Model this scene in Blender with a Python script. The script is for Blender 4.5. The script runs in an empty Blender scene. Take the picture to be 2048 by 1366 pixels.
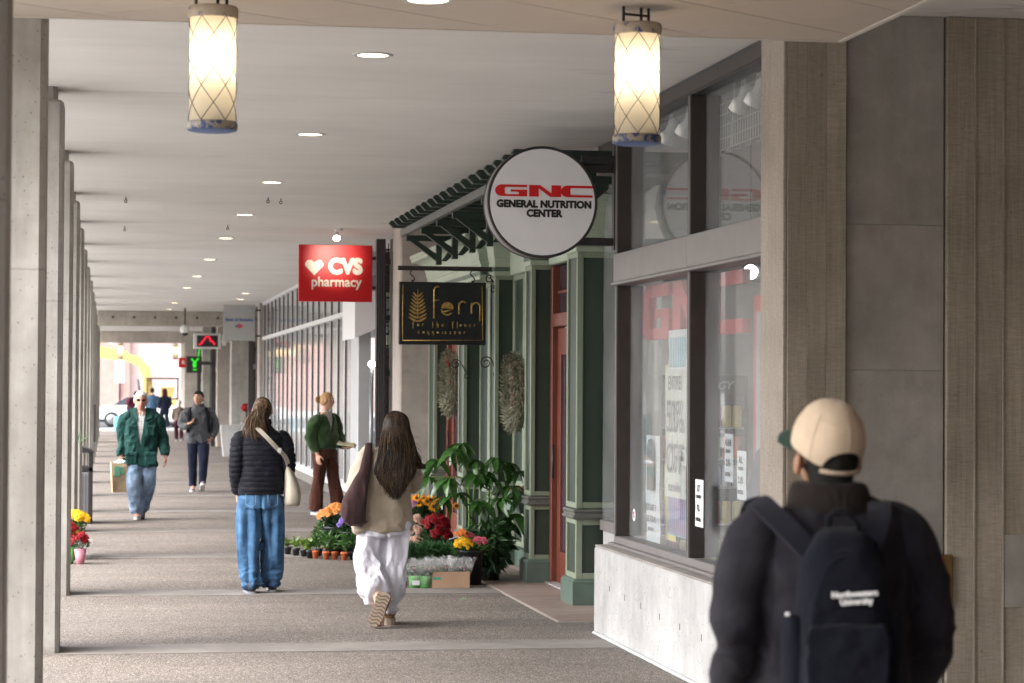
import bpy, bmesh, math, random
import numpy as np
from mathutils import Vector, Matrix
from mathutils.geometry import tessellate_polygon
R = math.radians
rnd = random.Random(7)
SC = bpy.context.scene
COL = SC.collection

# ------------------------------------------------------------------ camera
CAMZ = 1.76
YAW, PITCH, ROLL = 0.16520, 0.01890, 0.00580
def cam_axes():
    f = Vector((math.sin(YAW)*math.cos(PITCH), math.cos(YAW)*math.cos(PITCH), math.sin(PITCH)))
    r = Vector((math.cos(YAW), -math.sin(YAW), 0)); u = r.cross(f)
    c, s = math.cos(ROLL), math.sin(ROLL)
    return c*r+s*u, -s*r+c*u, f
_r, _u, _f = cam_axes()
cd = bpy.data.cameras.new('camera'); cam = bpy.data.objects.new('camera', cd); COL.objects.link(cam)
cam.matrix_world = Matrix(((_r.x, _u.x, -_f.x, 0), (_r.y, _u.y, -_f.y, 0), (_r.z, _u.z, -_f.z, CAMZ), (0, 0, 0, 1)))
cd.lens = 85; cd.sensor_width = 36; cd.clip_start = 0.1; cd.clip_end = 2000
cd.dof.use_dof = True; cd.dof.focus_distance = 18.0; cd.dof.aperture_fstop = 4.6
SC.camera = cam

# ------------------------------------------------------------------ world, sun, exposure (overcast day, exposed for the shade)
SUN_EL, SUN_AZ = R(46), R(-106)        # azimuth from +Y towards +X
w = bpy.data.worlds.new('World'); SC.world = w; w.use_nodes = True
nt = w.node_tree; nt.nodes.clear()
sky = nt.nodes.new('ShaderNodeTexSky'); sky.sky_type = 'NISHITA'; sky.sun_disc = False
sky.sun_elevation = SUN_EL; sky.sun_rotation = SUN_AZ; sky.air_density = 1.0; sky.dust_density = 4.0; sky.ozone_density = 1.0
hs = nt.nodes.new('ShaderNodeHueSaturation'); hs.inputs['Saturation'].default_value = 0.55
bgn = nt.nodes.new('ShaderNodeBackground'); bgn.inputs['Strength'].default_value = 0.15
wo = nt.nodes.new('ShaderNodeOutputWorld')
nt.links.new(sky.outputs[0], hs.inputs['Color']); nt.links.new(hs.outputs[0], bgn.inputs['Color']); nt.links.new(bgn.outputs[0], wo.inputs['Surface'])
sd = bpy.data.lights.new('sun', 'SUN'); sd.energy = 1.0; sd.angle = R(75); sd.color = (1.0, 0.985, 0.965)
sun = bpy.data.objects.new('sun', sd); COL.objects.link(sun)
sdir = Vector((math.sin(SUN_AZ)*math.cos(SUN_EL), math.cos(SUN_AZ)*math.cos(SUN_EL), math.sin(SUN_EL)))
sun.rotation_euler = sdir.to_track_quat('Z', 'Y').to_euler()
SC.view_settings.view_transform = 'Standard'; SC.view_settings.look = 'None'
SC.view_settings.gamma = 1; SC.view_settings.use_curve_mapping = False
SC.view_settings.exposure = 2.47
SC.render.engine = 'CYCLES'
cy = SC.cycles
cy.use_denoising = True; cy.denoiser = 'OPENIMAGEDENOISE'; cy.max_bounces = 9; cy.diffuse_bounces = 6; cy.glossy_bounces = 5
cy.transparent_max_bounces = 14; cy.transmission_bounces = 5; cy.sample_clamp_indirect = 8; cy.sample_clamp_direct = 0
cy.caustics_reflective = False; cy.caustics_refractive = False; cy.use_adaptive_sampling = True; cy.adaptive_threshold = 0.01

# ------------------------------------------------------------------ noise (numpy)
_rs = np.random.RandomState(3)
_T = _rs.rand(4096)
def _h(i, j, k): return _T[((i*73856093) ^ (j*19349663) ^ (k*83492791)) & 4095]
def vnoise(p):
    i = np.floor(p).astype(np.int64); f = p-i; f = f*f*(3-2*f)
    x, y, z = i[:, 0], i[:, 1], i[:, 2]; fx, fy, fz = f[:, 0], f[:, 1], f[:, 2]
    def L(a, b, t): return a+(b-a)*t
    return L(L(L(_h(x, y, z), _h(x+1, y, z), fx), L(_h(x, y+1, z), _h(x+1, y+1, z), fx), fy),
             L(L(_h(x, y, z+1), _h(x+1, y, z+1), fx), L(_h(x, y+1, z+1), _h(x+1, y+1, z+1), fx), fy), fz)*2-1
def fbm(p, o=3):
    s = 0; a = 1
    for k in range(o): s = s+a*vnoise(p*(2**k)+17.3*k); a *= .5
    return s

# ------------------------------------------------------------------ materials
def lin(c):
    return tuple(((v/255)/12.92 if v/255 <= .04045 else (((v/255)+.055)/1.055)**2.4) for v in c)
class NB:
    def __init__(s, name):
        s.m = bpy.data.materials.new(name); s.m.use_nodes = True; s.t = s.m.node_tree; s.t.nodes.clear()
        s.out = s.t.nodes.new('ShaderNodeOutputMaterial'); s.b = s.t.nodes.new('ShaderNodeBsdfPrincipled')
        s.t.links.new(s.b.outputs[0], s.out.inputs['Surface']); s._tc = None
    def n(s, typ, **kw):
        nd = s.t.nodes.new('ShaderNode'+typ)
        for k, v in kw.items():
            if k.startswith('i_'): 
                key = k[2:].replace('_', ' ')
                nd.inputs[int(key) if key.isdigit() else key].default_value = v
            else: setattr(nd, k, v)
        return nd
    def l(s, a, b): s.t.links.new(a, b)
    def co(s, scale=(1, 1, 1), obj=True, rot=(0, 0, 0), raw=False):
        if s._tc is None: s._tc = s.n('TexCoord')
        if raw: return s._tc.outputs['Object']
        if getattr(s, '_off', None) is None:
            oi = s.n('ObjectInfo'); ml = s.n('Math', operation='MULTIPLY', i_1=37.0); s.l(oi.outputs['Random'], ml.inputs[0])
            ad = s.n('VectorMath', operation='ADD'); s.l(s._tc.outputs['Object'], ad.inputs[0]); s.l(ml.outputs[0], ad.inputs[1]); s._off = ad.outputs[0]
        mp = s.n('Mapping'); mp.inputs['Scale'].default_value = scale; mp.inputs['Rotation'].default_value = rot
        s.l(s._off, mp.inputs[0]); return mp.outputs[0]
    def noise(s, scale, detail=4, rough=.55, sc=(1, 1, 1), dist=0, rot=(0, 0, 0)):
        nd = s.n('TexNoise', i_Scale=scale, i_Detail=detail, i_Roughness=rough, i_Distortion=dist); s.l(s.co(sc, rot=rot), nd.inputs['Vector']); return nd.outputs[0]
    def ramp(s, fac, stops, interp='LINEAR'):
        r = s.n('ValToRGB'); r.color_ramp.interpolation = interp; e = r.color_ramp.elements
        while len(e) > 1: e.remove(e[-1])
        for i, (p, c) in enumerate(stops):
            c = (c, c, c) if isinstance(c, (int, float)) else c
            if i == 0: el = e[0]; el.position = p
            else: el = e.new(p)
            el.color = (c[0], c[1], c[2], 1)
        s.l(fac, r.inputs[0]); return r.outputs[0]
    def mix(s, fac, a, b, mode='MIX'):
        m = s.n('Mix', data_type='RGBA', blend_type=mode)
        for sk, v in ((m.inputs[0], fac), (m.inputs[6], a), (m.inputs[7], b)):
            if hasattr(v, 'is_linked') or isinstance(v, bpy.types.NodeSocket): s.l(v, sk)
            elif isinstance(v, (int, float)): sk.default_value = v
            else: sk.default_value = (v[0], v[1], v[2], 1)
        return m.outputs[2]
    def bump(s, h, strength=.3, dist=.01, prev=None):
        b = s.n('Bump', i_Strength=strength, i_Distance=dist); s.l(h, b.inputs['Height'])
        if prev is not None: s.l(prev, b.inputs['Normal'])
        return b.outputs[0]
    def set(s, **kw):
        for k, v in kw.items():
            k = {'base': 'Base Color', 'rough': 'Roughness', 'metal': 'Metallic', 'normal': 'Normal', 'spec': 'Specular IOR Level', 'alpha': 'Alpha', 'sheen': 'Sheen Weight',
                 'coat': 'Coat Weight', 'emit': 'Emission Color', 'es': 'Emission Strength', 'trans': 'Transmission Weight', 'sss': 'Subsurface Weight'}[k]
            if isinstance(v, bpy.types.NodeSocket): s.l(v, s.b.inputs[k])
            elif isinstance(v, tuple): s.b.inputs[k].default_value = (*v[:3], 1)
            else: s.b.inputs[k].default_value = v
        return s
M = {}
def mcol(c, k): return tuple(max(0, min(1, v*k)) for v in c)
def simple(name, c, rough=.6, var=.12, scale=6, bump=.15, bscale=60, bdist=.003, metal=0, spec=.5, **kw):
    b = NB(name)
    base = b.ramp(b.noise(scale, 5), [(.3, mcol(c, 1-var)), (.7, mcol(c, 1+var))])
    b.set(base=base, rough=rough, metal=metal, spec=spec, **kw)
    if bump: b.set(normal=b.bump(b.noise(bscale, 3), bump, bdist))
    M[name] = b.m; return b.m
def fabric(name, c, var=.12, fuzz=.2, scale=500, rough=.9, fold=0.0, c2=None):
    b = NB(name)
    base = b.ramp(b.noise(9, 5), [(.3, mcol(c, 1-var)), (.7, mcol(c2 or c, 1+var))])
    fine = b.noise(scale, 2)
    base = b.mix(.5, base, b.ramp(fine, [(.3, .55), (.7, 1.0)]), 'MULTIPLY')
    b.set(base=base, rough=min(1, rough+.08), sheen=fuzz*.5, spec=.12, normal=b.bump(fine, .35, .0015, b.bump(b.noise(26, 4, dist=.6), .25+fold, .012)))
    M[name] = b.m; return b.m
def emis(name, c, s):
    b = NB(name); b.set(base=(0, 0, 0), emit=c, es=s, rough=.5); M[name] = b.m; return b.m
def concrete(name, c, c2=None, pits=1.0, streak=.25, rough=.85, pscale=26):
    b = NB(name)
    big = b.noise(1.6, 6, .6); mid = b.noise(9, 5, .6, dist=.4); st = b.noise(3.0, 5, .6, sc=(3.2, 3.2, .35))
    base = b.ramp(big, [(.3, mcol(c, .84)), (.7, mcol(c2 or c, 1.1))])
    base = b.mix(streak, base, b.ramp(st, [(.3, .45), (.65, 1.0)]), 'MULTIPLY')
    base = b.mix(.35, base, b.ramp(mid, [(.3, .7), (.7, 1.15)]), 'MULTIPLY')
    v = b.n('TexVoronoi', i_Scale=pscale, i_Randomness=1.0); b.l(b.co((1, 1, .75)), v.inputs['Vector'])
    pm = b.noise(7, 3)
    sub = b.n('Math', operation='MULTIPLY_ADD', i_1=.30, i_2=-.005); b.l(pm, sub.inputs[0])
    lt = b.n('Math', operation='SUBTRACT'); b.l(sub.outputs[0], lt.inputs[0]); b.l(v.outputs['Distance'], lt.inputs[1])
    pit = b.ramp(lt.outputs[0], [(.0, 0.0), (.035, 1.0)])
    base = b.mix(b.ramp(pit, [(0, 0.0), (1, .75*pits)]), base, mcol(c, .22))
    if name == 'column_concrete':       # casting joint and splash grime near the floor
        sx_ = b.n('SeparateXYZ'); b.l(b.co(raw=True), sx_.inputs[0]); jn_ = b.n('Math', operation='MULTIPLY_ADD', i_1=.012, i_2=2.30); b.l(b.noise(30, 2), jn_.inputs[0])
        df_ = b.n('Math', operation='SUBTRACT'); b.l(sx_.outputs[2], df_.inputs[0]); b.l(jn_.outputs[0], df_.inputs[1]); ab = b.n('Math', operation='ABSOLUTE'); b.l(df_.outputs[0], ab.inputs[0])
        base = b.mix(b.ramp(ab.outputs[0], [(.002, .5), (.006, 0.0)]), base, mcol(c, .4))
        gz = b.n('Math', operation='MULTIPLY_ADD', i_1=.5, i_2=-.2); b.l(b.noise(4, 4), gz.inputs[0]); g2 = b.n('Math', operation='SUBTRACT'); b.l(gz.outputs[0], g2.inputs[0]); b.l(sx_.outputs[2], g2.inputs[1])
        base = b.mix(b.ramp(g2.outputs[0], [(-.25, 0.0), (.1, .6)]), base, (.16, .13, .10))
    nrm = b.bump(b.noise(90, 4), .25, .003)
    inv = b.ramp(pit, [(0, 1.0), (1, 0.0)]); nrm = b.bump(inv, .6*pits, .006, nrm)
    b.set(base=base, rough=rough, normal=nrm, spec=.3); M[name] = b.m; return b.m
def board_concrete(name, c, c2):
    b = NB(name)
    grain = b.noise(3.2, 6, .65, sc=(6, 6, 42), dist=.3)       # saw marks across the boards
    vert = b.noise(3, 6, .6, sc=(22, 22, .6), dist=1.4)           # grain along the boards
    big = b.noise(1.2, 5)
    base = b.ramp(big, [(.3, mcol(c, .85)), (.7, mcol(c2, 1.08))])
    base = b.mix(.42, base, b.ramp(grain, [(.3, .5), (.62, 1.12)]), 'MULTIPLY')
    base = b.mix(.4, base, b.ramp(vert, [(.32, .5), (.62, 1.1)]), 'MULTIPLY')
    kn = b.n('TexVoronoi', i_Scale=9.0); b.l(b.co((1, 1, .8)), kn.inputs['Vector'])
    base = b.mix(b.ramp(kn.outputs['Distance'], [(.03, .5), (.08, 0.0)]), base, mcol(c, .4))
    b.set(base=base, rough=.9, spec=.25, normal=b.bump(vert, .5, .006, b.bump(grain, .6, .004, b.bump(b.noise(120, 3), .2, .002))))
    M[name] = b.m; return b.m

concrete('column_concrete', (.375, .352, .32), (.44, .42, .39), .75, .45, pscale=38)
concrete('white_concrete', (.43, .425, .42), (.49, .485, .48), .9, .2, pscale=30)
concrete('plaster_pink', (.40, .35, .31), (.43, .38, .345), .0, .06, pscale=40)
concrete('grey_panel', (.275, .255, .24), (.34, .32, .302), .15, .22)
concrete('sill_concrete', (.30, .275, .26), (.36, .33, .31), .5, .1)
concrete('strip_concrete', (.195, .177, .163), (.23, .212, .197), .15, .05)
concrete('beam_concrete', (.40, .36, .32), (.46, .42, .37), .8, .2)
board_concrete('board_concrete', (.32, .275, .22), (.39, .345, .285))
board_concrete('board_concrete_light', (.34, .295, .25), (.41, .36, .31))
concrete('pavement', (.38, .37, .35), (.44, .43, .41), .3, .0)

b = NB('ceiling_plaster')
st = b.noise(2.2, 7, .65, sc=(.25, 2.2, 1), dist=.3); sp = b.noise(240, 3)
base = b.ramp(b.noise(.7, 5), [(.3, (.66, .645, .62)), (.7, (.745, .73, .705))])
base = b.mix(.10, base, b.ramp(st, [(.32, .62), (.6, 1.0)]), 'MULTIPLY')
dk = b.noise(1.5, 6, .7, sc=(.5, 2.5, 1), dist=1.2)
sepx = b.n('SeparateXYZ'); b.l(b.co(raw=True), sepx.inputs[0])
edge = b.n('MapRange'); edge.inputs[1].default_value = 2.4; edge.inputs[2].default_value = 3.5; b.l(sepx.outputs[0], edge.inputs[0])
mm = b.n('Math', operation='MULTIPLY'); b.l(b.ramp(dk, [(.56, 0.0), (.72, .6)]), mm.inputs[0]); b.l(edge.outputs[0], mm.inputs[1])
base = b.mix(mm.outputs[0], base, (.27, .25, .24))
b.set(base=base, rough=.95, spec=.15, normal=b.bump(sp, .5, .004)); M['ceiling_plaster'] = b.m

b = NB('aggregate')
v = b.n('TexVoronoi', i_Scale=135.0); b.l(b.co(), v.inputs['Vector'])
sepc = b.n('SeparateColor'); b.l(v.outputs['Color'], sepc.inputs[0])
peb = b.ramp(sepc.outputs[0], [(.0, (.075, .061, .053)), (.3, (.182, .156, .137)), (.6, (.27, .233, .206)), (.85, (.36, .318, .285)), (1, (.62, .57, .53))])
gap = b.ramp(v.outputs['Distance'], [(.35, 1.0), (.62, .45)])
base = b.mix(1, peb, gap, 'MULTIPLY')
base = b.mix(.55, base, b.ramp(b.noise(1.1, 6, .6, sc=(.5, 1.6, 1), dist=.6), [(.3, .62), (.7, 1.15)]), 'MULTIPLY')
base = b.mix(.5, base, b.ramp(b.noise(.35, 4, .6), [(.3, .7), (.7, 1.2)]), 'MULTIPLY')
base = b.mix(b.ramp(b.noise(2.7, 7, .7, dist=1.0), [(.60, 0.0), (.72, .55)]), base, (.13, .105, .09))
gum = b.n('TexVoronoi', i_Scale=1.7); b.l(b.co(), gum.inputs['Vector']); base = b.mix(b.ramp(gum.outputs['Distance'], [(.030, .65), (.045, 0.0)]), base, (.10, .085, .075))
b.set(base=base, rough=.72, spec=.35, normal=b.bump(v.outputs['Distance'], .55, -.004)); M['aggregate'] = b.m

b = NB('slate')
st = b.noise(2.4, 6, .65, sc=(1, 5, 1), dist=.5)
base = b.ramp(st, [(.25, (.20, .155, .135)), (.5, (.27, .22, .195)), (.75, (.31, .275, .25))])
oi = b.n('ObjectInfo'); base = b.mix(.5, base, b.ramp(oi.outputs['Random'], [(0, (.8, .72, .68)), (1, (1.15, 1.1, 1.05))]), 'MULTIPLY')
b.set(base=base, rough=.6, normal=b.bump(st, .4, .006)); M['slate'] = b.m

simple('soffit_panel', (.52, .45, .385), .8, .03, .8, .15, 300, .001)
simple('soffit_trim', (.66, .62, .56), .5, .03)
simple('soffit_gap', (.09, .075, .06), .9, .1)
simple('light_grout', (.33, .30, .27), .7, .05)
simple('frame_bronze', (.048, .039, .034), .45, .12, 8, .05, metal=.3)
simple('frame_bronze_light', (.20, .185, .18), .5, .07, 6, .08, metal=.15)
simple('frame_dark', (.025, .023, .024), .45, .1, 8, .05)
simple('frame_silver', (.50, .51, .53), .42, .05, 5, .05, metal=.2)
simple('frame_white', (.68, .68, .69), .5, .04, 5, .05)
simple('black_metal', (.012, .012, .013), .42, .2, 10, .1)
simple('shutter_brown', (.045, .038, .042), .5, .15, 20, .1)
simple('rust_black', (.022, .018, .017), .7, .4, 20, .4)
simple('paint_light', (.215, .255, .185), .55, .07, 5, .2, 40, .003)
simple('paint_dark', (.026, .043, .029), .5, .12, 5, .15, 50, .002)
simple('paint_mid', (.085, .125, .10), .55, .15, 4, .2)
simple('paint_band', (.115, .12, .105), .6, .12, 6, .2)
simple('pergola_green', (.018, .031, .023), .5, .15, 6, .2)
simple('cornice_paint', (.37, .43, .34), .55, .06, 4, .15)
simple('door_red', (.155, .040, .025), .45, .16, 5, .15, 30)
simple('door_glass', (.05, .045, .06), .08, .1, 3, 0)
simple('interior_wall', (.40, .395, .39), .8, .06, 1)
simple('interior_ceiling', (.24, .24, .235), .9, .06, 1)
simple('interior_floor', (.22, .20, .19), .5, .1, 2)
simple('white_plastic', (.75, .75, .74), .4, .03, 4, .05)
simple('grey_plastic', (.45, .45, .46), .4, .05, 4, .05)
simple('sign_white', (.80, .80, .82), .35, .025, 7, .04, 30)
simple('sign_red', lin((200, 6, 20)), .4, .03, 6, .05)
simple('gnc_red', lin((205, 12, 18)), .4, .04, 9, .05)
simple('ink_black', (.012, .012, .012), .45, .1)
simple('ink_blue', (.03, .09, .33), .5, .05)
simple('ink_red', (.62, .05, .06), .5, .05)
simple('sign_cream', (.80, .76, .66), .45, .03)
simple('board_black', (.012, .014, .016), .35, .35, 12, .25, 60, .002)
b = NB('gold_leaf'); b.set(base=b.ramp(b.noise(40, 4), [(.3, (.30, .17, .04)), (.7, (.62, .42, .14))]), rough=.42, metal=.55, normal=b.bump(b.noise(90, 3), .4, .002)); M['gold_leaf'] = b.m
simple('sign_grey', (.36, .36, .35), .4, .04)
simple('paper_white', (.74, .76, .80), .8, .03, 3, .1, 20, .004)
simple('poster_cream', (.66, .66, .60), .7, .04)
simple('poster_yellow', (.72, .60, .10), .7, .05)
simple('poster_grey_ink', (.16, .16, .17), .7, .1)
simple('poster_blue', (.10, .20, .42), .6, .08)
simple('poster_navy', (.03, .045, .10), .5, .1)
simple('poster_teal', (.20, .50, .62), .6, .05)
simple('poster_purple', (.33, .14, .38), .6, .05)
simple('cardboard', (.43, .28, .185), .85, .06, 6, .15, 40)
simple('kraft_paper', (.47, .36, .235), .85, .08, 5, .3, 14, .01)
simple('print_green', (.10, .33, .22), .8, .1)
simple('terracotta', (.50, .13, .045), .75, .12, 14, .15)
simple('black_pot', (.018, .018, .024), .45, .2, 10, .1)
simple('pink_pot', (.66, .26, .34), .45, .08, 8, .1)
simple('green_sleeve', (.12, .46, .10), .35, .1, 18, .3, 60, .006)
simple('wood_planter', (.17, .25, .20), .7, .25, 8, .3)
simple('moss', (.24, .17, .09), 1, .35, 40, .6, 90, .01)
simple('soil', (.05, .035, .025), 1, .3, 50, .5)
simple('stem_green', (.14, .26, .06), .5, .2, 20)
simple('stem_brown', (.17, .12, .075), .8, .3, 20, .4)
simple('brick_far', (.44, .27, .235), .9, .1, 2)
simple('brick_pale', (.55, .42, .385), .9, .1, 2)
simple('car_white', (.75, .76, .78), .2, .02, 2, 0, coat=.6)
simple('car_silver', (.52, .53, .55), .25, .02, 2, 0, coat=.6)
simple('tyre', (.02, .02, .02), .8, .2)
simple('car_glass', (.03, .04, .05), .05, .1, 2, 0)
simple('chrome', (.6, .6, .62), .2, .05, metal=.9)
simple('excavator_yellow', (.70, .48, .14), .4, .08, 3)
simple('asphalt', (.055, .055, .057), .9, .25, 14, .4, 200)
simple('outdoor_paving', (.36, .35, .33), .9, .1, 1.5, .2)
simple('roof_slab', (.35, .33, .31), .9, .1)
simple('bin_panel', (.30, .31, .325), .45, .06, 10, .1, metal=.3)
simple('steel_post', (.30, .32, .34), .35, .08, metal=.5)
simple('cord', (.62, .55, .42), .8, .1)
simple('wire_white', (.60, .60, .58), .4, .05, bump=0)
simple('brass_plaque', (.17, .10, .04), .38, .25, 6, .15, metal=.55)
simple('plaque_red', (.45, .03, .02), .5, .1)
simple('sealant', (.50, .51, .52), .8, .12, 12, .4)

def leafmat(name, c, c2, rough=.3, tr=.25, spec=.5):
    b = NB(name); oi = b.n('ObjectInfo'); geo = b.n('NewGeometry')
    f = b.noise(30, 3); base = b.ramp(f, [(.3, c), (.7, c2)])
    base = b.mix(.5, base, b.ramp(geo.outputs['Random Per Island'], [(0, .55), (1, 1.3)]), 'MULTIPLY')
    base = b.mix(.5, base, b.ramp(oi.outputs['Random'], [(0, .7), (1, 1.25)]), 'MULTIPLY')
    b.set(base=base, rough=rough, spec=spec, normal=b.bump(b.noise(70, 2), .2, .002))
    t = b.n('BsdfTranslucent'); b.l(base, t.inputs['Color']); mx = b.n('MixShader'); mx.inputs[0].default_value = tr
    b.l(b.b.outputs[0], mx.inputs[1]); b.l(t.outputs[0], mx.inputs[2]); b.l(mx.outputs[0], b.out.inputs['Surface']); M[name] = b.m
leafmat('leaf_glossy', (.028, .095, .018), (.06, .17, .03), .24, .15, .6)
leafmat('leaf_bright', (.12, .22, .04), (.24, .34, .08), .4)
leafmat('leaf_mid', (.04, .12, .025), (.08, .19, .04), .4)
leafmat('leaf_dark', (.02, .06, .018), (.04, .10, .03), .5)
leafmat('leaf_fine', (.03, .11, .035), (.06, .17, .05), .6)
leafmat('wreath_needles', (.16, .16, .105), (.34, .34, .25), .8, .15, .2)
leafmat('kalanchoe_leaf', (.09, .16, .10), (.16, .24, .15), .5)
def petal(name, c, c2): leafmat(name, c, c2, .55, .3, .3)
petal('petal_orange', (.80, .30, .06), (.88, .42, .14)); petal('petal_purple', (.20, .12, .48), (.33, .22, .62)); petal('petal_yellow', (.85, .50, .02), (.92, .62, .03))
petal('petal_gold', (.85, .33, .01), (.92, .46, .02)); petal('petal_peach', (.80, .50, .38), (.88, .68, .56)); petal('petal_red', (.24, .006, .012), (.36, .012, .02))
petal('petal_pink', (.62, .09, .14), (.74, .20, .28)); petal('petal_rust', (.75, .18, .03), (.82, .28, .05)); petal('petal_lilac', (.50, .25, .50), (.58, .33, .58))
simple('flower_eye', (.06, .03, .01), .9, .2)

def glassmat(name, tint=(.93, .95, .95), veil=.0):
    b = NB(name); b.t.nodes.remove(b.b)
    fr = b.n('Fresnel', i_IOR=1.52); gm_ = b.n('NewGeometry'); io = b.n('MapRange'); io.inputs[3].default_value = 1.52; io.inputs[4].default_value = 1/1.52; b.l(gm_.outputs['Backfacing'], io.inputs[0]); b.l(io.outputs[0], fr.inputs[0]); tr = b.n('BsdfTransparent'); tr.inputs[0].default_value = (*tint, 1); gl = b.n('BsdfGlossy'); gl.inputs['Roughness'].default_value = .015
    mth = b.n('Math', operation='MULTIPLY_ADD', i_1=.7, i_2=.01, use_clamp=True); b.l(fr.outputs[0], mth.inputs[0])
    mx = b.n('MixShader'); b.l(mth.outputs[0], mx.inputs[0]); b.l(tr.outputs[0], mx.inputs[1]); b.l(gl.outputs[0], mx.inputs[2])
    last = mx.outputs[0]
    if veil:  # milky diffuse layer standing in for the veil of reflections on the panes
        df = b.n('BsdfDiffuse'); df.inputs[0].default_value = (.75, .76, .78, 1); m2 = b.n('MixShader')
        b.l(b.ramp(b.noise(2.5, 5, .6, sc=(1, 1, .6)), [(.3, veil*.5), (.7, veil)]), m2.inputs[0]); b.l(last, m2.inputs[1]); b.l(df.outputs[0], m2.inputs[2]); last = m2.outputs[0]
    b.l(last, b.out.inputs['Surface']); M[name] = b.m
glassmat('glass', veil=.12); glassmat('glass_clear', (.96, .97, .97), .02); glassmat('glass_grey', (.72, .75, .76), .06)
b = NB('plastic_wrap'); b.t.nodes.remove(b.b)
tr = b.n('BsdfTransparent'); gl = b.n('BsdfGlossy'); gl.inputs['Roughness'].default_value = .12; df = b.n('BsdfTranslucent'); df.inputs[0].default_value = (.8, .82, .84, 1)
nb_ = b.bump(b.noise(22, 5, .6, dist=1.5), 1.0, .03); b.l(nb_, gl.inputs['Normal'])
m1 = b.n('MixShader'); b.l(b.ramp(b.noise(18, 4, .6, sc=(2, 2, .5)), [(.38, .05), (.62, .34)]), m1.inputs[0]); b.l(tr.outputs[0], m1.inputs[1]); b.l(gl.outputs[0], m1.inputs[2])
m2 = b.n('MixShader'); m2.inputs[0].default_value = .05; b.l(m1.outputs[0], m2.inputs[1]); b.l(df.outputs[0], m2.inputs[2]); b.l(m2.outputs[0], b.out.inputs['Surface']); M['plastic_wrap'] = b.m
b = NB('lantern_shade'); b.t.nodes.remove(b.b)
tl = b.n('BsdfTranslucent'); tl.inputs[0].default_value = (.92, .80, .58, 1); df = b.n('BsdfDiffuse'); df.inputs[0].default_value = (.78, .72, .6, 1)
rib = b.n('TexWave', wave_type='BANDS', bands_direction='X', i_Scale=60.0, i_Distortion=1.5); b.l(b.co((1, 1, .15)), rib.inputs['Vector'])
b.l(b.ramp(rib.outputs[0], [(0, (.84, .77, .62)), (1, (.96, .91, .80))]), tl.inputs[0])
m1 = b.n('MixShader'); m1.inputs[0].default_value = .3; b.l(tl.outputs[0], m1.inputs[1]); b.l(df.outputs[0], m1.inputs[2]); b.l(m1.outputs[0], b.out.inputs['Surface']); M['lantern_shade'] = b.m
emis('lamp_warm', (1, .78, .5), 1.6); emis('lamp_white', (1, .97, .92), 4.0); emis('bulb', (1, .84, .62), 5.5)
emis('led_red', (1, .01, .04), .28); emis('led_green', (.03, .8, .03), .2); emis('lamp_fill', (1, .97, .9), .9); emis('screen_blue', (.25, .7, 1), .8)
b = NB('chipped_blue'); n1 = b.noise(28, 5, .7, dist=.5)
b.set(base=b.ramp(n1, [(.44, (.025, .055, .17)), (.50, (.30, .26, .20))]), rough=.6, normal=b.bump(n1, .5, .004)); M['chipped_blue'] = b.m
b = NB('chipped_cream'); n1 = b.noise(24, 5, .7, dist=.5)
b.set(base=b.ramp(n1, [(.36, (.03, .06, .22)), (.42, (.42, .35, .27)), (.7, (.50, .43, .33))]), rough=.7, normal=b.bump(n1, .5, .004)); M['chipped_cream'] = b.m
simple('lantern_base_blue', (.07, .13, .30), .5, .1)

b = NB('reflect_grey_glass'); b.set(base=b.ramp(b.noise(1.4, 4, .6, sc=(1, 1, .5)), [(.3, (.30, .315, .33)), (.7, (.43, .445, .46))]), rough=.09, spec=.6, coat=.5); b.b.inputs['Coat Roughness'].default_value = .03; M['reflect_grey_glass'] = b.m  # pale grey of the panes' reflections put into the base colour
# ------------------------------------------------------------------ mesh helpers
def tag(o, label=None, cat=None, group=None, kind=None):
    if label: o['label'] = label
    if cat: o['category'] = cat
    if group: o['group'] = group
    if kind: o['kind'] = kind
    return o
def empty(name, loc, label=None, cat=None, group=None, rz=0, kind=None):
    o = bpy.data.objects.new(name, None); COL.objects.link(o); o.location = loc; o.rotation_euler = (0, 0, rz); o.empty_display_size = .1
    return tag(o, label, cat, group, kind)
def mesh_obj(name, verts, faces, m=None, parent=None, loc=(0, 0, 0), smooth=False, mats=None, fm=None):
    me = bpy.data.meshes.new(name); me.from_pydata([tuple(v) for v in verts], [], faces)
    for mm_ in (mats or [m]): me.materials.append(M[mm_] if isinstance(mm_, str) else mm_)
    if fm: me.polygons.foreach_set('material_index', fm)
    if smooth: me.polygons.foreach_set('use_smooth', [True]*len(me.polygons))
    me.update()
    o = bpy.data.objects.new(name, me); COL.objects.link(o); o.location = loc
    if parent is not None: o.parent = parent
    return o
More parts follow.
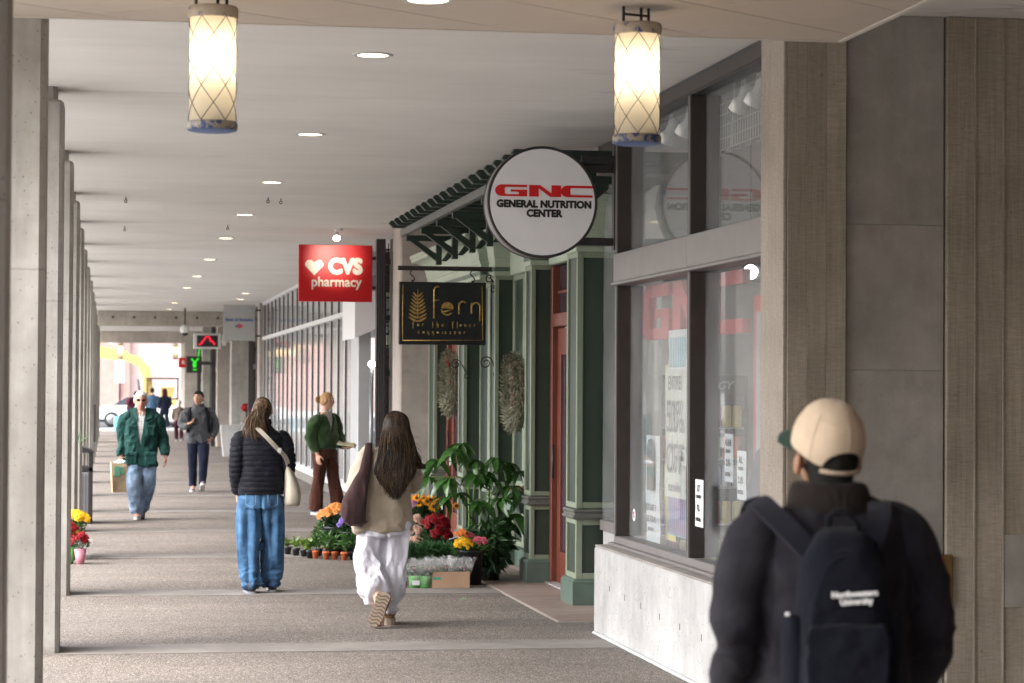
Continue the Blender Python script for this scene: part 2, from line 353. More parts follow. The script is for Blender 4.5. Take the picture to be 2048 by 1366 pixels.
class MB:
    """collects shapes, then links them as one mesh object"""
    def __init__(s): s.v = []; s.f = []; s.sm = []; s.mi = []
    def add(s, vs, fs, sm=False, mi=0):
        o = len(s.v); s.v += [tuple(v) for v in vs]; s.f += [tuple(i+o for i in f) for f in fs]; s.sm += [sm]*len(fs); s.mi += [mi]*len(fs); return s
    def box(s, x0, x1, y0, y1, z0, z1, ch=0, mi=0, M4=None):
        if x0 > x1: x0, x1 = x1, x0
        if y0 > y1: y0, y1 = y1, y0
        if z0 > z1: z0, z1 = z1, z0
        if ch:
            c = min(ch, (x1-x0)*.45, (y1-y0)*.45, (z1-z0)*.45); vs = []; 
            P = [(x0, x1), (y0, y1), (z0, z1)]
            idx = {}
            for i in range(2):
                for j in range(2):
                    for k in range(2):
                        p = (P[0][i], P[1][j], P[2][k]); s_ = (c if i == 0 else -c, c if j == 0 else -c, c if k == 0 else -c)
                        for ax in range(3):
                            q = [p[a]+(0 if a == ax else s_[a]) for a in range(3)]; idx[(i, j, k, ax)] = len(vs); vs.append(q)
            fs = []
            for ax in range(3):
                a, b_ = [(1, 2), (2, 0), (0, 1)][ax]
                for d in (0, 1):
                    q = []
                    for (u, v_) in ((0, 0), (1, 0), (1, 1), (0, 1)):
                        t = [0, 0, 0]; t[ax] = d; t[a] = u; t[b_] = v_; q.append(idx[(*t, ax)])
                    fs.append(q if d else q[::-1])
            for ax in range(3):
                a, b_ = [(1, 2), (2, 0), (0, 1)][ax]
                for u in (0, 1):
                    for v_ in (0, 1):
                        t0 = [0, 0, 0]; t0[a] = u; t0[b_] = v_; t1 = list(t0); t1[ax] = 1
                        q = [idx[(*t0, a)], idx[(*t1, a)], idx[(*t1, b_)], idx[(*t0, b_)]]
                        fs.append(q if (u == v_) else q[::-1])
            for i in range(2):
                for j in range(2):
                    for k in range(2):
                        q = [idx[(i, j, k, 0)], idx[(i, j, k, 1)], idx[(i, j, k, 2)]]; fs.append(q if (i+j+k) % 2 else q[::-1])
        else:
            vs = [(x0, y0, z0), (x1, y0, z0), (x1, y1, z0), (x0, y1, z0), (x0, y0, z1), (x1, y0, z1), (x1, y1, z1), (x0, y1, z1)]
            fs = [(0, 3, 2, 1), (4, 5, 6, 7), (0, 1, 5, 4), (1, 2, 6, 5), (2, 3, 7, 6), (3, 0, 4, 7)]
        if M4 is not None: vs = [M4 @ Vector(v) for v in vs]
        return s.add(vs, fs, False, mi)
    def tube(s, pts, r, seg=8, cap=True, sm=True, mi=0, flat=None):
        pts = [Vector(p) for p in pts]; n = len(pts); rr = r if isinstance(r, (list, tuple)) else [r]*n
        vs = []; fs = []; prev = None
        for i, p in enumerate(pts):
            t = (pts[min(i+1, n-1)]-pts[max(i-1, 0)]); t = t.normalized() if t.length > 1e-9 else Vector((0, 0, 1))
            if prev is None:
                a = Vector((1, 0, 0)) if abs(t.x) < .8 else Vector((0, 1, 0)); prev = (a-t*a.dot(t)).normalized()
            else:
                q = prev-t*prev.dot(t); prev = q.normalized() if q.length > 1e-6 else prev
            bb = t.cross(prev); fl = 1 if flat is None else flat
            for k in range(seg):
                an = 2*math.pi*k/seg; vs.append(p+prev*(math.cos(an)*rr[i])+bb*(math.sin(an)*rr[i]*fl))
        for i in range(n-1):
            for k in range(seg):
                k2 = (k+1) % seg; fs.append((i*seg+k, i*seg+k2, (i+1)*seg+k2, (i+1)*seg+k))
        if cap: fs.append(tuple(range(seg))[::-1]); fs.append(tuple(range((n-1)*seg, n*seg)))
        return s.add(vs, fs, sm, mi)
    def lathe(s, prof, seg=24, c=(0, 0, 0), sm=True, mi=0, wob=0, ax='z'):
        vs = []; fs = []; n = len(prof)
        for (r_, z) in prof:
            for k in range(seg):
                a = 2*math.pi*k/seg; rr = r_*(1+wob*math.sin(a*7+z*30))
                p = (rr*math.cos(a), rr*math.sin(a), z)
                if ax == 'y': p = (p[0], p[2], p[1])
                if ax == 'x': p = (p[2], p[0], p[1])
                vs.append((c[0]+p[0], c[1]+p[1], c[2]+p[2]))
        for i in range(n-1):
            for k in range(seg):
                k2 = (k+1) % seg; q = (i*seg+k, i*seg+k2, (i+1)*seg+k2, (i+1)*seg+k); fs.append(q if ax != 'y' else q[::-1])
        return s.add(vs, fs, sm, mi)
    def disc(s, r_, z, seg=24, c=(0, 0, 0), up=True, ax='z', mi=0):
        vs = []
        for k in range(seg):
            a = 2*math.pi*k/seg; p = (r_*math.cos(a), r_*math.sin(a), z)
            if ax == 'y': p = (p[0], p[2], p[1])
            if ax == 'x': p = (p[2], p[0], p[1])
            vs.append((c[0]+p[0], c[1]+p[1], c[2]+p[2]))
        f = tuple(range(seg)); return s.add(vs, [f if up else f[::-1]], False, mi)
    def prism(s, poly, a, b_, ax='y', mi=0):
        """polygon (2d) extruded along an axis; for 'y' poly is (x,z), 'x' -> (y,z), 'z' -> (x,y)"""
        def P(p, t): return {'y': (p[0], t, p[1]), 'x': (t, p[0], p[1]), 'z': (p[0], p[1], t)}[ax]
        n = len(poly); vs = [P(p, a) for p in poly]+[P(p, b_) for p in poly]
        tri = tessellate_polygon([[Vector((p[0], p[1], 0)) for p in poly]])
        fs = [tuple(t) for t in tri]+[tuple(i+n for i in t)[::-1] for t in tri]+[(i, (i+1) % n, n+(i+1) % n, n+i) for i in range(n)]
        return s.add(vs, fs, False, mi)
    def ball(s, c, r_, seg=12, rings=8, sc=(1, 1, 1), mi=0):
        vs = []; fs = []
        for i in range(rings+1):
            th = math.pi*i/rings
            for k in range(seg):
                a = 2*math.pi*k/seg; vs.append((c[0]+r_*sc[0]*math.sin(th)*math.cos(a), c[1]+r_*sc[1]*math.sin(th)*math.sin(a), c[2]+r_*sc[2]*math.cos(th)))
        for i in range(rings):
            for k in range(seg):
                k2 = (k+1) % seg; fs.append((i*seg+k, (i+1)*seg+k, (i+1)*seg+k2, i*seg+k2))
        return s.add(vs, fs, True, mi)
    def build(s, name, m, parent=None, loc=(0, 0, 0), mats=None):
        me = bpy.data.meshes.new(name); me.from_pydata(s.v, [], s.f)
        for mm_ in (mats or [m]): me.materials.append(M[mm_] if isinstance(mm_, str) else mm_)
        me.polygons.foreach_set('use_smooth', s.sm); me.polygons.foreach_set('material_index', s.mi)
        bm = bmesh.new(); bm.from_mesh(me); bmesh.ops.recalc_face_normals(bm, faces=bm.faces); bm.to_mesh(me); bm.free(); me.update()
        o = bpy.data.objects.new(name, me); COL.objects.link(o); o.location = loc
        if parent is not None: o.parent = parent
        return o
def inst(name, me, parent=None, loc=(0, 0, 0), rot=None, scale=None, mw=None):
    o = bpy.data.objects.new(name, me); COL.objects.link(o)
    if parent is not None: o.parent = parent
    if mw is not None: o.matrix_local = mw
    else:
        o.location = loc
        if rot: o.rotation_euler = rot
        if scale: o.scale = (scale,)*3 if isinstance(scale, (int, float)) else scale
    return o
def copy_tree(o, parent=None, loc=None, rz=None):
    kids = [c for c in COL.objects if c.parent == o] if False else list(o.children)
    c = o.copy(); COL.objects.link(c); c.parent = parent
    if loc is not None: c.location = loc
    if rz is not None: c.rotation_euler = (0, 0, rz)
    for k in kids: copy_tree(k, c)
    return c
def text(name, body, size, loc, m, parent=None, rot=(R(90), 0, 0), bold=0, ext=.002, sx=1, space=1.0, align='CENTER', shear=0, fat=0):
    cu = bpy.data.curves.new(name, 'FONT'); cu.body = body; cu.size = size; cu.extrude = ext; cu.offset = bold; cu.align_x = align; cu.align_y = 'CENTER'
    cu.space_character = space; cu.shear = shear; cu.resolution_u = 4
    t = bpy.data.objects.new('tmp', cu); COL.objects.link(t)
    dg = bpy.context.evaluated_depsgraph_get(); me = bpy.data.meshes.new_from_object(t.evaluated_get(dg)); bpy.data.objects.remove(t)
    me.transform(Matrix.Diagonal((sx, 1, 1, 1)))
    if fat:
        bm = bmesh.new()
        for q, (dx, dy) in enumerate(((0, 0), (1, 0), (-1, 0), (0, 1), (0, -1), (.7, .7), (-.7, -.7), (.7, -.7), (-.7, .7))):
            n0 = len(bm.verts); bm.from_mesh(me); bm.verts.ensure_lookup_table()
            for v in bm.verts[n0:]: v.co += Vector((dx*fat, dy*fat, .00006*q))
        bm.to_mesh(me); bm.free()
    me.materials.clear(); me.materials.append(M[m])
    o = bpy.data.objects.new(name, me); COL.objects.link(o); o.location = loc; o.rotation_euler = rot
    if parent is not None: o.parent = parent
    return o
# ================================================================== SETTING
HC = 3.72                                   # ceiling height
BAYS = [-1.3, 3.1, 7.5, 11.9, 16.32, 20.7, 25.12, 29.5, 34.1, 39.0, 44.2, 49.6, 54.8, 60.0, 64.9, 69.8, 74.7, 79.6, 84.5]
g = mesh_obj('ground', [(-600, -300, -.16), (600, -300, -.16), (600, 900, -.16), (-600, 900, -.16)], [(0, 1, 2, 3)], 'outdoor_paving'); tag(g, kind='structure')
o = MB().box(-42, -9.5, -50, -7, -.15, 7).box(-9.52, -9.40, -50, -7, 3.2, 3.6).build('sun_block_building', 'beam_concrete'); tag(o, 'unseen plain concrete block added at left behind the camera to cut the light', 'building')  # unseen block added to shade the near columns and floor
g = MB().box(-400, 400, 101, 140, -.15, -.12).build('street', 'asphalt'); tag(g, kind='structure')
walk = MB().box(-1.5, 8.0, -12, 94, -.15, 0).build('walkway', 'aggregate'); tag(walk, kind='structure')
for y in BAYS:
    MB().box(-1.5, 3.62 if y < 80 else 6, y-.27, y+.27, .0005, .004).build('concrete_strip', 'strip_concrete', walk)
# slate tiles in front of the green shopfront
tx = [3.34, 3.90, 4.46, 5.0]; ty = [17.84, 18.93, 20.02, 21.1, 22.2, 23.3, 24.4, 25.5, 26.6, 27.7, 28.8]
gr = MB().box(3.33, 5.0, 17.83, 28.8, .0005, .005).build('tile_grout', 'light_grout', walk)
for i in range(3):
    for j in range(len(ty)-1):
        MB().box(tx[i]+.006, tx[i+1]-.006, ty[j]+.006, ty[j+1]-.006, .001, .0095, ch=.002).build('floor_tile', 'slate', walk)
# ceiling: backing slab plus one plaster panel per bay with a thin open joint between
ceil = MB().box(-1.5, 12, -12, 98, HC+.012, HC+.7).build('ceiling', 'roof_slab'); tag(ceil, kind='structure')
yy = [9.0]+[y for y in BAYS if y > 9]+[98]
for a, b_ in zip(yy[:-1], yy[1:]):
    MB().box(-1.48, 12 if a < 14 else 4.6, a+.004, b_-.004, HC, HC+.011).build('ceiling_panel', 'ceiling_plaster', ceil)
# lowered panel soffit over the crossing passage (camera side)
SZ, SX, SY = 3.5, 3.615, 11.655
sof = MB().box(-1.3, SX-.03, -12, SY-.02, SZ+.03, SZ+.2).build('soffit', 'soffit_gap'); tag(sof, kind='structure')
MB().box(SX-.03, SX, -12, SY, SZ-.004, SZ+.215).build('edge_trim', 'soffit_trim', sof)
MB().box(-1.3, SX-.03, SY-.02, SY, SZ-.004, SZ+.215).build('edge_trim', 'soffit_trim', sof)
def clip(poly, n, d):
    out = []
    for i in range(len(poly)):
        a, b_ = poly[i], poly[(i+1) % len(poly)]; da = a[0]*n[0]+a[1]*n[1]-d; db = b_[0]*n[0]+b_[1]*n[1]-d
        if da <= 0: out.append(a)
        if (da < 0 < db) or (db < 0 < da):
            t = da/(da-db); out.append((a[0]+(b_[0]-a[0])*t, a[1]+(b_[1]-a[1])*t))
    return out
nA = (-math.sin(R(38.2)), math.cos(R(38.2))); nB = (math.sin(R(39.7)), math.cos(R(39.7)))
rect = [(-1.28, 8.6), (SX-.034, 8.6), (SX-.034, SY-.024), (-1.28, SY-.024)]
for i in range(-8, 12):
    for j in range(-8, 12):
        a0 = 7.92+.585*i; b0 = 9.377+.575*j; p = rect
        for n, lo, hi in ((nA, a0+.004, a0+.581), (nB, b0+.003, b0+.572)):
            p = clip(p, n, hi); p = clip(p, (-n[0], -n[1]), -lo) if p else p
            if len(p) < 3: break
        if len(p) < 3: continue
        ar = abs(sum(p[k][0]*p[(k+1) % len(p)][1]-p[(k+1) % len(p)][0]*p[k][1] for k in range(len(p))))/2
        if ar < .004: continue
        MB().prism(p, SZ+rnd.uniform(0, .0012), SZ+.022, 'z').build('soffit_panel', 'soffit_panel', sof)
MB().box(-1.28, SX-.034, -12, 8.6, SZ, SZ+.02).build('soffit_field', 'soffit_panel', sof)
# light coloured tees in one direction of the grid
mb = MB()
for j in range(-8, 12):
    b0 = 9.377+.575*j-.0015; p = clip(clip(rect, nB, b0+.003), (-nB[0], -nB[1]), -(b0-.003)) if True else []
    if len(p) >= 3: mb.prism(p, SZ+.004, SZ+.02, 'z')
mb.build('grid_tee', 'light_grout', sof)

# cross beams deep in the arcade
for (y0, y1, z0, z1, m_, nm) in [(64.6, 65.3, 3.33, HC-.001, 'beam_concrete', 'first'), (89.0, 89.8, 3.30, HC-.001, 'beam_concrete', 'last')]:
    o = MB().box(-.30, 5, y0, y1, z0, z1, ch=.02).build('cross_beam', m_); tag(o, kind='structure')
    if y0 < 70:
        for k in range(7): MB().lathe([(.035, 0), (.035, .02)], 10, (.1+.55*k, y0-.012, 3.55), ax='y').disc(.035, 0, 10, (.1+.55*k, y0-.012, 3.55), ax='y').build('tie_hole', 'frame_dark', o)
o = MB().box(-1.4, 9, 93.6, 94.2, 3.42, HC+.7).build('end_fascia', 'beam_concrete'); tag(o, kind='structure')

# ------------------------------------------------------------------ arcade columns
def column_mesh():
    mb = MB(); x0, x1, y0, y1, z0, z1, c = -1.02, -.305, -.235, .235, 0, 3.63, .028
    def ring(z, e=0, cc=c):
        return [(x0+cc+e, y0+e, z), (x1-cc-e, y0+e, z), (x1-e, y0+cc+e, z), (x1-e, y1-cc-e, z), (x1-cc-e, y1-e, z), (x0+cc+e, y1-e, z), (x0+e, y1-cc-e, z), (x0+e, y0+cc+e, z)]
    vs = []; zs = [z0, .6, 1.2, 1.8, 2.4, 3.0, z1-.02]
    for z in zs: vs += ring(z)
    vs += ring(z1, .02); vs += ring(z1, .045); vs += ring(HC-.001, .045)
    n = len(vs)//8; fs = [(i*8+k, i*8+(k+1) % 8, (i+1)*8+(k+1) % 8, (i+1)*8+k) for i in range(n-1) for k in range(8)]
    fs.append(tuple(range((n-1)*8, n*8))); mb.add(vs, fs); return mb
base_col = None
col_labels = ['blurred pale concrete column nearest the camera, cut by the left edge of the photo', 'brown-grey pitted concrete column, second from the camera, running up to the panelled soffit',
    'third concrete column from the camera, foot resting on the first visible pale floor strip', 'fourth concrete column from the camera, just in front of the flower pots on the left',
    'fifth concrete column from the camera, right behind the flower pots on the left', 'sixth concrete column from the camera, just before the near litter bin']
for i, y in enumerate(BAYS[2:]):
    if base_col is None: base_col = column_mesh().build('concrete_column', 'column_concrete', None, (0, y, 0)); o = base_col
    else: o = base_col.copy(); COL.objects.link(o); o.location = (0, y, 0)
    if y > 40: o.location.x += .012
    tag(o, col_labels[i] if i < len(col_labels) else 'slim grey concrete column far down the left side of the arcade', 'column', 'arcade columns along the left side' if i < len(col_labels) else 'far arcade columns on the left')

# ------------------------------------------------------------------ right side: board-formed wall facing the camera
WY = 12.1
wl = empty('concrete_wall', (0, 0, 0), 'board-formed concrete wall with smooth grey infill panel behind the man in the cap', 'wall')
for x0, x1 in ((3.462, 3.5657), (3.5663, 3.6687), (3.6693, 3.775)):
    MB().box(x0, x1, WY+rnd.uniform(0, .0025), 12.55, 0, HC-.001, ch=.0015).build('pier_board', 'board_concrete', wl)
MB().box(3.44, 3.4605, WY+.012, 12.55, .0, HC-.001, ch=.004).build('pier_side', 'board_concrete_light', wl)
zz = [0, .85, 1.86, 2.62, HC-.001]
for a, b_ in zip(zz[:-1], zz[1:]):
    MB().box(3.785, 4.315, WY+.03, 12.5, a+.0006, b_-.0006, ch=.0015).build('infill_panel', 'grey_panel', wl)
MB().box(3.776, 4.324, WY+.05, 12.5, 0, HC-.002).build('infill_joint', 'sill_concrete', wl)
for x0, x1 in ((4.325, 4.475), (4.478, 4.632), (4.635, 4.80), (4.803, 5.0), (5.003, 5.25)):
    MB().box(x0, x1, WY+rnd.uniform(0, .006), 12.5, 0, HC-.001, ch=.004).build('wall_board', 'board_concrete', wl)
for x in (4.4765, 4.6335): MB().box(x-.0045, x+.0045, WY-.004, WY+.02, 0, HC-.002).build('mortar_fin', 'board_concrete_light', wl)
MB().box(4.64, 4.79, WY-.002, WY+.02, .62, 1.0, ch=.002).build('patch', 'grey_panel', wl)
o = MB().box(5.25, 5.6, 9.6, 12.5, 0, HC-.001, ch=.01).build('return_wall', 'board_concrete'); tag(o, 'dark board-formed return wall closing the passage at far right', 'wall')
o = MB().box(8.6, 8.8, -12, 12.5, 0, HC+.7).build('light_block_wall', 'board_concrete'); tag(o, 'unseen board-formed concrete wall added beside the camera to block light', 'wall')  # unseen, added to keep sky light off the near right side
o = MB().box(1.5, 8.8, -12.2, -12.0, 0, HC+.7).build('light_block_wall', 'grey_panel'); tag(o, 'unseen smooth grey wall added behind the camera to block light', 'wall')  # unseen, added to close off the sky light from behind
pq = empty('wall_plaque', (4.27, WY, .77), 'small bronze wall plaque with red markings right of the backpack', 'plaque')
MB().box(-.1, .085, -.02, -.001, -.13, .13, ch=.006).build('plate', 'brass_plaque', pq)
MB().lathe([(.062, -.026), (.062, -.018)], 24, (-.01, 0, -.01), ax='y').disc(.062, -.026, 24, (-.01, 0, -.01), ax='y').build('red_disc', 'plaque_red', pq)
MB().box(-.045, .03, -.0235, -.0195, .085, .118, ch=.006).build('label_field', 'plaque_red', pq)
text('lettering', 'PE', .032, (-.006, -.025, .1), 'sign_cream', pq)

# ------------------------------------------------------------------ nutrition shop: low wall, frames, glass, interior
GX, GF = 3.685, 3.585      # glass plane, frame front
shop = empty('shopfront', (3.6, 14.8, 0), 'nutrition shop front with bronze framed windows above a low white concrete wall', 'shopfront')
def P(mb, name, m_, par=shop):
    o = mb.build(name, m_, None); o.parent = par; o.matrix_parent_inverse = Matrix.Translation(-Vector(par.location)); return o
mbw = MB().box(3.46, 3.70, 12.56, 17.1, .0, .617, ch=.012); P(mbw, 'low_wall', 'white_concrete')
P(MB().box(3.935, 3.99, 17.0, 19.10, 0, .617, ch=.01), 'end_wall', 'white_concrete')
P(MB().box(3.463, 3.86, 12.56, 17.098, .6175, .632, ch=.005), 'sill_top', 'sill_concrete')
P(MB().box(3.425, 3.459, 12.5, 17.0, .0, .02, ch=.008), 'sealant_strip', 'sealant')
for k, (yv, zv) in enumerate([(16.55, .36), (16.05, .34), (15.55, .33), (15.0, .31), (14.45, .30), (13.9, .29)]):
    P(MB().box(3.4585, 3.462, yv-.006, yv+.006, zv-.02, zv+.02), 'wall_slot', 'soffit_gap')
ZB0, ZB1 = 2.515, 2.72
Yn, Ym, Ye = 12.56, 14.78, 17.02
P(MB().box(GF, GX+.03, Yn, Ye, .634, .70, ch=.006), 'bottom_rail', 'frame_bronze_light')
P(MB().box(GF-.04, GF-.002, Yn, Ye, .633, .655, ch=.004), 'drip_rail', 'frame_bronze_light')
for a, b_ in ((Yn, Ym-.002), (Ym+.002, Ye)): P(MB().box(GF-.012, GX+.04, a, b_, ZB0, ZB1, ch=.005), 'transom_band', 'frame_bronze_light')
P(MB().box(GF-.03, GX+.03, Yn, Ye, ZB0-.022, ZB0-.001, ch=.004), 'band_trim', 'frame_bronze_light')
P(MB().box(GF, GX+.03, Yn, Ye, HC-.12, HC-.002, ch=.005), 'top_rail', 'frame_dark')
P(MB().box(GF-.012, GF-.001, Yn, Ye, HC-.11, HC-.035, ch=.003), 'top_trim', 'frame_bronze')
for y, w2 in ((Ym, .035), (Ye-.035, .035), (Yn+.02, .02)):
    for z0, z1 in ((.701, ZB0-.023), (ZB1+.001, HC-.121)):
        P(MB().box(GF, GX+.09, y-w2, y+w2, z0, z1, ch=.004), 'mullion', 'frame_bronze')
        P(MB().box(GF-.004, GF-.001, y-w2+.008, y-w2*.1, z0, z1), 'mullion_cap', 'frame_bronze_light')
for a, b_ in ((Yn+.04, Ym-.035), (Ym+.035, Ye-.07)):
    for z0, z1 in ((.70, ZB0-.001), (ZB1, HC-.12)):
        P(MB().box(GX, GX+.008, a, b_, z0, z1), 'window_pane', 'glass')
# glazed return at the far end of the shop
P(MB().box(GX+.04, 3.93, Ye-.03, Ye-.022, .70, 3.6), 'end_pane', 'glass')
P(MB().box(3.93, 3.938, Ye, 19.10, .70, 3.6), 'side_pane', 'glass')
P(MB().box(3.91, 3.96, Ye-.04, 19.10, 3.6, HC-.002), 'side_rail', 'frame_bronze')
P(MB().box(3.91, 3.96, Ye-.04, 19.10, .62, .70), 'side_rail', 'frame_bronze_light')
# interior
P(MB().box(3.87, 9.0, 12.6, 19.0, .0, .015), 'interior_floor', 'interior_floor')
P(MB().box(3.72, 9.0, 12.56, 17.0, 3.69, 3.71), 'interior_ceiling', 'interior_ceiling'); P(MB().box(3.97, 9.0, 17.0, 19.05, 3.69, 3.71), 'interior_ceiling', 'interior_ceiling')
P(MB().box(8.9, 9.0, 12.6, 19.05, .02, 3.6), 'back_wall', 'interior_wall')
P(MB().box(3.80, 9.0, 12.52, 12.58, .02, 3.6), 'side_wall', 'interior_wall')
P(MB().box(3.72, 3.90, 12.6, 16.98, .633, .645), 'display_ledge', 'interior_wall'); P(MB().box(4.30, 9.0, 19.0, 19.08, .02, 2.62), 'end_partition', 'interior_wall')
for y in (13.4, 15.6):
    o = MB().box(-.3, .3, -.6, .6, -.03, 0, ch=.01).build('shop_fill_lamp', 'lamp_fill', None, (6.4, y, 3.68)); tag(o, 'unseen flat fill lamp added inside the nutrition shop, %s' % ('nearer the pier' if y < 14 else 'farther from the pier'), 'lamp', 'fill lamps added in the shop')  # unseen lamps added to brighten the shop interior
o = empty('globe_lamp', (4.72, 17.5, 2.63), 'bright round lamp glowing inside the nutrition shop beside the pier', 'lamp')
MB().ball((0, 0, 0), .055, 20, 12).build('globe', 'lamp_white', o); MB().tube([(0, 0, .05), (0, 0, 1.0)], .006, 6).build('cord', 'frame_dark', o)
# big red letters on the inside wall
bl = empty('window_letters', (3.80, 15.5, 2.10), 'large faded red letters hanging inside the lower shop window', 'lettering')
simple('letter_pink', lin((200, 50, 58)), .5, .1)
Gp = [(.95, .78), (.95, 1.0), (.14, 1.0), (0, .86), (0, .14), (.14, 0), (.95, 0), (.95, .54), (.45, .54), (.45, .38), (.68, .38), (.68, .2), (.27, .2), (.27, .78)]
Np = [(0, 0), (.26, 0), (.26, .62), (.68, 0), (.95, 0), (.95, 1), (.69, 1), (.69, .38), (.27, 1), (0, 1)]
Cp = [(.95, .78), (.95, 1.0), (.14, 1.0), (0, .86), (0, .14), (.14, 0), (.95, 0), (.95, .22), (.27, .22), (.27, .78)]
for k, (pl, ya) in enumerate(((Gp, 16.95), (Np, 16.02), (Cp, 15.0))):
    MB().prism([(ya-15.5-p[0]*.86, p[1]*.385) for p in pl], -.025, .025, 'x').build('letter', 'letter_pink', bl)
# posters hanging just behind the glass (facing the passage)
def poster(name, y, z, w_, h_, m_, label, lines, x=GX+.05, cat='poster', tilt=0, wav=.008):
    """w_ along Y; seen from -X; lines = (text, size, dz, material)"""
    vs = []; fs = []; n = 9
    for i in range(n):
        for j in range(3): 
            zz = h_*(.5-i/(n-1)); vs.append((wav*math.sin(i*1.1+y*5)*(i/(n-1)), (j/2-.5)*w_, zz))
    for i in range(n-1):
        for j in range(2): a = i*3+j; fs.append((a, a+1, a+4, a+3))
    vs2 = [(v[0]+.002, v[1], v[2]) for v in vs]; L = len(vs)
    o = empty(name, (x, y, z), label, cat)
    mesh_obj('sheet', vs+vs2, fs+[tuple(k+L for k in f[::-1]) for f in fs], m_, o)
    for (tx_, sz, dz, mt, sx) in lines:
        text('print', tx_, sz, (-.006-wav, 0, dz), mt, o, (R(90), 0, R(-90)), bold=.002, ext=.0005, sx=sx)
    o.rotation_euler = (tilt, 0, 0); return o
poster('sale_poster', 15.73, 1.46, .60, .86, 'poster_cream', 'tall white 50% off sale poster hanging in the left window pane', [('ENTIRE', .13, .33, 'poster_grey_ink', .85), ('50%', .30, .10, 'poster_grey_ink', .95), ('OFF', .28, -.18, 'poster_grey_ink', .95), ('storewide', .09, -.36, 'poster_grey_ink', .9)])
poster('price_poster', 16.42, 1.05, .42, .76, 'paper_white', 'narrow white buy one get one poster at left of the shop window', [('BUY 1 GET 1', .06, -.12, 'poster_grey_ink', .95), ('FREE TODAY', .06, -.20, 'poster_grey_ink', .95), ('LIMITED STOCK', .03, -.27, 'poster_grey_ink', .9)])
poster('price_poster', 15.20, 1.02, .32, .76, 'paper_white', 'second narrow white buy one poster beside the middle mullion', [('BUY 2', .08, -.08, 'poster_grey_ink', .85), ('FREE', .08, -.19, 'poster_grey_ink', .85)])
for yy_, zz_ in ((16.42, 1.24), (15.20, 1.22)):
    o = MB().prism([(-.11, -.19), (.09, -.19), (.10, .10), (.05, .16), (-.05, .17), (-.09, .1)], -.003, -.001, 'x').build('printed_bottle', 'poster_grey_ink', None, (GX+.03, yy_, zz_))
    tag(o, 'dark bottle picture on the white poster at %s' % ('far left of the window' if yy_ > 16 else 'the middle mullion'), 'sticker')
poster('yellow_banner', 16.12, 1.32, .30, 1.2, 'poster_yellow', 'tall yellow energy banner behind the sale poster', [('ENERGY', .10, .38, 'poster_grey_ink', .6), ('YOU', .11, .23, 'poster_grey_ink', .8), ('CAN', .11, .1, 'poster_grey_ink', .8), ('FEEL', .11, -.05, 'poster_grey_ink', .8)], x=GX+.10)
o = poster('striped_poster', 15.72, .92, .62, .30, 'poster_teal', 'blue and purple striped poster below the sale poster', [], x=GX+.07)
for k in range(10): MB().box(-.012, -.010, -.28+.06*k, -.255+.06*k, -.14, .14).build('stripe', 'poster_purple', o)
o = poster('striped_poster', 15.72, 2.0, .55, .30, 'paper_white', 'pale striped poster hanging above the sale poster', [], x=GX+.06)
for k in range(9): MB().box(-.012, -.010, -.22+.05*k, -.2+.05*k, -.1, .1).build('stripe', 'poster_teal', o)
for (y, z, x_, t1, t2, lb) in [(14.45, 1.055, GF-.006, 'LIT', '$2.', 'white price card reading LIT taped low beside the middle mullion'), (14.22, 1.34, GX+.02, 'ALANI', '2.$6', 'white price card taped highest on the right pane'), (13.92, 1.245, GX+.02, 'ALL', '2..$5', 'white price card taped in the middle of the right pane')]:
    poster('price_card', y, z, .20, .29, 'paper_white', lb, [(t1, .055, .09, 'ink_black', .95), ('DRINKS', .025, .04, 'ink_black', 1.2), (t2, .055, -.03, 'ink_black', 1.0), ('SPECIAL', .03, -.10, 'ink_black', 1.1)], x=x_, wav=.001)
poster('frame_poster', 13.72, 1.66, .90, 1.32, 'gnc_red', 'large red framed poster with navy bag next to the pier', [], x=GX+.16, wav=.002)
o = MB().box(-.006, -.003, -.36, .36, -.56, .56).build('poster_field', 'sign_grey', None, (GX+.15, 13.70, 1.66)); tag(o, 'grey inner field of the red framed poster', 'poster')
o = MB().prism([(-.5, -.2), (.42, -.2), (.36, -.1), (.12, .18), (-.2, .28), (-.5, .2)], -.012, -.007, 'x').build('bag_print', 'poster_navy', None, (GX+.13, 13.85, 1.2)); tag(o, 'navy bag picture on the red framed poster', 'poster')
o = MB().lathe([(.045, 0), (.045, .002)], 20, (GX-.004, 16.78, .86), ax='x').disc(.045, 0, 20, (GX-.004, 16.78, .86), ax='x').build('round_sticker', 'paper_white'); tag(o, 'small round white no smoking sticker low on the left pane', 'sticker')
text('sign_print', '%', .06, (GX-.006, 16.78, .86), 'gnc_red', o, (R(90), 0, R(-90))).matrix_parent_inverse = Matrix()
o = MB().box(0, .004, -.09, .09, -.11, .11).build('yellow_note', 'poster_yellow', None, (GX+.3, 14.6, 1.9)); tag(o, 'small yellow notice on the shop wall', 'notice')
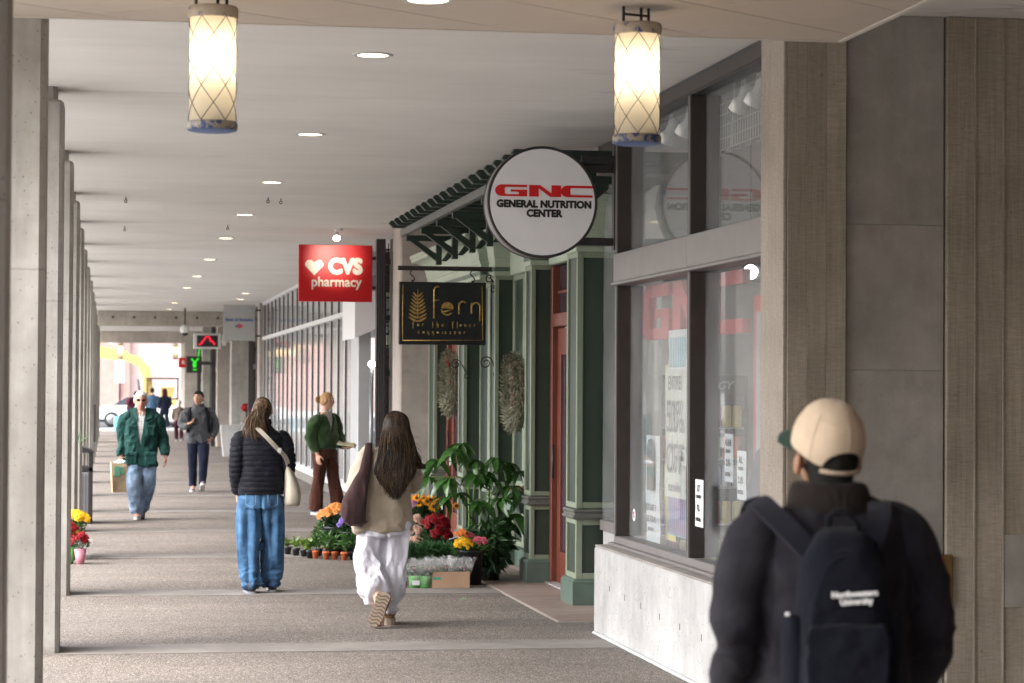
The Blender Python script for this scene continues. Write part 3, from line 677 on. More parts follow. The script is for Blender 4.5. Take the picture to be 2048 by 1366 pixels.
# drinks fridge with shelves of cans
fr = empty('drinks_fridge', (4.50, 18.3, 0), 'black open drinks fridge full of bright cans behind the glass', 'fridge', rz=R(90))
P2 = lambda mb, n, m_: mb.build(n, m_, fr)
P2(MB().box(-.25, .35, -.33, .33, .02, .35), 'base', 'frame_dark'); P2(MB().box(.3, .35, -.33, .33, .35, 1.7), 'back', 'frame_dark')
P2(MB().box(-.25, .35, -.33, .33, 1.70, 1.86), 'header', 'frame_dark'); P2(MB().box(-.25, .35, -.35, -.33, .02, 1.86), 'side', 'frame_dark'); P2(MB().box(-.25, .35, .33, .35, .02, 1.86), 'side', 'frame_dark')
text('header_print', 'C4 ENERGY', .085, (-.255, 0, 1.78), 'paper_white', fr, (R(90), 0, R(-90)), bold=.003, shear=.3)
cans = []
for nm_, c in (('can_orange', (.7, .2, .04)), ('can_green', (.25, .5, .12)), ('can_yellow', (.75, .6, .1)), ('can_red', (.55, .05, .06)), ('can_white', (.7, .7, .7)), ('can_blue', (.1, .25, .6))):
    simple(nm_, c, .3, .1, 30, 0); mb = MB().lathe([(.0, 0), (.032, 0), (.036, .01), (.036, .155), (.03, .17), (0, .17)], 12); me = mb.build('can', nm_); cans.append(me.data); bpy.data.objects.remove(me)
for s_, z in enumerate((.42, .72, 1.0, 1.22, 1.46)):
    P2(MB().box(-.22, .3, -.33, .33, z-.012, z), 'shelf', 'wire_white')
    for k in range(8):
        inst('can', cans[(k//2+s_*2) % 6], fr, (-.16, -.29+.083*k, z))
# wire shelf panel and track lights
ws = empty('wire_rack', (3.82, 14.45, 3.40), 'white wire grid rack hung by a chain under the shop ceiling', 'rack')
mb = MB()
for k in range(26): y = -.75+.06*k; mb.tube([(0, y, -.13), (0, y, .16)], .0028, 4)
for z in (-.13, -.06, .02, .09, .16): mb.tube([(0, -.77, z), (0, .77, z)], .0035, 4)
mb.build('wire_grid', 'wire_white', ws)
mb = MB(); 
for k in range(7): y = -.75+.24*k; mb.tube([(0, y, -.13), (-.0, y, -.16), (-.03, y, -.17)], .003, 4)
mb.build('hooks', 'wire_white', ws); MB().tube([(.02, .25-.003*k, -.12+.02*k) for k in range(32)], .008, 5).build('chain', 'wire_white', ws)
MB().tube([(0, .55, -.1), (-.02, .35, -.18), (0, .25, -.14)], .006, 5).build('strap', 'wire_white', ws)
def spot(y, z, x=3.75, lb='', yaw=0):
    o = empty('track_light', (x, y, z), lb, 'spotlight', 'white track lights inside the upper window', rz=yaw)
    MB().box(-.02, .02, -.05, .05, .10, .14, ch=.005).tube([(0, 0, .1), (0, 0, .05)], .008, 6).build('bracket', 'white_plastic', o)
    a = MB().lathe([(0, .06), (.03, .06), (.034, .02), (.034, -.04), (.052, -.07), (.055, -.12), (.045, -.12)], 18); h = a.build('lamp_head', 'white_plastic', o); h.rotation_euler = (R(28), R(20), 0)
    MB().tube([(0, 0, .05), (0, .06, .09), (0, .1, .03), (0, .06, -.03)], .005, 5).build('wire', 'white_plastic', o)
    return o
MB_t = MB().box(3.735, 3.765, 12.8, 16.9, 3.665, 3.688).build('light_track', 'white_plastic'); tag(MB_t, 'white ceiling track carrying the shop spotlights', 'light track')
spot(15.95, 3.53, lb='white track spotlight furthest left in the upper shop window'); spot(15.45, 3.53, lb='white track spotlight second from left in the upper shop window')
spot(14.05, 3.53, lb='white track spotlight nearest the pier in the upper right pane'); spot(13.7, 3.53, lb='white track spotlight half hidden by the concrete pier')

# ------------------------------------------------------------------ round nutrition sign on brackets
gs = empty('round_sign', (3.05, 17.0, 3.085), 'round white box sign with large red letters over black words above the walkway', 'sign')
RS = .397
MB().lathe([(RS-.012, .0), (RS, .006), (RS, .17), (RS-.02, .185)], 72, ax='y').disc(RS-.02, .185, 72, up=False, ax='y').build('drum', 'frame_bronze_light', gs)
MB().lathe([(RS-.016, .0), (RS-.004, -.006), (RS+.004, 0), (RS+.004, .012), (RS-.004, .016)], 72, ax='y').build('front_rim', 'frame_dark', gs)
MB().lathe([(RS+.003, .175), (RS+.004, .19), (RS-.01, .19)], 72, ax='y').build('back_rim', 'frame_dark', gs)
MB().disc(RS-.012, .0, 72, ax='y').build('sign_face', 'sign_white', gs)
def rr(poly, W_, H_, x, z): return [(x+p[0]*W_, z+p[1]*H_) for p in poly]
def arc(cx, cz, r_x, r_z, a0, a1, n=8): return [(cx+r_x*math.cos(R(a0+(a1-a0)*k/n)), cz+r_z*math.sin(R(a0+(a1-a0)*k/n))) for k in range(n+1)]
Gl = [(1, .80), (1, 1)]+arc(.2, .5, .2, .5, 90, 270)+[(1, 0), (1, .58), (.49, .58), (.49, .40), (.66, .40)]+[(.74, .36), (.74, .20), (.70, .17)]+arc(.36, .28, .06, .11, 270, 180, 4)+arc(.36, .70, .06, .10, 180, 90, 4)
Nl = [(0, 0), (.30, 0), (.30, .78), (.645, 0), (1, 0), (1, 1), (.70, 1), (.70, .22), (.355, 1), (0, 1)]
Nl = [(0, 0), (.30, 0), (.30, .72), (.66, 0), (1, 0), (1, 1), (.70, 1), (.70, .30), (.34, 1), (0, 1)]
Cl = [(1, .80), (1, 1)]+arc(.2, .5, .2, .5, 90, 270)+[(1, 0), (1, .19)]+arc(.36, .28, .06, .09, 270, 180, 4)+arc(.36, .70, .06, .10, 180, 90, 4)
Lw = .232; H0 = .083; z0 = .038
for pl, x in ((Gl, -.345), (Nl, -.098), (Cl, .132)):
    MB().prism(rr(pl, Lw, H0, x, z0), -.0045, -.0008, 'y').build('letter', 'gnc_red', gs)
text('word_print', 'GENERAL NUTRITION', .070, (.012, -.0022, -.017), 'ink_black', gs, bold=.001, fat=.0032, sx=.965, space=1.03, ext=.0012)
text('word_print', 'CENTER', .070, (.012, -.0022, -.083), 'ink_black', gs, bold=.001, fat=.0032, sx=.965, space=1.03, ext=.0012)
for z in (.255, -.272): MB().box(.2, .535, .075, .115, z-.028, z+.028, ch=.003).build('arm', 'frame_dark', gs)
MB().box(.535, .556, .06, .14, -.33, .42, ch=.003).build('mounting_plate', 'frame_dark', gs)
MB().box(.30, .535, .06, .12, .285, .35, ch=.003).build('junction_box', 'frame_dark', gs)

# ------------------------------------------------------------------ hanging lanterns
def lantern_mesh(par):
    rr_, h = .104, .56
    MB().lathe([(rr_-.002, .045), (rr_-.002, h-.045)], 40).build('shade', 'lantern_shade', par)
    for nm_, z0_, z1_, m_ in (('top_band', h-.052, h, 'chipped_cream'), ('bottom_band', .012, .050, 'chipped_blue')):
        MB().lathe([(rr_+.001, z0_), (rr_+.008, z0_+.006), (rr_+.008, z1_-.008), (rr_+.003, z1_), (rr_-.02, z1_)], 40).build(nm_, m_, par)
    MB().lathe([(0, .008), (.09, .006), (rr_+.006, .012)], 40).build('base_plate', 'lantern_base_blue', par)
    MB().disc(rr_, h-.004, 40).build('cap', 'chipped_cream', par)
    mb = MB(); n = 6; turns = 2*math.pi/n; H = h-.1; half = H/3/2*2
    for k in range(n):
        for sg in (1, -1):
            pts = []
            for i in range(37):
                t = i/36; a = k*turns+sg*math.pi*t; pts.append(((rr_+.0015)*math.cos(a), (rr_+.0015)*math.sin(a), .05+H*t))
            mb.tube(pts, .0017, 4)
    mb.build('wire_mesh', 'rust_black', par)
    MB().tube([(0, 0, .18), (0, 0, .27)], .012, 8).build('bulb_stem', 'white_plastic', par)
    MB().ball((0, 0, .335), .030, 16, 10, (1, 1, 2.4)).build('bulb', 'bulb', par)
    for x in (-.075, .02, .06): MB().tube([(x, 0, h-.01), (x, 0, .675)], .007, 8).build('hanging_rod', 'rust_black', par)
    MB().tube([(-.075, 0, .60), (.06, 0, .60)], .006, 8).build('cross_rod', 'rust_black', par)
    MB().lathe([(0, .69), (.06, .69), (.066, .675), (0, .675)], 24, (.02, 0, 0)).build('canopy', 'rust_black', par)
    MB().box(-.02, .025, -rr_+.014, -rr_+.018, .052, .075).build('maker_tag', 'grey_plastic', par)
LZ = 2.89
l1 = empty('lantern', (.443, 10.77, LZ-.012+.0), 'cream glass cylinder lantern with wire net hanging at upper left', 'lantern', 'hanging cylinder lanterns'); lantern_mesh(l1)
l2 = copy_tree(l1, None, (2.372, 10.79, LZ-.025), .35); l2['label'] = 'cream glass cylinder lantern with wire net hanging at upper right, before the shop window'
l3 = copy_tree(l1, None, (.42, 91.2, 2.72), .2); l3['label'] = 'far small glowing lantern at left in the bright end opening'
l4 = copy_tree(l1, None, (2.45, 91.2, 2.72), .6); l4['label'] = 'far small glowing lantern at right in the bright end opening'
# recessed downlights
def downlight():
    o = empty('downlight', (0, 0, 0))
    MB().lathe([(.092, -.002), (.092, -.006), (.118, -.005), (.121, -.0), (.121, .001)], 32).build('trim_ring', 'grey_plastic', o)
    MB().disc(.092, -.0035, 32, up=False).build('lens', 'lamp_warm', o)
    return o
dl = [(1.40, 10.75, SZ), (1.523, 14.2, HC), (1.53, 18.78, HC), (1.53, 23.3, HC), (1.52, 27.8, HC), (1.52, 32.3, HC), (1.53, 37.8, HC), (1.55, 43.7, HC), (1.53, 48.9, HC), (1.53, 57.9, HC), (1.51, 62.9, HC), (1.52, 78.5, HC), (1.53, 83.3, HC), (2.93, 55.0, HC), (2.86, 51.5, HC)]
nmz = ['panelled soffit between the lanterns, cut by the top edge', 'ceiling, largest and nearest in the long row', 'ceiling, second in the long row', 'ceiling, third in the long row', 'ceiling, fourth in the long row', 'ceiling, fifth in the long row', 'ceiling, sixth in the long row']
d0 = None
for i, p in enumerate(dl):
    if d0 is None: d0 = downlight(); o = d0
    else: o = copy_tree(d0)
    o.location = p
    if i in (2, 4): o.scale = (1, 1, 1)
    tag(o, 'lit round downlight in the '+nmz[i] if i < 7 else ('small lit downlight above the grey bank sign, %s of the two' % ('farther' if i == 13 else 'nearer') if i > 12 else 'small distant downlight, %s in the long ceiling row' % ('seventh', 'eighth', 'ninth', 'tenth', 'second to last', 'last')[i-7]), 'ceiling light', 'round downlights in the ceiling')
# ceiling hooks
for i, (x, y) in enumerate([(1.62, 25.2), (1.76, 25.3), (.16, 25.5), (1.42, 29.7), (.18, 30.2)]):
    o = MB().tube([(0, 0, 0), (0, 0, -.03)], .006, 5).tube([(.014*math.cos(a), 0, -.043+.014*math.sin(a)) for a in [k*.6 for k in range(11)]], .005, 5).build('ceiling_hook', 'rust_black', None, (x, y, HC)); tag(o, 'small dark screw hook in the pale ceiling, '+('left of the close pair', 'right of the close pair', 'at left, nearer the camera', 'single one near the fourth downlight', 'at left, farther off')[i], 'hook', 'screw hooks in the ceiling')
sp = empty('sign_spotlight', (2.80, 30.0, HC), 'small white ceiling spotlight aimed at the red pharmacy sign', 'spotlight')
MB().lathe([(0, 0), (.06, 0), (.06, -.02), (.02, -.03), (0, -.03)], 20).build('base', 'white_plastic', sp)
hd = MB().lathe([(0, .05), (.035, .045), (.05, -.05), (.045, -.05)], 20); h_ = hd.build('lamp_head', 'white_plastic', sp, (-.02, 0, -.09)); h_.rotation_euler = (R(-50), 0, 0)
h2 = MB().disc(.044, -.046, 20, up=False).build('lens', 'bulb', h_)
sl = bpy.data.lights.new('spot_lamp', 'SPOT'); sl.energy = 15; sl.spot_size = R(48); sl.spot_blend = .9; sl.color = (1, .88, .72); sl.shadow_soft_size = .04
so = bpy.data.objects.new('spot_lamp', sl); COL.objects.link(so); so.location = (2.80, 29.95, HC-.17); so.rotation_euler = (Vector((2.86, 31.0, 3.42))-so.location).to_track_quat('-Z', 'Y').to_euler(); 
# dome camera on a stem, far
dc = empty('security_camera', (1.9, 62, HC), 'white dome security camera on a dark stem under the far ceiling', 'camera')
MB().tube([(0, 0, 0), (0, 0, -.44)], .02, 8).build('stem', 'frame_dark', dc); MB().lathe([(0, -.42), (.06, -.43), (.12, -.5), (.12, -.62), (.08, -.63)], 20).build('housing', 'white_plastic', dc)
MB().ball((0, 0, -.62), .09, 16, 10, (1, 1, 1)).build('dome', 'frame_dark', dc)
# ================================================================== GREEN FLOWER SHOP FRONT
fs_ = empty('shopfront', (4.0, 24.0, 0), 'dark green panelled flower shop front with pilasters, brick red doors and pergola rafters', 'shopfront')
INV = Matrix.Translation(-Vector((4.0, 24.0, 0)))
def Q(mb, name, m_, par=None):
    o = mb.build(name, m_, None); o.parent = par or fs_
    if par is None: o.matrix_parent_inverse = INV
    return o
def panel_face_y(x0, x1, z0, z1, y, fr, parts):
    """panelled face looking at the camera (-Y), frame proud of a dark recessed panel"""
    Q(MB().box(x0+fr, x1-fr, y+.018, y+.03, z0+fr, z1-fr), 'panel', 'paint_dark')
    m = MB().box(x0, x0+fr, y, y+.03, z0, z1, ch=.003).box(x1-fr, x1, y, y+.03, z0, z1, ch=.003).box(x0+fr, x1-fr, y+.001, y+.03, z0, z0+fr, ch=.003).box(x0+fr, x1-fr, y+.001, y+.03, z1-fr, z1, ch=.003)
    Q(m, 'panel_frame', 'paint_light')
def panel_face_x(y0, y1, z0, z1, x, fr):
    Q(MB().box(x+.018, x+.03, y0+fr, y1-fr, z0+fr, z1-fr), 'panel', 'paint_dark')
    m = MB().box(x, x+.03, y0, y0+fr, z0, z1, ch=.003).box(x, x+.03, y1-fr, y1, z0, z1, ch=.003).box(x+.001, x+.03, y0+fr, y1-fr, z0, z0+fr, ch=.003).box(x+.001, x+.03, y0+fr, y1-fr, z1-fr, z1, ch=.003)
    Q(m, 'panel_frame', 'paint_light')
ZT = 2.86
def mould(x0, x1, y0, y1, z, prof, m_, nm):
    """mitred moulding running round the -X and -Y sides of a pilaster; prof = (offset, dz)"""
    n = len(prof); vs = []
    for (o_, dz) in prof: vs += [(x1, y0-o_, z+dz), (x0-o_, y0-o_, z+dz), (x0-o_, y1+o_*.0, z+dz), (x1, y1, z+dz)]
    f = []
    for i in range(n-1):
        for k in range(3): f.append((i*4+k, i*4+k+1, (i+1)*4+k+1, (i+1)*4+k))
    f.append((0, 1, 2, 3)); f.append(tuple(i+(n-1)*4 for i in (3, 2, 1, 0)))
    return Q(MB().add(vs, f), nm, m_)
band = [(0, 0), (.022, 0), (.03, .012), (.03, .024), (.016, .036), (.016, .048), (.026, .062), (.022, .075), (.0, .08)]
def pilaster(xf, yf, wx, dy, first=False):
    x1 = xf+wx; y1 = yf+dy
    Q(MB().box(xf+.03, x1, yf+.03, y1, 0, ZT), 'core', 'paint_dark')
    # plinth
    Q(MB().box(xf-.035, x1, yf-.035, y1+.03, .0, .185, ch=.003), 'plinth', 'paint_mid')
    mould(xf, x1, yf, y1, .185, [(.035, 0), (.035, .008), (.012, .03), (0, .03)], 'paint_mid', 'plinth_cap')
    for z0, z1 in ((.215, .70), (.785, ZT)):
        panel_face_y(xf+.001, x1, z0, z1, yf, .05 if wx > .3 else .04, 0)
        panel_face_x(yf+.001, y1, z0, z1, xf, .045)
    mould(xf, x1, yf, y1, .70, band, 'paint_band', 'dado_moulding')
PIL = [(3.725, 19.15, 1.75, .45), (3.745, 21.42, .22, .33), (3.755, 23.55, .22, .36), (3.765, 25.75, .22, .40), (3.775, 28.2, .22, .5)]
for k, (x, y, wx, dy) in enumerate(PIL): pilaster(x, y, wx, dy, k == 0)
WX = 3.97
bays_ = [(19.60, 21.42, 'door'), (21.75, 23.55, 'wall'), (23.91, 25.75, 'wall'), (26.15, 28.2, 'door')]
for (y0, y1, kind) in bays_:
    if kind == 'wall':
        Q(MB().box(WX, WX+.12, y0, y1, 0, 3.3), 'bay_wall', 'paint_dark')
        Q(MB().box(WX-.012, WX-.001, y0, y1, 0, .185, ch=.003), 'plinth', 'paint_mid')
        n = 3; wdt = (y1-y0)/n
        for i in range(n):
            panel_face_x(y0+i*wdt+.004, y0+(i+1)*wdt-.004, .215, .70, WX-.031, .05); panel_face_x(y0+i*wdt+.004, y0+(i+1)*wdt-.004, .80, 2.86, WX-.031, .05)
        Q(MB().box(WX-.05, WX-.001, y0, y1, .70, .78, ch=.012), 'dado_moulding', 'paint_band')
    else:
        dr = MB()
        Q(MB().box(WX-.05, WX+.07, y0, y0+.09, 0, 2.85, ch=.006), 'door_jamb', 'door_red'); Q(MB().box(WX-.05, WX+.07, y1-.09, y1, 0, 2.85, ch=.006), 'door_jamb', 'door_red')
        Q(MB().box(WX-.05, WX+.07, y0+.09, y1-.09, 2.30, 2.42, ch=.006), 'door_head', 'door_red')
        d = Q(MB().box(WX+.0, WX+.05, y0+.10, y1-.10, .02, .30, ch=.004).box(WX, WX+.05, y0+.10, y0+.24, .30, 2.29, ch=.004).box(WX, WX+.05, y1-.24, y1-.10, .30, 2.29, ch=.004).box(WX, WX+.05, y0+.24, y1-.24, 2.05, 2.29, ch=.004), 'door', 'door_red')
        Q(MB().box(WX+.02, WX+.03, y0+.24, y1-.24, .30, 2.05), 'door_glass', 'door_glass')
        for a in range(3):
            yy0 = y0+.1+a*(y1-y0-.2)/3; Q(MB().box(WX+.0, WX+.04, yy0, yy0+.03, 2.42, 2.85), 'transom_bar', 'door_red')
        Q(MB().box(WX+.02, WX+.03, y0+.09, y1-.09, 2.42, 2.85), 'transom_glass', 'door_glass'); Q(MB().box(WX, WX+.04, y0+.09, y1-.09, 2.60, 2.625), 'transom_bar', 'door_red')
        Q(MB().box(WX-.10, WX+.08, y0, y1, .0095, .02, ch=.004), 'threshold', 'grey_plastic')
        Q(MB().box(WX, WX+.1, y0, y1, 2.86, 3.3), 'over_door', 'paint_dark')
        Q(MB().tube([(WX-.05, y1-.17, .95), (WX-.05, y1-.17, 1.25)], .012, 8), 'door_pull', 'frame_dark')
# entablature: architrave, frieze, cove cornice; breaks forward over the pilasters
cov = [(0, 0), (.02, 0), (.02, .03), (.008, .045), (.008, .14), (.02, .15), (.02, .17)]+[(.03+.15*(1-math.cos(R(a))), .185+.16*math.sin(R(a))) for a in range(0, 91, 15)]+[(.19, .355), (.19, .375), (.205, .39), (.205, .42), (0, .42)]
def entab(x0, y0, y1, x1=5.3, sc=1.0, z=ZT):
    n = len(cov); vs = []
    for (o_, dz) in cov:
        o_ *= sc; vs += [(x1, y0-o_, z+dz*1.08), (x0-o_, y0-o_, z+dz*1.08), (x0-o_, y1+o_, z+dz*1.08), (x1, y1+o_, z+dz*1.08)]
    f = []
    for i in range(n-1):
        for k in range(3): f.append((i*4+k, i*4+k+1, (i+1)*4+k+1, (i+1)*4+k))
    f.append((0, 1, 2, 3)); f.append(tuple(i+(n-1)*4 for i in (3, 2, 1, 0)))
    Q(MB().add(vs, f), 'cornice', 'cornice_paint')
    Q(MB().box(x0-.014, x1, y0-.014, y1+.014, z+.045, z+.085, ch=.004), 'frieze_band', 'paint_mid')
entab(3.735, 19.17, 19.6); entab(3.74, 24.35, 28.45, 4.4)
for (x, y, wx, dy) in PIL[1:3]: entab(x+.0, y, y+dy, 4.4, .55)
Q(MB().box(3.90, 4.4, 19.6, 24.3, ZT, 3.34, ch=.01), 'entablature_wall', 'cornice_paint')
Q(MB().box(4.05, 5.4, 19.62, 28.6, 3.3, HC-.002), 'upper_wall', 'plaster_pink')
Q(MB().box(3.9, 5.4, 19.2, 19.6, 3.34, HC-.002), 'upper_wall', 'plaster_pink')
# pergola: beam, rafters, braces
Q(MB().box(3.13, 3.19, 17.75, 26.25, 3.40, 3.475, ch=.005), 'pergola_beam', 'paint_band')
for k in range(19):
    y = 17.98+k*.447; L0 = 2.98
    pts = [(L0, 3.525), (L0+.045, 3.478), (4.1, 3.478), (4.1, 3.555), (L0+.02, 3.555)]
    Q(MB().prism(pts, y-.05, y+.05, 'y'), 'rafter', 'pergola_green')
for y in (18.3, 20.6, 22.4, 23.5, 24.72, 25.95):
    m = MB().box(3.16, 3.98, y-.035, y+.035, 3.335, 3.395, ch=.004)
    m.prism([(3.20, 3.335), (3.28, 3.335), (3.50, 3.19), (3.50, 3.11)], y-.034, y+.034, 'y').box(3.485, 3.545, y-.036, y+.036, 3.08, 3.335, ch=.004).prism([(3.545, 3.12), (3.60, 3.12), (3.80, 3.30), (3.80, 3.335), (3.70, 3.335)], y-.030, y+.030, 'y')
    Q(m, 'brace', 'pergola_green')
# sign boards ------------------------------------------------------------------ hanging fern sign
FY = 23.7
hb = empty('sign_bracket', (3.79, FY, 2.93), 'rusty iron sign bracket with scrolls fixed to the green pilaster', 'bracket')
MB().box(-.985, .02, -.02, .02, -.022, .022, ch=.004).build('bar', 'rust_black', hb)
MB().tube([(0.0, 0, .02), (0, 0, -.92)], .011, 8).build('upright', 'rust_black', hb)
def scroll(cx, cz, r0, turns, a0, d=1):
    return [(cx+r0*(1-t*.72)*math.cos(a0+d*turns*2*math.pi*t), 0, cz+r0*(1-t*.72)*math.sin(a0+d*turns*2*math.pi*t)) for t in [k/26 for k in range(27)]]
MB().tube(scroll(-.10, -.93, .065, 1.4, 0.6), .006, 6).tube([(-.05, 0, -.89), (0.0, 0, -1.0)], .006, 6).tube(scroll(0.0, -1.04, .04, 1.3, 1.6, -1), .006, 6).build('lower_scroll', 'rust_black', hb)
MB().tube(scroll(-.07, -.10, .045, 1.3, 0.2), .006, 6).tube(scroll(-.03, -.20, .04, 1.3, 2.5, -1), .006, 6).tube([(-.14, 0, -.03), (-.07, 0, -.055), (-.03, 0, -.13)], .006, 6).build('upper_scroll', 'rust_black', hb)
fb = empty('hanging_sign', (3.25, FY, 2.485), 'black hanging board with gold fern emblem and lettering', 'sign')
MB().box(-.435, .435, -.018, .018, -.31, .31, ch=.006).build('board', 'board_black', fb)
for x in (-.30, .30):
    pts = [(x+.022*math.sin(k*.55), 0, .31+.125*k/12) for k in range(13)]
    MB().tube(pts, .0055, 6).tube([(x, .0, .30), (x, 0, .33)], .01, 6).build('hook', 'rust_black', fb)
gm = MB(); yb = -.0215
def gl_(pts, r_=.006, m=None): (m or gm).tube([(p[0], yb, p[1]) for p in pts], r_, 8, flat=.5 if False else None)
fr_ = MB()
for a, b_ in (((-.395, .275), (-.395, -.270)), ((-.395, -.270), (.405, -.262)), ((.405, -.262), (.395, .28))): fr_.tube([(a[0], yb, a[1]), (b_[0], yb, b_[1])], .0055, 6)
fr_.build('gold_border', 'gold_leaf', fb)
# fern leaf emblem
cx = -.247
em = MB().tube([(cx, yb, .235), (cx, yb, -.055)], [.004, .006], 6)
for k in range(8):
    z = .195-.034*k; L = .05+.008*k if k < 6 else .092
    for s_ in (1, -1):
        vs = []; n = 9
        for i in range(n):
            t = i/(n-1); wv = .0115*math.sin(math.pi*min(1, t*.9+.1))**.6
            px_ = cx+s_*L*t; pz = z-.03+ .045*t**1.5-.006*(k > 5)
            vs += [(px_, yb-.003, pz+wv), (px_, yb-.003, pz-wv)]
        vs2 = [(v[0], yb+.004, v[2]) for v in vs]; N_ = len(vs)
        f = [(2*i, 2*i+1, 2*i+3, 2*i+2) for i in range(n-1)]
        em.add(vs+vs2, f+[(2*i, 2*i+2, N_+2*i+2, N_+2*i) for i in range(n-1)]+[(2*i+1, N_+2*i+1, N_+2*i+3, 2*i+3) for i in range(n-1)])
em.build('fern_emblem', 'gold_leaf', fb)
def stroke(pts, r_=.0085): m = MB().tube([(p[0], yb, p[1]) for p in pts], r_, 8); return m
def carc(cx, cz, r, a0, a1, n=12, rz=None): return [(cx+r*math.cos(R(a0+(a1-a0)*k/n)), cz+(rz or r)*math.sin(R(a0+(a1-a0)*k/n))) for k in range(n+1)]
# f e r n
stroke([(-.085, -.05), (-.085, .225)]+carc(-.045, .225, .04, 180, 75, 6)).tube([(-.095, yb, .13), (-.035, yb, .13)], .0075, 8).build('letter', 'gold_leaf', fb)
e_ = MB().prism([(-.012, .052)]+carc(.048, .052, .060, 180, 0, 14, .062)+[(.108, .045)], yb-.006, yb+.003, 'y')
e_.tube([(p[0], yb, p[1]) for p in [(.105, .04), (-.01, .01)]], .007, 8).tube([(p[0], yb, p[1]) for p in carc(.048, .045, .055, 180, 320, 10, .058)], .0085, 8); e_.build('letter', 'gold_leaf', fb)
stroke([(.165, -.005), (.165, .108)]).tube([(p[0], yb, p[1]) for p in [(.165, .085)]+carc(.205, .085, .035, 150, 40, 6)], .0085, 8).build('letter', 'gold_leaf', fb)
stroke([(.29, .0), (.29, .108)]).tube([(p[0], yb, p[1]) for p in carc(.335, .07, .04, 170, 0, 8)+[(.375, -.075)]], .0085, 8).build('letter', 'gold_leaf', fb)
# thin art-deco small letters, drawn as strokes; cell coordinates (x 0..1, z 0..1 with ascender to 2, descender to -1)
GLY = {'f': [[(.3, -.9), (.3, 1.7), (.45, 1.95), (.8, 1.95)], [(.1, .9), (.7, .9)]], 'o': 'dot', 'r': [[(.2, 0), (.2, 1)], [(.2, .8), (.45, 1), (.75, .95)]],
 't': [[(.3, -.6), (.3, 1.9)]], 'h': [[(.1, -.6), (.1, 1.9)], [(.1, .8), (.4, 1), (.65, .8), (.65, -.6)]], 'e': [[(.75, .45), (.1, .45), (.15, .9), (.6, 1), (.72, .6)], [(.1, .45), (.2, .05), (.7, .0)]],
 'l': [[(.3, -.7), (.3, 1.9)]], 'w': [[(.0, 1), (.1, .1), (.4, .0), (.45, .9)], [(.45, .1), (.8, 0), (.95, 1)]], 'c': [[(.75, .95), (.3, 1), (.12, .5), (.3, 0), (.75, .05)]],
 'n': [[(.1, 0), (.1, 1)], [(.1, .8), (.4, 1), (.65, .8), (.65, -.8)]], 'i': [[(.3, 0), (.3, 1)]], 's': [[(.7, 1), (.2, .95), (.2, .55), (.7, .45), (.7, .05), (.15, 0)]], 'u': [[(.1, 1), (.15, .1), (.6, .05), (.7, .3), (.7, 1)]]}
def small(txt, x0, z0, cw, ch_, adv, r_):
    x = x0; m = MB()
    for c in txt:
        if c == ' ': x += adv*1.15; continue
        gl2 = GLY[c]
        if gl2 == 'dot': m.ball((x+cw*.45, yb, z0+ch_*.5), ch_*.5, 10, 8, (1, .6, 1))
        else:
            for s_ in gl2: m.tube([(x+p[0]*cw, yb, z0+p[1]*ch_) for p in s_], r_, 6)
        x += adv*(.62 if c in 'li' else 1)
    m.build('small_lettering', 'gold_leaf', fb)
small('for the flower', -.30, -.128, .024, .024, .0475, .0032)
small('connoisseur', -.245, -.200, .024, .022, .0475, .003)
# wreaths on the green front
def wreath(loc, label, seed, r_=.34):
    rr_ = random.Random(seed); o = empty('wreath', loc, label, 'wreath', 'dried wreaths on the green front')
    m = MB(); vs = []; fs = []
    for k in range(4200):
        a = rr_.uniform(0, 2*math.pi); t = rr_.uniform(0, 2*math.pi); q = .03+.055*rr_.random()**.5
        rad = r_*(1+.06*math.sin(5*a+seed))
        c = Vector((-.03+math.cos(t)*q*.8, (rad+math.sin(t)*q)*math.cos(a), (rad+math.sin(t)*q)*math.sin(a)))
        d = Vector((math.cos(t)*.9-.3, math.sin(t)*math.cos(a)-math.sin(a)*.9, math.sin(t)*math.sin(a)+math.cos(a)*.9-.3)).normalized(); d = (d+Vector((rr_.gauss(0, .35), rr_.gauss(0, .35), rr_.gauss(0, .35)))).normalized()
        L = rr_.uniform(.03, .075); s_ = d.cross(Vector((rr_.gauss(0, 1), rr_.gauss(0, 1), rr_.gauss(0, 1)))).normalized()*rr_.uniform(.002, .006)
        m.add([c-s_, c+s_, c+d*L+s_*.5, c+d*L-s_*.5], [(0, 1, 2, 3)])
    m.build('needles', 'wreath_needles', o)
    MB().tube([(0, r_*math.cos(a), r_*math.sin(a)) for a in [2*math.pi*k/36 for k in range(37)]], .025, 8).build('ring', 'stem_brown', o)
    for k in range(5):
        a = rr_.uniform(1.8, 4.6); MB().ball((-.08, r_*math.cos(a), r_*math.sin(a)), .024, 10, 7, (1, 1, 1.4)).build('pine_cone' if k % 2 else 'berry', 'stem_brown' if k % 2 else 'petal_red', o)
    return o
wreath((3.80, 22.45, 1.72), 'dried grass wreath hanging on the green front at right, behind the fern sign bracket', 3, .275)
wreath((3.83, 27.0, 1.80), 'dried wreath with red berries on the red door at left of the green front', 5, .28)
# scroll hook left of the near wreath
for (x, y, z, lb) in ((3.70, 22.4, 2.03, 'black iron scroll hook by the near wreath'), (3.66, 25.6, 2.0, 'black iron scroll hook by the far wreath')):
    o = MB().tube(scroll(-.0, 0, .055, 1.4, .6), .006, 6).tube([(.04, 0, .04), (.12, 0, -.09)], .006, 6).tube(scroll(.12, -.12, .04, 1.3, 1.6, -1), .006, 6).build('scroll_hook', 'rust_black', None, (x, y, z)); tag(o, lb, 'hook')
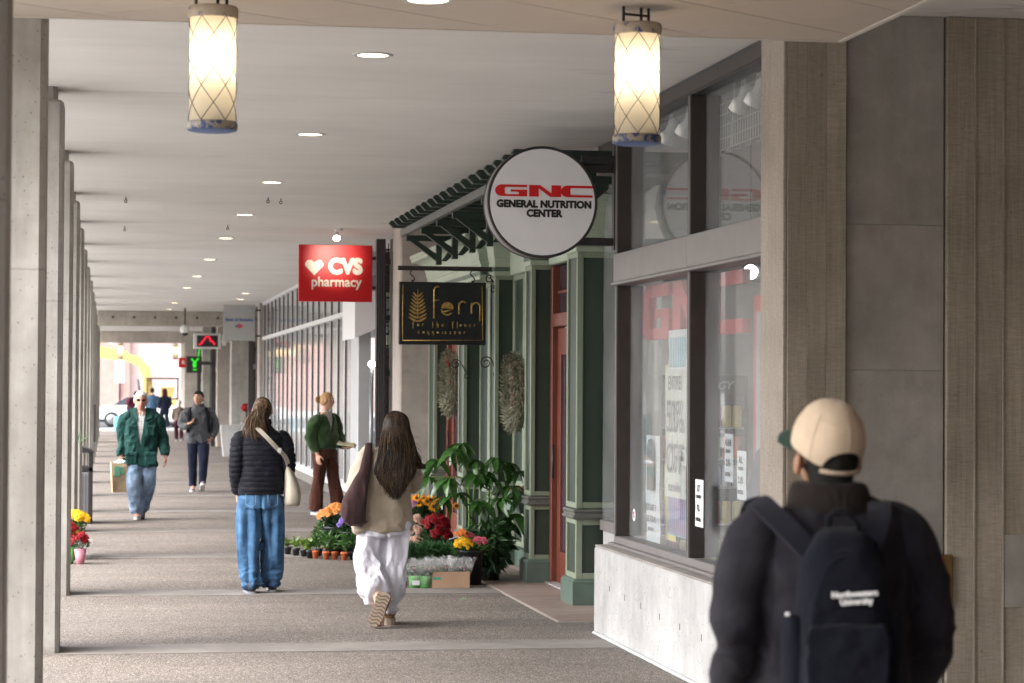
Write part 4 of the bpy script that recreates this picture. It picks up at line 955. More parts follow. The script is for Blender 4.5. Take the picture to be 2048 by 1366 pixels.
# planter box on the wall
pb = empty('wall_planter', (3.84, 22.35, .60), 'small weathered green wooden planter box with dry moss on the green front', 'planter')
MB().prism([(-.10, 0), (.07, 0), (.07, .19), (-.13, .19)], -.42, .42, 'y').build('box', 'wood_planter', pb)
m = MB(); r2 = random.Random(4)
for k in range(260):
    a = Vector((r2.uniform(-.12, .06), r2.uniform(-.4, .4), .19+r2.uniform(0, .03))); d = Vector((r2.gauss(0, 1), r2.gauss(0, 1), r2.uniform(0, .6))).normalized()*.05; s_ = Vector((r2.gauss(0, 1), r2.gauss(0, 1), r2.gauss(0, .5))).normalized()*.007
    m.add([a-s_, a+s_, a+d], [(0, 1, 2)])
m.build('dry_moss', 'moss', pb)
MB().box(-.125, .065, -.41, .41, .16, .195).build('moss_bed', 'moss', pb)

# ================================================================== concrete pier beyond the flower shop, shutters, pharmacy
def pier(x0, x1, y0, y1, m_, lb): o = MB().box(x0, x1, y0, y1, 0, HC-.001, ch=.02).build('concrete_pier', m_); return tag(o, lb, 'pier')
pier(3.46, 4.6, 28.95, 29.75, 'plaster_pink', 'pinkish plastered pier between the green flower shop and the black shutter')
def shutter(x, y, z1, lb, x2=None):
    o = empty('folding_shutter', (x, y, 0), lb, 'shutter', 'folded accordion shutters')
    for k in range(4): MB().box(k*.031, k*.031+.027, -.06, .06, 0, z1, ch=.006).build('slat', 'shutter_brown', o)
    m = MB()
    for k in range(int(z1/.155)): m.box(.125, .175, -.03, .03, .1+k*.155, .125+k*.155, ch=.003)
    for k in range(5): m.box(.125, .185, -.045, .045, .45+k*.72, .52+k*.72, ch=.004)
    m.tube([(.16, 0, .05), (.16, 0, z1-.05)], .006, 6); m.build('gate_links', 'black_metal', o)
    MB().box(.185, .215, -.05, .05, 0, z1).build('guide_rail', 'strip_concrete', o); return o
shutter(3.385, 31.0, 3.66, 'tall folded dark shutter stack right of the red pharmacy sign')
# pharmacy glazed front
ph = empty('shopfront', (3.65, 45.0, 0), 'pharmacy front of tall narrow glass panes between slim silver mullions', 'shopfront')
INV2 = Matrix.Translation(-Vector((3.65, 45.0, 0)))
def Q2(mb, name, m_):
    o = mb.build(name, m_, None); o.parent = ph; o.matrix_parent_inverse = INV2; return o
PX = 3.62; y = 36.1; ys_ = []
while y < 57.2: ys_.append(y); y += 1.24
for i, y in enumerate(ys_):
    Q2(MB().box(PX-.022, PX+.10, y-.045, y+.045, .27, 3.70, ch=.004), 'mullion', 'frame_silver')
    Q2(MB().box(PX-.020, PX+.10, y-.058, y-.046, .27, 3.70), 'mullion_shade', 'frame_dark')  # dark strip painting the shade on the mullion's camera-facing side
    if i+1 < len(ys_):
        Q2(MB().box(PX-.001, PX+.009, y+.045, ys_[i+1]-.058, .27, 2.83), 'window_pane', 'reflect_grey_glass'); Q2(MB().box(PX-.001, PX+.009, y+.045, ys_[i+1]-.058, 2.91, 3.70), 'window_pane', 'reflect_grey_glass')
Q2(MB().box(PX-.06, PX+.10, 36.1, 57.2, 2.83, 2.91, ch=.006), 'rail', 'frame_white'); Q2(MB().box(PX-.06, PX+.10, 36.1, 57.2, 3.66, HC-.001, ch=.006), 'head_rail', 'frame_white'); Q2(MB().box(PX-.09, PX+.12, 36.1, 57.2, .17, .27, ch=.01), 'sill_rail', 'frame_white')
Q2(MB().box(PX-.05, PX+.3, 35.0, 57.4, 0, .17, ch=.01), 'kerb', 'strip_concrete')
Q2(MB().box(PX-.05, PX+.14, 35.0, 36.06, 0, HC-.002, ch=.01), 'door_post', 'frame_silver')
Q2(MB().prism([(3.34, 3.0), (3.62, 3.08), (3.62, 2.55), (3.34, 2.42)], 33.2, 35.0, 'y'), 'awning_sign', 'sign_white')
Q2(MB().box(3.9, 4.9, 34.2, 34.3, 2.32, 3.1), 'inner_sign', 'simple_sage' if 'simple_sage' in M else 'cornice_paint')
Q2(MB().box(3.9, 6.5, 34.6, 34.7, 0, 3.7), 'entrance_back', 'frame_dark')
Q2(MB().lathe([(.115, -.012), (.125, -.012), (.125, .012), (.115, .012)], 28, (3.83, 34.1, 2.62), ax='y').box(3.71, 3.95, 34.09, 34.11, 2.61, 2.63), 'inner_letter', 'frame_dark')
o = MB().tube([(3.62, 33.6, .1), (3.62, 33.6, 2.0)], .03, 8).build('steel_post', 'steel_post'); tag(o, 'slim steel post in the pharmacy entrance', 'post')
o = MB().ball((3.62, 33.6, 2.07), .05, 12, 8).build('entry_light', 'lamp_white'); tag(o, 'small bright light on the post in the pharmacy entrance', 'light')
# entrance side between pier and pharmacy
o = MB().box(4.4, 4.5, 29.8, 35.0, 0, HC-.001).build('entrance_wall', 'grey_panel'); tag(o, 'grey side wall inside the pharmacy entrance', 'wall')
# red pharmacy sign
cs = empty('pharmacy_sign', (2.865, 31.0, 3.21), 'bright red rectangular pharmacy sign with a white heart emblem', 'sign')
MB().box(-.474, .474, 0, .08, -.365, .365, ch=.004).build('panel', 'sign_red', cs)
MB().box(.474, .53, .02, .06, -.2, -.16).box(.474, .53, .02, .06, .18, .22).build('arm', 'frame_dark', cs)
hx, hz, q = -.274, .105, .058
heart = [(hx, hz-.135), (hx+.118, hz-.01), (hx+.118, hz+.022), (hx+.085, hz+.062), (hx+.035, hz+.062), (hx, hz+.03), (hx-.035, hz+.062), (hx-.085, hz+.062), (hx-.118, hz+.022), (hx-.118, hz-.01)]
MB().prism(heart, -.006, -.001, 'y').build('heart', 'sign_cream', cs)
text('word_print', 'CVS', .265, (.125, -.003, .082), 'sign_cream', cs, bold=.004, fat=.015, sx=.92, ext=.002, space=1.0)
text('word_print', 'pharmacy', .175, (.01, -.003, -.115), 'sign_cream', cs, bold=.001, fat=.003, sx=.95, ext=.002)
# ------------------------------------------------------------------ further shops (blurred in the photograph)
pier(3.50, 4.3, 57.4, 58.0, 'plaster_pink', 'concrete pier at the far end of the pharmacy glazing')
shutter(3.30, 58.3, 3.66, 'folded dark shutter beside the grey bank sign').location.z = 0
bs = empty('bank_sign', (2.99, 56.6, 3.22), 'flat grey hanging bank sign with blue lettering and red flag mark', 'sign')
MB().box(-.37, .37, 0, .06, -.415, .415, ch=.004).build('panel', 'sign_grey', bs)
MB().box(.37, .50, .01, .05, .28, .32).box(.37, .50, .01, .05, -.32, -.28).build('arm', 'frame_dark', bs)
text('word_print', 'Bank of America', .098, (.0, -.003, .075), 'ink_blue', bs, bold=.003, sx=.97, ext=.002)
fl = MB(); 
for k in range(4): fl.prism([(-.11+.055*k, -.075+0*k), (-.065+.055*k, -.045+.0*k), (-.02+.055*k, -.075), (-.065+.055*k, -.105)], -.006, -.001, 'y')
MB().prism([(.0, -.02), (.11, -.075), (.0, -.13), (-.055, -.10), (.01, -.07), (-.05, -.045)], -.006, -.001, 'y').build('flag_mark', 'ink_red', bs)
MB().prism([(-.11, -.075), (-.06, -.05), (-.01, -.075), (-.06, -.10)], -.0075, -.002, 'y').build('flag_mark', 'ink_blue', bs)
def farshop(y0, y1, x, lb, frm, glass, n=3):
    o = empty('shopfront', (x, (y0+y1)/2, 0), lb, 'shopfront'); h = (y1-y0)/2
    MB().box(0, .1, -h, h, 0, .5, ch=.01).build('stall_riser', 'strip_concrete', o); MB().box(0, .12, -h, h, 2.9, HC-.001, ch=.01).build('fascia_panel', frm, o)
    for k in range(n+1): yy = -h+k*(2*h)/n; MB().box(-.02, .12, yy-.06, yy+.06, .5, 2.9, ch=.004).build('post', frm, o)
    for k in range(n): MB().box(.05, .06, -h+k*2*h/n+.06, -h+(k+1)*2*h/n-.06, .5, 2.9).build('window_pane', glass, o)
    MB().box(0, .10, -h, h, 2.2, 2.32).build('transom', frm, o)
    MB().box(1.2, 1.3, -h, h, 0, 3.7).build('back_wall', 'cornice_paint', o); return o
farshop(58.6, 64.4, 3.75, 'far shop front with brown frames and pale green interior beyond the bank sign', 'frame_bronze', 'glass_clear', 3)
pier(3.20, 3.9, 64.5, 65.2, 'column_concrete', 'concrete pier under the first cross beam')
farshop(65.3, 69.4, 3.45, 'far shop front with brown frames just beyond the cross beam', 'frame_bronze', 'glass_clear', 2)
pier(3.05, 3.7, 69.5, 70.1, 'plaster_pink', 'second far concrete pier behind the red glowing sign')
shutter(2.92, 70.4, 3.66, 'folded dark shutter behind the red glowing sign')
farshop(70.8, 78.8, 3.25, 'dim far shop front between two shutters', 'frame_bronze', 'glass_clear', 3)
pier(3.0, 3.6, 79.2, 79.9, 'column_concrete', 'third far concrete pier behind the green glowing sign')
shutter(2.87, 80.2, 3.3, 'folded dark shutter behind the green glowing sign')
pier(2.72, 4.8, 88.9, 93.4, 'beam_concrete', 'wide pale concrete wall at right of the bright end opening')
# LED signs
rs = empty('led_sign', (2.63, 66.0, 2.96), 'white framed glowing sign showing a red arch of dots', 'sign')
MB().box(-.37, .37, 0, .14, -.21, .21, ch=.01).build('frame', 'white_plastic', rs); MB().box(-.28, .28, -.012, -.001, -.155, .155).build('screen', 'frame_dark', rs)
m = MB()
r3 = random.Random(2)
for k in range(34):
    t = k/33; sgn = -1 if k % 2 else 1; a = t; x = sgn*(.04+.17*t); z = .10-.2*t**.9+r3.uniform(-.02, .02); m.ball((x+r3.uniform(-.02, .02), -.016, z), .019, 8, 5, (1, .5, 1))
for x in (-.04, 0, .04): m.ball((x, -.016, .115), .022, 8, 5, (1, .5, 1))
m.build('glowing_arch', 'led_red', rs)
MB().box(.37, .62, .04, .1, -.03, .03).build('arm', 'white_plastic', rs); MB().box(.40, .52, .0, .12, -.12, .18, ch=.01).build('side_box', 'white_plastic', rs)
gs2 = empty('led_sign', (2.44, 70.2, 2.37), 'black sign with glowing green rabbit shape and bar', 'sign')
MB().box(-.24, .21, 0, .12, -.25, .23, ch=.01).build('frame', 'frame_dark', gs2)
MB().ball((0, -.008, -.02), .06, 12, 8, (1, .15, 1.35)).ball((0, -.008, .05), .05, 12, 8, (1, .15, .9)).tube([(-.02, -.008, .07), (-.09, -.008, .16)], [.02, .03], 8).tube([(.02, -.008, .07), (.11, -.008, .17)], [.02, .03], 8).build('glowing_shape', 'led_green', gs2)
MB().box(-.05, .06, -.008, -.001, -.18, -.14).build('glowing_bar', 'led_green', gs2); MB().tube([(.12, .05, .23), (.14, .05, .62)], .02, 6).build('glowing_tube', 'led_green', gs2)
MB().box(.21, .60, .03, .09, -.02, .03).build('arm', 'frame_dark', gs2)
o = empty('red_sign', (2.25, 74.0, 2.46), 'small red square sign left of the green glowing sign', 'sign'); MB().box(-.16, .12, 0, .06, -.16, .14, ch=.01).build('panel', 'sign_red', o)
text('word_print', 'R', .16, (-.02, -.004, -.01), 'sign_cream', o, bold=.006); MB().box(.12, .9, .01, .05, -.03, .03).build('arm', 'frame_dark', o)
# white planter, small railing and red flower display by the far shops
o = empty('planter', (3.02, 60.5, 0), 'large pale concrete planter standing before the far shop windows', 'planter'); MB().prism([(-.20, 0), (.14, 0), (.2, .78), (-.27, .78)], -.3, .3, 'y').build('pot', 'white_concrete', o)
o = empty('railing', (3.45, 60.0, 0), 'low grey slatted cafe railing right of the pale planter', 'railing')
for k in range(9): MB().box(-.22+.055*k, -.19+.055*k, -.02, .02, .0, .80).build('slat', 'frame_silver', o)
MB().box(-.24, .27, -.03, .03, .80, .86).build('top_rail', 'frame_silver', o)
o = empty('cafe_stool', (3.48, 62.0, 1.02), 'small red round seat showing above the cafe railing', 'chair'); MB().ball((0, 0, .18), .16, 14, 8, (1, 1, .7)).build('seat', 'petal_red', o); MB().tube([(0, 0, .1), (0, 0, -1.02)], .02, 6).build('leg', 'frame_dark', o)
# ================================================================== END OF THE ARCADE: street, excavator, cars, brick building
bb = empty('brick_building', (2, 168, 0), 'tall pinkish brick building with narrow arched windows across the street', 'building')
MB().box(-30, -.6, 0, 8, -.1, 22).build('wall', 'brick_far', bb); MB().box(-.6, 34, .6, 8, -.1, 22).build('wall', 'brick_pale', bb)
MB().box(-30, 34, -.15, .7, 6.0, 6.5).build('string_course', 'poster_cream', bb)
for x in (-8.6, -7.0, -4.6, -1.6): MB().box(x, x+.35, -.2, 0, 0, 18).build('pilaster', 'brick_far', bb)
for x in (3.55, 6.9, 10.2, 13.5):
    f = MB().box(x-.5, x+.5, .48, .62, 2.8, 4.95).build('window', 'poster_cream', bb)
    for (z0, z1) in ((2.95, 3.7), (3.9, 4.75)): MB().box(x-.3, x+.3, .40, .47, z0, z1).build('pane', 'car_glass', f)
pv = MB().box(-400, 400, 94, 101, -.15, -.02, ch=.01).build('pavement', 'outdoor_paving'); tag(pv, kind='structure')
pv = MB().box(-400, 400, 140, 168, -.15, -.02).build('pavement', 'outdoor_paving'); tag(pv, kind='structure')
# excavator
ex = empty('excavator', (2.75, 117, -.1), 'yellow excavator with raised arm working in the street', 'excavator')
def wheel_track(y):
    m = MB(); pts = [(-1.7+.45*math.cos(a), .45+.45*math.sin(a)) for a in [R(90+180*k/8) for k in range(9)]]+[(1.7+.45*math.cos(a), .45+.45*math.sin(a)) for a in [R(-90+180*k/8) for k in range(9)]]
    m.prism(pts, y-.25, y+.25, 'y'); return m
for y in (-1.1, 1.1): wheel_track(y).build('track', 'tyre', ex)
MB().box(-1.9, 2.4, -1.3, 1.3, 1.0, 2.1, ch=.12).build('body', 'excavator_yellow', ex)
MB().box(-1.75, 1.0, -1.2, .3, 2.1, 2.25, ch=.03).box(-1.75, -1.67, -1.2, -1.1, 2.2, 3.95).box(-1.75, -1.65, .2, .3, 2.2, 3.95).box(.9, 1.0, -1.2, -1.1, 2.2, 3.95).box(.9, 1.0, .2, .3, 2.2, 3.95).box(-1.8, 1.05, -1.25, .35, 3.9, 4.05, ch=.05).build('cab_frame', 'frame_dark', ex)
MB().box(-1.7, .95, -1.17, .25, 2.25, 3.9).build('cab_glass', 'glass_clear', ex)
MB().prism([(-.6, 2.3), (.5, 2.3), (.7, 3.2), (-.5, 3.2)], -.5, -.2, 'y').build('seat', 'excavator_yellow', ex)
MB().prism([(-1.0, 1.6), (-1.9, 1.6), (-2.0, 4.0), (-2.5, 5.0), (-3.6, 5.6), (-3.5, 6.2), (-2.3, 5.8), (-1.4, 4.8)], .4, .8, 'y').build('boom', 'excavator_yellow', ex)
MB().prism([(-3.3, 5.4), (-3.4, 6.3), (-8.5, 7.3), (-8.6, 6.6), (-5.6, 5.7)], .42, .78, 'y').build('stick', 'excavator_yellow', ex)
MB().tube([(-3.6, .6, 6.6), (-6.6, .6, 7.5)], .09, 8).build('ram', 'frame_white', ex); MB().tube([(-2.2, .6, 1.9), (-2.5, .6, 3.9)], .10, 8).build('ram', 'frame_dark', ex)
MB().prism([(-8.4, 6.8), (-9.2, 6.6), (-9.4, 5.6), (-8.5, 5.2)], .2, 1.0, 'y').build('bucket', 'frame_dark', ex)
ex.scale = (.55,)*3
# cars
def car(loc, rz, label, col_):
    o = empty('parked_car', loc, label, 'car', None, rz)
    prof = [(-2.25, .35), (-2.3, .62), (-2.2, .88), (-1.45, .98), (-.75, 1.38), (.75, 1.42), (1.55, 1.02), (2.15, .92), (2.28, .6), (2.2, .32)]
    vs = []; n = len(prof); W_ = .88
    for (x, z) in prof:
        t = max(0, min(1, (z-.95)/.45)); w_ = W_-.22*t; vs += [(x, -w_, z), (x, w_, z)]
    m = MB().add(vs, [(2*i, 2*i+1, 2*((i+1) % n)+1, 2*((i+1) % n)) for i in range(n)])
    m.prism([(p[0], p[1]) for p in prof if p[1] < 1.0], -W_+.001, W_-.001, 'y'); m.build('body', col_, o)
    for s_ in (-1, 1):
        m2 = [(-1.3, .99), (-.72, 1.33), (.70, 1.37), (1.38, 1.03)]; MB().add([(p[0], s_*(W_-.005-.22*max(0, (p[1]-.95)/.45)+.012), p[1]) for p in m2], [(0, 1, 2, 3)]).build('side_window', 'car_glass', o)
        for x in (-1.4, 1.42):
            w_ = MB().lathe([(0, -.11), (.30, -.11), (.34, -.08), (.34, .08), (.30, .11), (0, .11)], 24, ax='y').build('wheel', 'tyre', o, (x, s_*.80, .34)); MB().lathe([(0, -.12), (.2, -.125), (.22, -.115)], 16, ax='y').lathe([(0, .12), (.2, .125), (.22, .115)], 16, ax='y').build('rim', 'chrome', w_)
    MB().add([(1.57, -.66, 1.03), (1.57, .66, 1.03), (.80, .60, 1.415), (.80, -.60, 1.415)], [(0, 1, 2, 3)]).build('windscreen', 'car_glass', o).location = (.012, 0, .012)
    for s_ in (-1, 1): MB().box(2.16, 2.27, s_*.52-.14, s_*.52+.14, .66, .80, ch=.02).build('headlight', 'white_plastic', o)
    MB().box(-2.28, 2.26, -.86, .86, .24, .36, ch=.04).build('bumper', 'frame_dark', o)
    return o
car((1.55, 110, -.12), R(0), 'white hatchback parked across the bright opening at left', 'car_white')
car((4.6, 104.5, -.12), R(200), 'white saloon car at right of the bright opening, behind the walkers', 'car_white')
c3 = car((-9.5, 22.5, -.16), R(90), 'silver car parked outside the arcade, mirrored in the shop window', 'car_silver')
o = empty('street_sign', (.50, 112.5, -.12), 'thin dark post with a white panel standing on the street beyond the opening', 'sign'); MB().lathe([(.06, 0), (.05, .3), (.045, 1.95)], 12).build('post', 'frame_dark', o); MB().box(-.22, .22, -.04, .04, 1.95, 3.0, ch=.03).build('panel', 'frame_white', o)

# ================================================================== LITTER BINS
def bin_(loc, rz, label):
    o = empty('litter_bin', loc, label, 'litter bin', 'litter bins by the columns', rz)
    H = .98; w_, d = .30, .30
    for x in (-w_, w_-.05):
        for y in (-d, d-.05): MB().box(x, x+.05, y, y+.05, 0, H-.06, ch=.006).build('post', 'frame_dark', o)
    MB().box(-w_, w_, -d, d, .66, .72, ch=.006).build('top_rail', 'frame_dark', o); MB().box(-w_, w_, -d, d, .02, .06, ch=.006).build('bottom_rail', 'frame_dark', o)
    MB().prism([(-w_-.02, H-.08)]+[(-w_-.02+(2*w_+.04)*t, H-.08+.09*math.sin(math.pi*t)**.6) for t in [k/12 for k in range(1, 12)]]+[(w_+.02, H-.08)], -d-.02, d+.02, 'y').build('hood', 'frame_dark', o)
    for s_ in (-1, 1):
        MB().box(-w_+.055, w_-.055, s_*(d-.015)-.006, s_*(d-.015)+.006, .065, .655).build('side_panel', 'bin_panel', o)
        MB().box(s_*(w_-.015)-.006, s_*(w_-.015)+.006, -d+.055, d-.055, .065, .655).build('side_panel', 'bin_panel', o)
    m = MB()
    for i in range(12):
        for j in range(20): m.box(-w_+.07+.040*i, -w_+.086+.040*i, -d-.0015, -d+.006, .085+.028*j, .097+.028*j)
    h = m.build('perforation', 'frame_dark', o); h['kind'] = 'stuff'
    return o
bin_((-.49, 31.35, 0), 0, 'grey and black litter bin with perforated panel beside the left columns')
bin_((-.60, 76.2, 0), 0, 'far litter bin at the left of the bright opening')
o = empty('sign_stand', (-.42, 52.0, 0), 'small dark signboard post by the far left columns', 'sign'); MB().box(-.03, .03, -.03, .03, 0, 1.2).box(-.2, .16, -.03, .0, .55, 1.35, ch=.01).build('board', 'frame_dark', o)

# ================================================================== PLANTS AND FLOWERS
def leaf_mesh(nm, L, W_, m_, droop=.35, n=6, fold=.25):
    vs = []; fs = []
    for i in range(n+1):
        t = i/n; ww = W_*math.sin(math.pi*min(1, t*.92+.03))**.8*(1-.25*t); x = L*t; z = -droop*L*t*t+.08*L*math.sin(t*3)
        vs += [(x, -ww, z+fold*ww), (x, 0, z), (x, ww, z+fold*ww)]
    for i in range(n):
        a = i*3; fs += [(a, a+1, a+4, a+3), (a+1, a+2, a+5, a+4)]
    me = bpy.data.meshes.new(nm); me.from_pydata(vs, [], fs); me.materials.append(M[m_]); me.polygons.foreach_set('use_smooth', [True]*len(fs)); me.update(); return me
def aim(p, d, roll=0, s=1.0):
    d = Vector(d).normalized(); q = d.to_track_quat('X', 'Z').to_matrix().to_4x4()
    return Matrix.Translation(Vector(p)) @ q @ Matrix.Rotation(roll, 4, 'X') @ Matrix.Diagonal((s, s, s, 1))
# large potted umbrella tree with drooping leaves
ut = empty('potted_tree', (3.28, 22.05, 0), 'tall leafy potted plant with glossy drooping leaves beside the green pilaster', 'potted plant')
MB().lathe([(0, .0), (.12, 0), (.15, .26), (.16, .28), (.14, .28)], 20).build('pot', 'black_pot', ut); MB().disc(.138, .26, 20).build('soil', 'soil', ut)
lmA = leaf_mesh('leaf', .215, .042, 'leaf_glossy', .5); lmB = leaf_mesh('leaf', .18, .036, 'leaf_glossy', .3)
r4 = random.Random(11); tips = []
MB().tube([(0, 0, .2), (.01, 0, .55), (-.0, .02, .86)], [.016, .013, .010], 8).tube([(.03, .02, .2), (.04, .02, .6), (.06, .0, .95)], [.014, .011, .009], 8).tube([(.15, .05, .2), (.19, .05, .6), (.20, .04, .88)], [.017, .015, .010], 8).build('trunk', 'stem_green', ut)
stems = MB()
cl = [(-.30, -.10, 1.08), (-.12, -.15, 1.14), (.05, -.12, 1.10), (.22, -.10, 1.12), (.36, -.05, 1.06), (.47, .0, .98), (-.38, .0, .92), (-.22, -.25, .95), (.0, -.28, .95), (.16, -.22, .92), (.34, -.2, .86), (.46, -.05, .80),
      (-.14, -.28, .78), (.08, -.3, .74), (.28, -.25, .72), (.42, -.15, .62), (.22, -.2, .58), (-.05, .1, 1.24), (.36, .0, .50), (.48, 0, .70), (-.28, -.15, .76), (.12, -.1, 1.02)]
for k, c in enumerate(cl):
    c = Vector(c)+Vector((r4.gauss(0, .015), r4.gauss(0, .02), r4.gauss(0, .015)))
    b0 = Vector((r4.choice([0, .05, .19]), 0, min(.9, c.z-.12))); stems.tube([b0, (b0+c)/2+Vector((0, 0, .06)), c], [.006, .005, .004], 5)
    n = r4.choice([6, 7, 7, 8]); a0 = r4.uniform(0, 6)
    for j in range(n):
        a = a0+2*math.pi*j/n; d = Vector((math.cos(a), math.sin(a), -.45+r4.uniform(-.45, .35)))
        inst('leaf', lmA if r4.random() < .6 else lmB, ut, mw=aim(c, d, r4.uniform(-.6, .6), r4.uniform(.6, 1.15)))
stems.build('branches', 'stem_green', ut)
# flowers
def bloom_mesh(nm, m_, r_, petals=14, cup=.5, layers=3, seed=0, pw=.45):
    rr_ = random.Random(seed); m = MB()
    for l in range(layers):
        q = petals-l*3; el = cup*(l/(layers)) 
        for k in range(max(4, q)):
            a = 2*math.pi*k/max(4, q)+l*.4+rr_.uniform(-.1, .1); L = r_*(1-.22*l)*rr_.uniform(.85, 1.1); e = el+rr_.uniform(-.15, .15)
            d = Vector((math.cos(a)*math.cos(e), math.sin(a)*math.cos(e), math.sin(e))); s_ = Vector((-math.sin(a), math.cos(a), 0))*L*pw*.5; up = Vector((0, 0, .12*L))
            c = Vector((0, 0, .05*r_*l)); m.add([c, c+d*L*.55-s_, c+d*L-up*.5, c+d*L*.55+s_, c+d*L*.55+up], [(0, 1, 4), (1, 2, 4), (2, 3, 4), (3, 0, 4)])
    o = m.build(nm, m_); me = o.data; bpy.data.objects.remove(o); return me
gerb = bloom_mesh('flower', 'petal_gold', .05, 16, .25, 2, 1, .38); carn_o = bloom_mesh('flower', 'petal_orange', .042, 16, 1.2, 5, 2, .6); carn_p = bloom_mesh('flower', 'petal_peach', .034, 16, 1.3, 5, 3, .6)
rose_r = bloom_mesh('flower', 'petal_red', .036, 12, 1.4, 4, 4, .8); rose_k = bloom_mesh('flower', 'petal_pink', .034, 12, 1.4, 4, 5, .8); mum_y = bloom_mesh('flower', 'petal_yellow', .032, 18, 1.2, 5, 6, .4)
star_r = bloom_mesh('flower', 'petal_rust', .034, 6, .3, 2, 7, .5); iris = bloom_mesh('flower', 'petal_purple', .034, 8, 1.0, 3, 8, .7); lil = bloom_mesh('flower', 'petal_lilac', .038, 8, .3, 2, 9, .5); mum_big = bloom_mesh('flower', 'petal_yellow', .05, 18, 1.3, 6, 10, .6)
eye_me = MB().ball((0, 0, .008), .016, 10, 6, (1, 1, .5)).build('eye', 'flower_eye'); eye_d = eye_me.data; bpy.data.objects.remove(eye_me)
def blooms(par, me, pts, s=1, name='flower', jit=.3, out=None, eye=False, seed=0):
    rr_ = random.Random(seed+len(pts))
    for p in pts:
        d = Vector((rr_.gauss(0, jit), -.75+rr_.gauss(0, jit), .65+rr_.gauss(0, jit))) if out is None else (Vector(p)-Vector(out)).normalized()+Vector((rr_.gauss(0, jit*.4), rr_.gauss(0, jit*.4)-.25, rr_.gauss(0, jit*.4)))
        q = d.to_track_quat('Z', 'Y').to_matrix().to_4x4(); f = rr_.uniform(.85, 1.15)*s
        o = inst(name, me, par, mw=Matrix.Translation(Vector(p)) @ q @ Matrix.Diagonal((f, f, f, 1)))
        if eye: inst('eye', eye_d, o)
def dome(c, rx, rz, n, seed, ry=None, up=1.0):
    rr_ = random.Random(seed); out = []; ry = ry or rx; k = 0
    while len(out) < n:
        k += 1; i = len(out)+.5; a = i*2.39996; t = (i/n)**.5
        out.append((c[0]+rx*t*math.cos(a)+rr_.gauss(0, .006), c[1]+ry*t*math.sin(a), c[2]+rz*math.sqrt(max(0, 1-t*t))*up+rr_.gauss(0, .008)))
    return out
def foliage(par, nm, c, rad, n, m_, L=.06, W_=.012, seed=0, upb=.5, kind=True, down=0):
    rr_ = random.Random(seed); m = MB()
    for k in range(n):
        u = Vector((rr_.gauss(0, 1), rr_.gauss(0, 1), rr_.gauss(0, 1))).normalized()*rr_.random()**.4
        p = Vector(c)+Vector((u.x*rad[0], u.y*rad[1], u.z*rad[2])); d = (Vector((u.x, u.y, u.z*.6+upb-down))+Vector((rr_.gauss(0, .4), rr_.gauss(0, .4), rr_.gauss(0, .4)))).normalized()
        s_ = d.cross(Vector((rr_.gauss(0, 1), rr_.gauss(0, 1), rr_.gauss(0, 1)))).normalized()*W_*rr_.uniform(.6, 1.3); l = L*rr_.uniform(.6, 1.3); nrm = d.cross(s_).normalized()*W_*.3
        m.add([p, p+d*l*.45-s_+nrm, p+d*l, p+d*l*.45+s_+nrm, p+d*l*.5], [(0, 1, 4), (1, 2, 4), (2, 3, 4), (3, 0, 4)])
    o = m.build(nm, m_, par)
    if kind: o['kind'] = 'stuff'
    return o
def bucket(par, r0, r1, h, m_='black_pot', nm='bucket'):
    return MB().lathe([(0, .0), (r0, 0), (r1, h*.93), (r1+.006, h*.94), (r1+.006, h), (r1-.008, h), (r1-.012, h*.8), (0, h*.8)], 24).build(nm, m_, par)
# small foliage plants in a row: 4 terracotta, 5 black plastic pots
row = [(1.93, 25.1, 'b'), (2.00, 24.95, 'b'), (2.045, 24.75, 'b'), (2.10, 24.72, 't'), (2.195, 24.55, 't'), (2.28, 24.55, 't'), (2.37, 24.45, 't'), (2.46, 24.5, 'b'), (1.86, 25.3, 'b'), (2.16, 25.0, 'b'), (2.26, 25.0, 'b')]
lw = leaf_mesh('leaf', .085, .024, 'leaf_bright', .3, 5); lm2 = leaf_mesh('leaf', .10, .020, 'leaf_mid', .2, 5)
names_ = ['first small variegated plant in a black pot left of the row', 'second small plant in a black pot left of the terracotta pots', 'third small plant in a black pot touching the terracotta pots', 'leafy plant in the leftmost terracotta pot', 'leafy plant in the second terracotta pot from left', 'leafy plant in the third terracotta pot from left', 'leafy plant in the rightmost terracotta pot', 'leafy plant in a black pot right of the terracotta pots, by the white trousers', 'pale leaved plant at the far left end of the pot row', 'leafy plant behind the terracotta pots at left', 'leafy plant behind the terracotta pots at right']
for k, (x, y, t) in enumerate(row):
    o = empty('pot_plant', (x, y, 0), names_[k], 'potted plant', 'small potted plants in a row on the floor'); q = .036
    MB().lathe([(0, 0), (q*.75, 0), (q, .062), (q+.005, .064), (q+.005, .082), (q-.004, .082), (0, .075)], 18).build('pot', 'terracotta' if t == 't' else 'black_pot', o)
    br = k < 3 or k == 8; rr_ = random.Random(40+k); n = 26
    for j in range(n):
        a = rr_.uniform(0, 6.28); e = rr_.uniform(.1, 1.35); z = .085+rr_.uniform(0, .07 if br else .13)
        inst('leaf', lw if br else lm2, o, mw=aim((.012*math.cos(a), .012*math.sin(a), z), (math.cos(a)*math.cos(e), math.sin(a)*math.cos(e), math.sin(e)), rr_.uniform(-.5, .5), rr_.uniform(.6, 1.05) if br else rr_.uniform(.7, 1.2)))
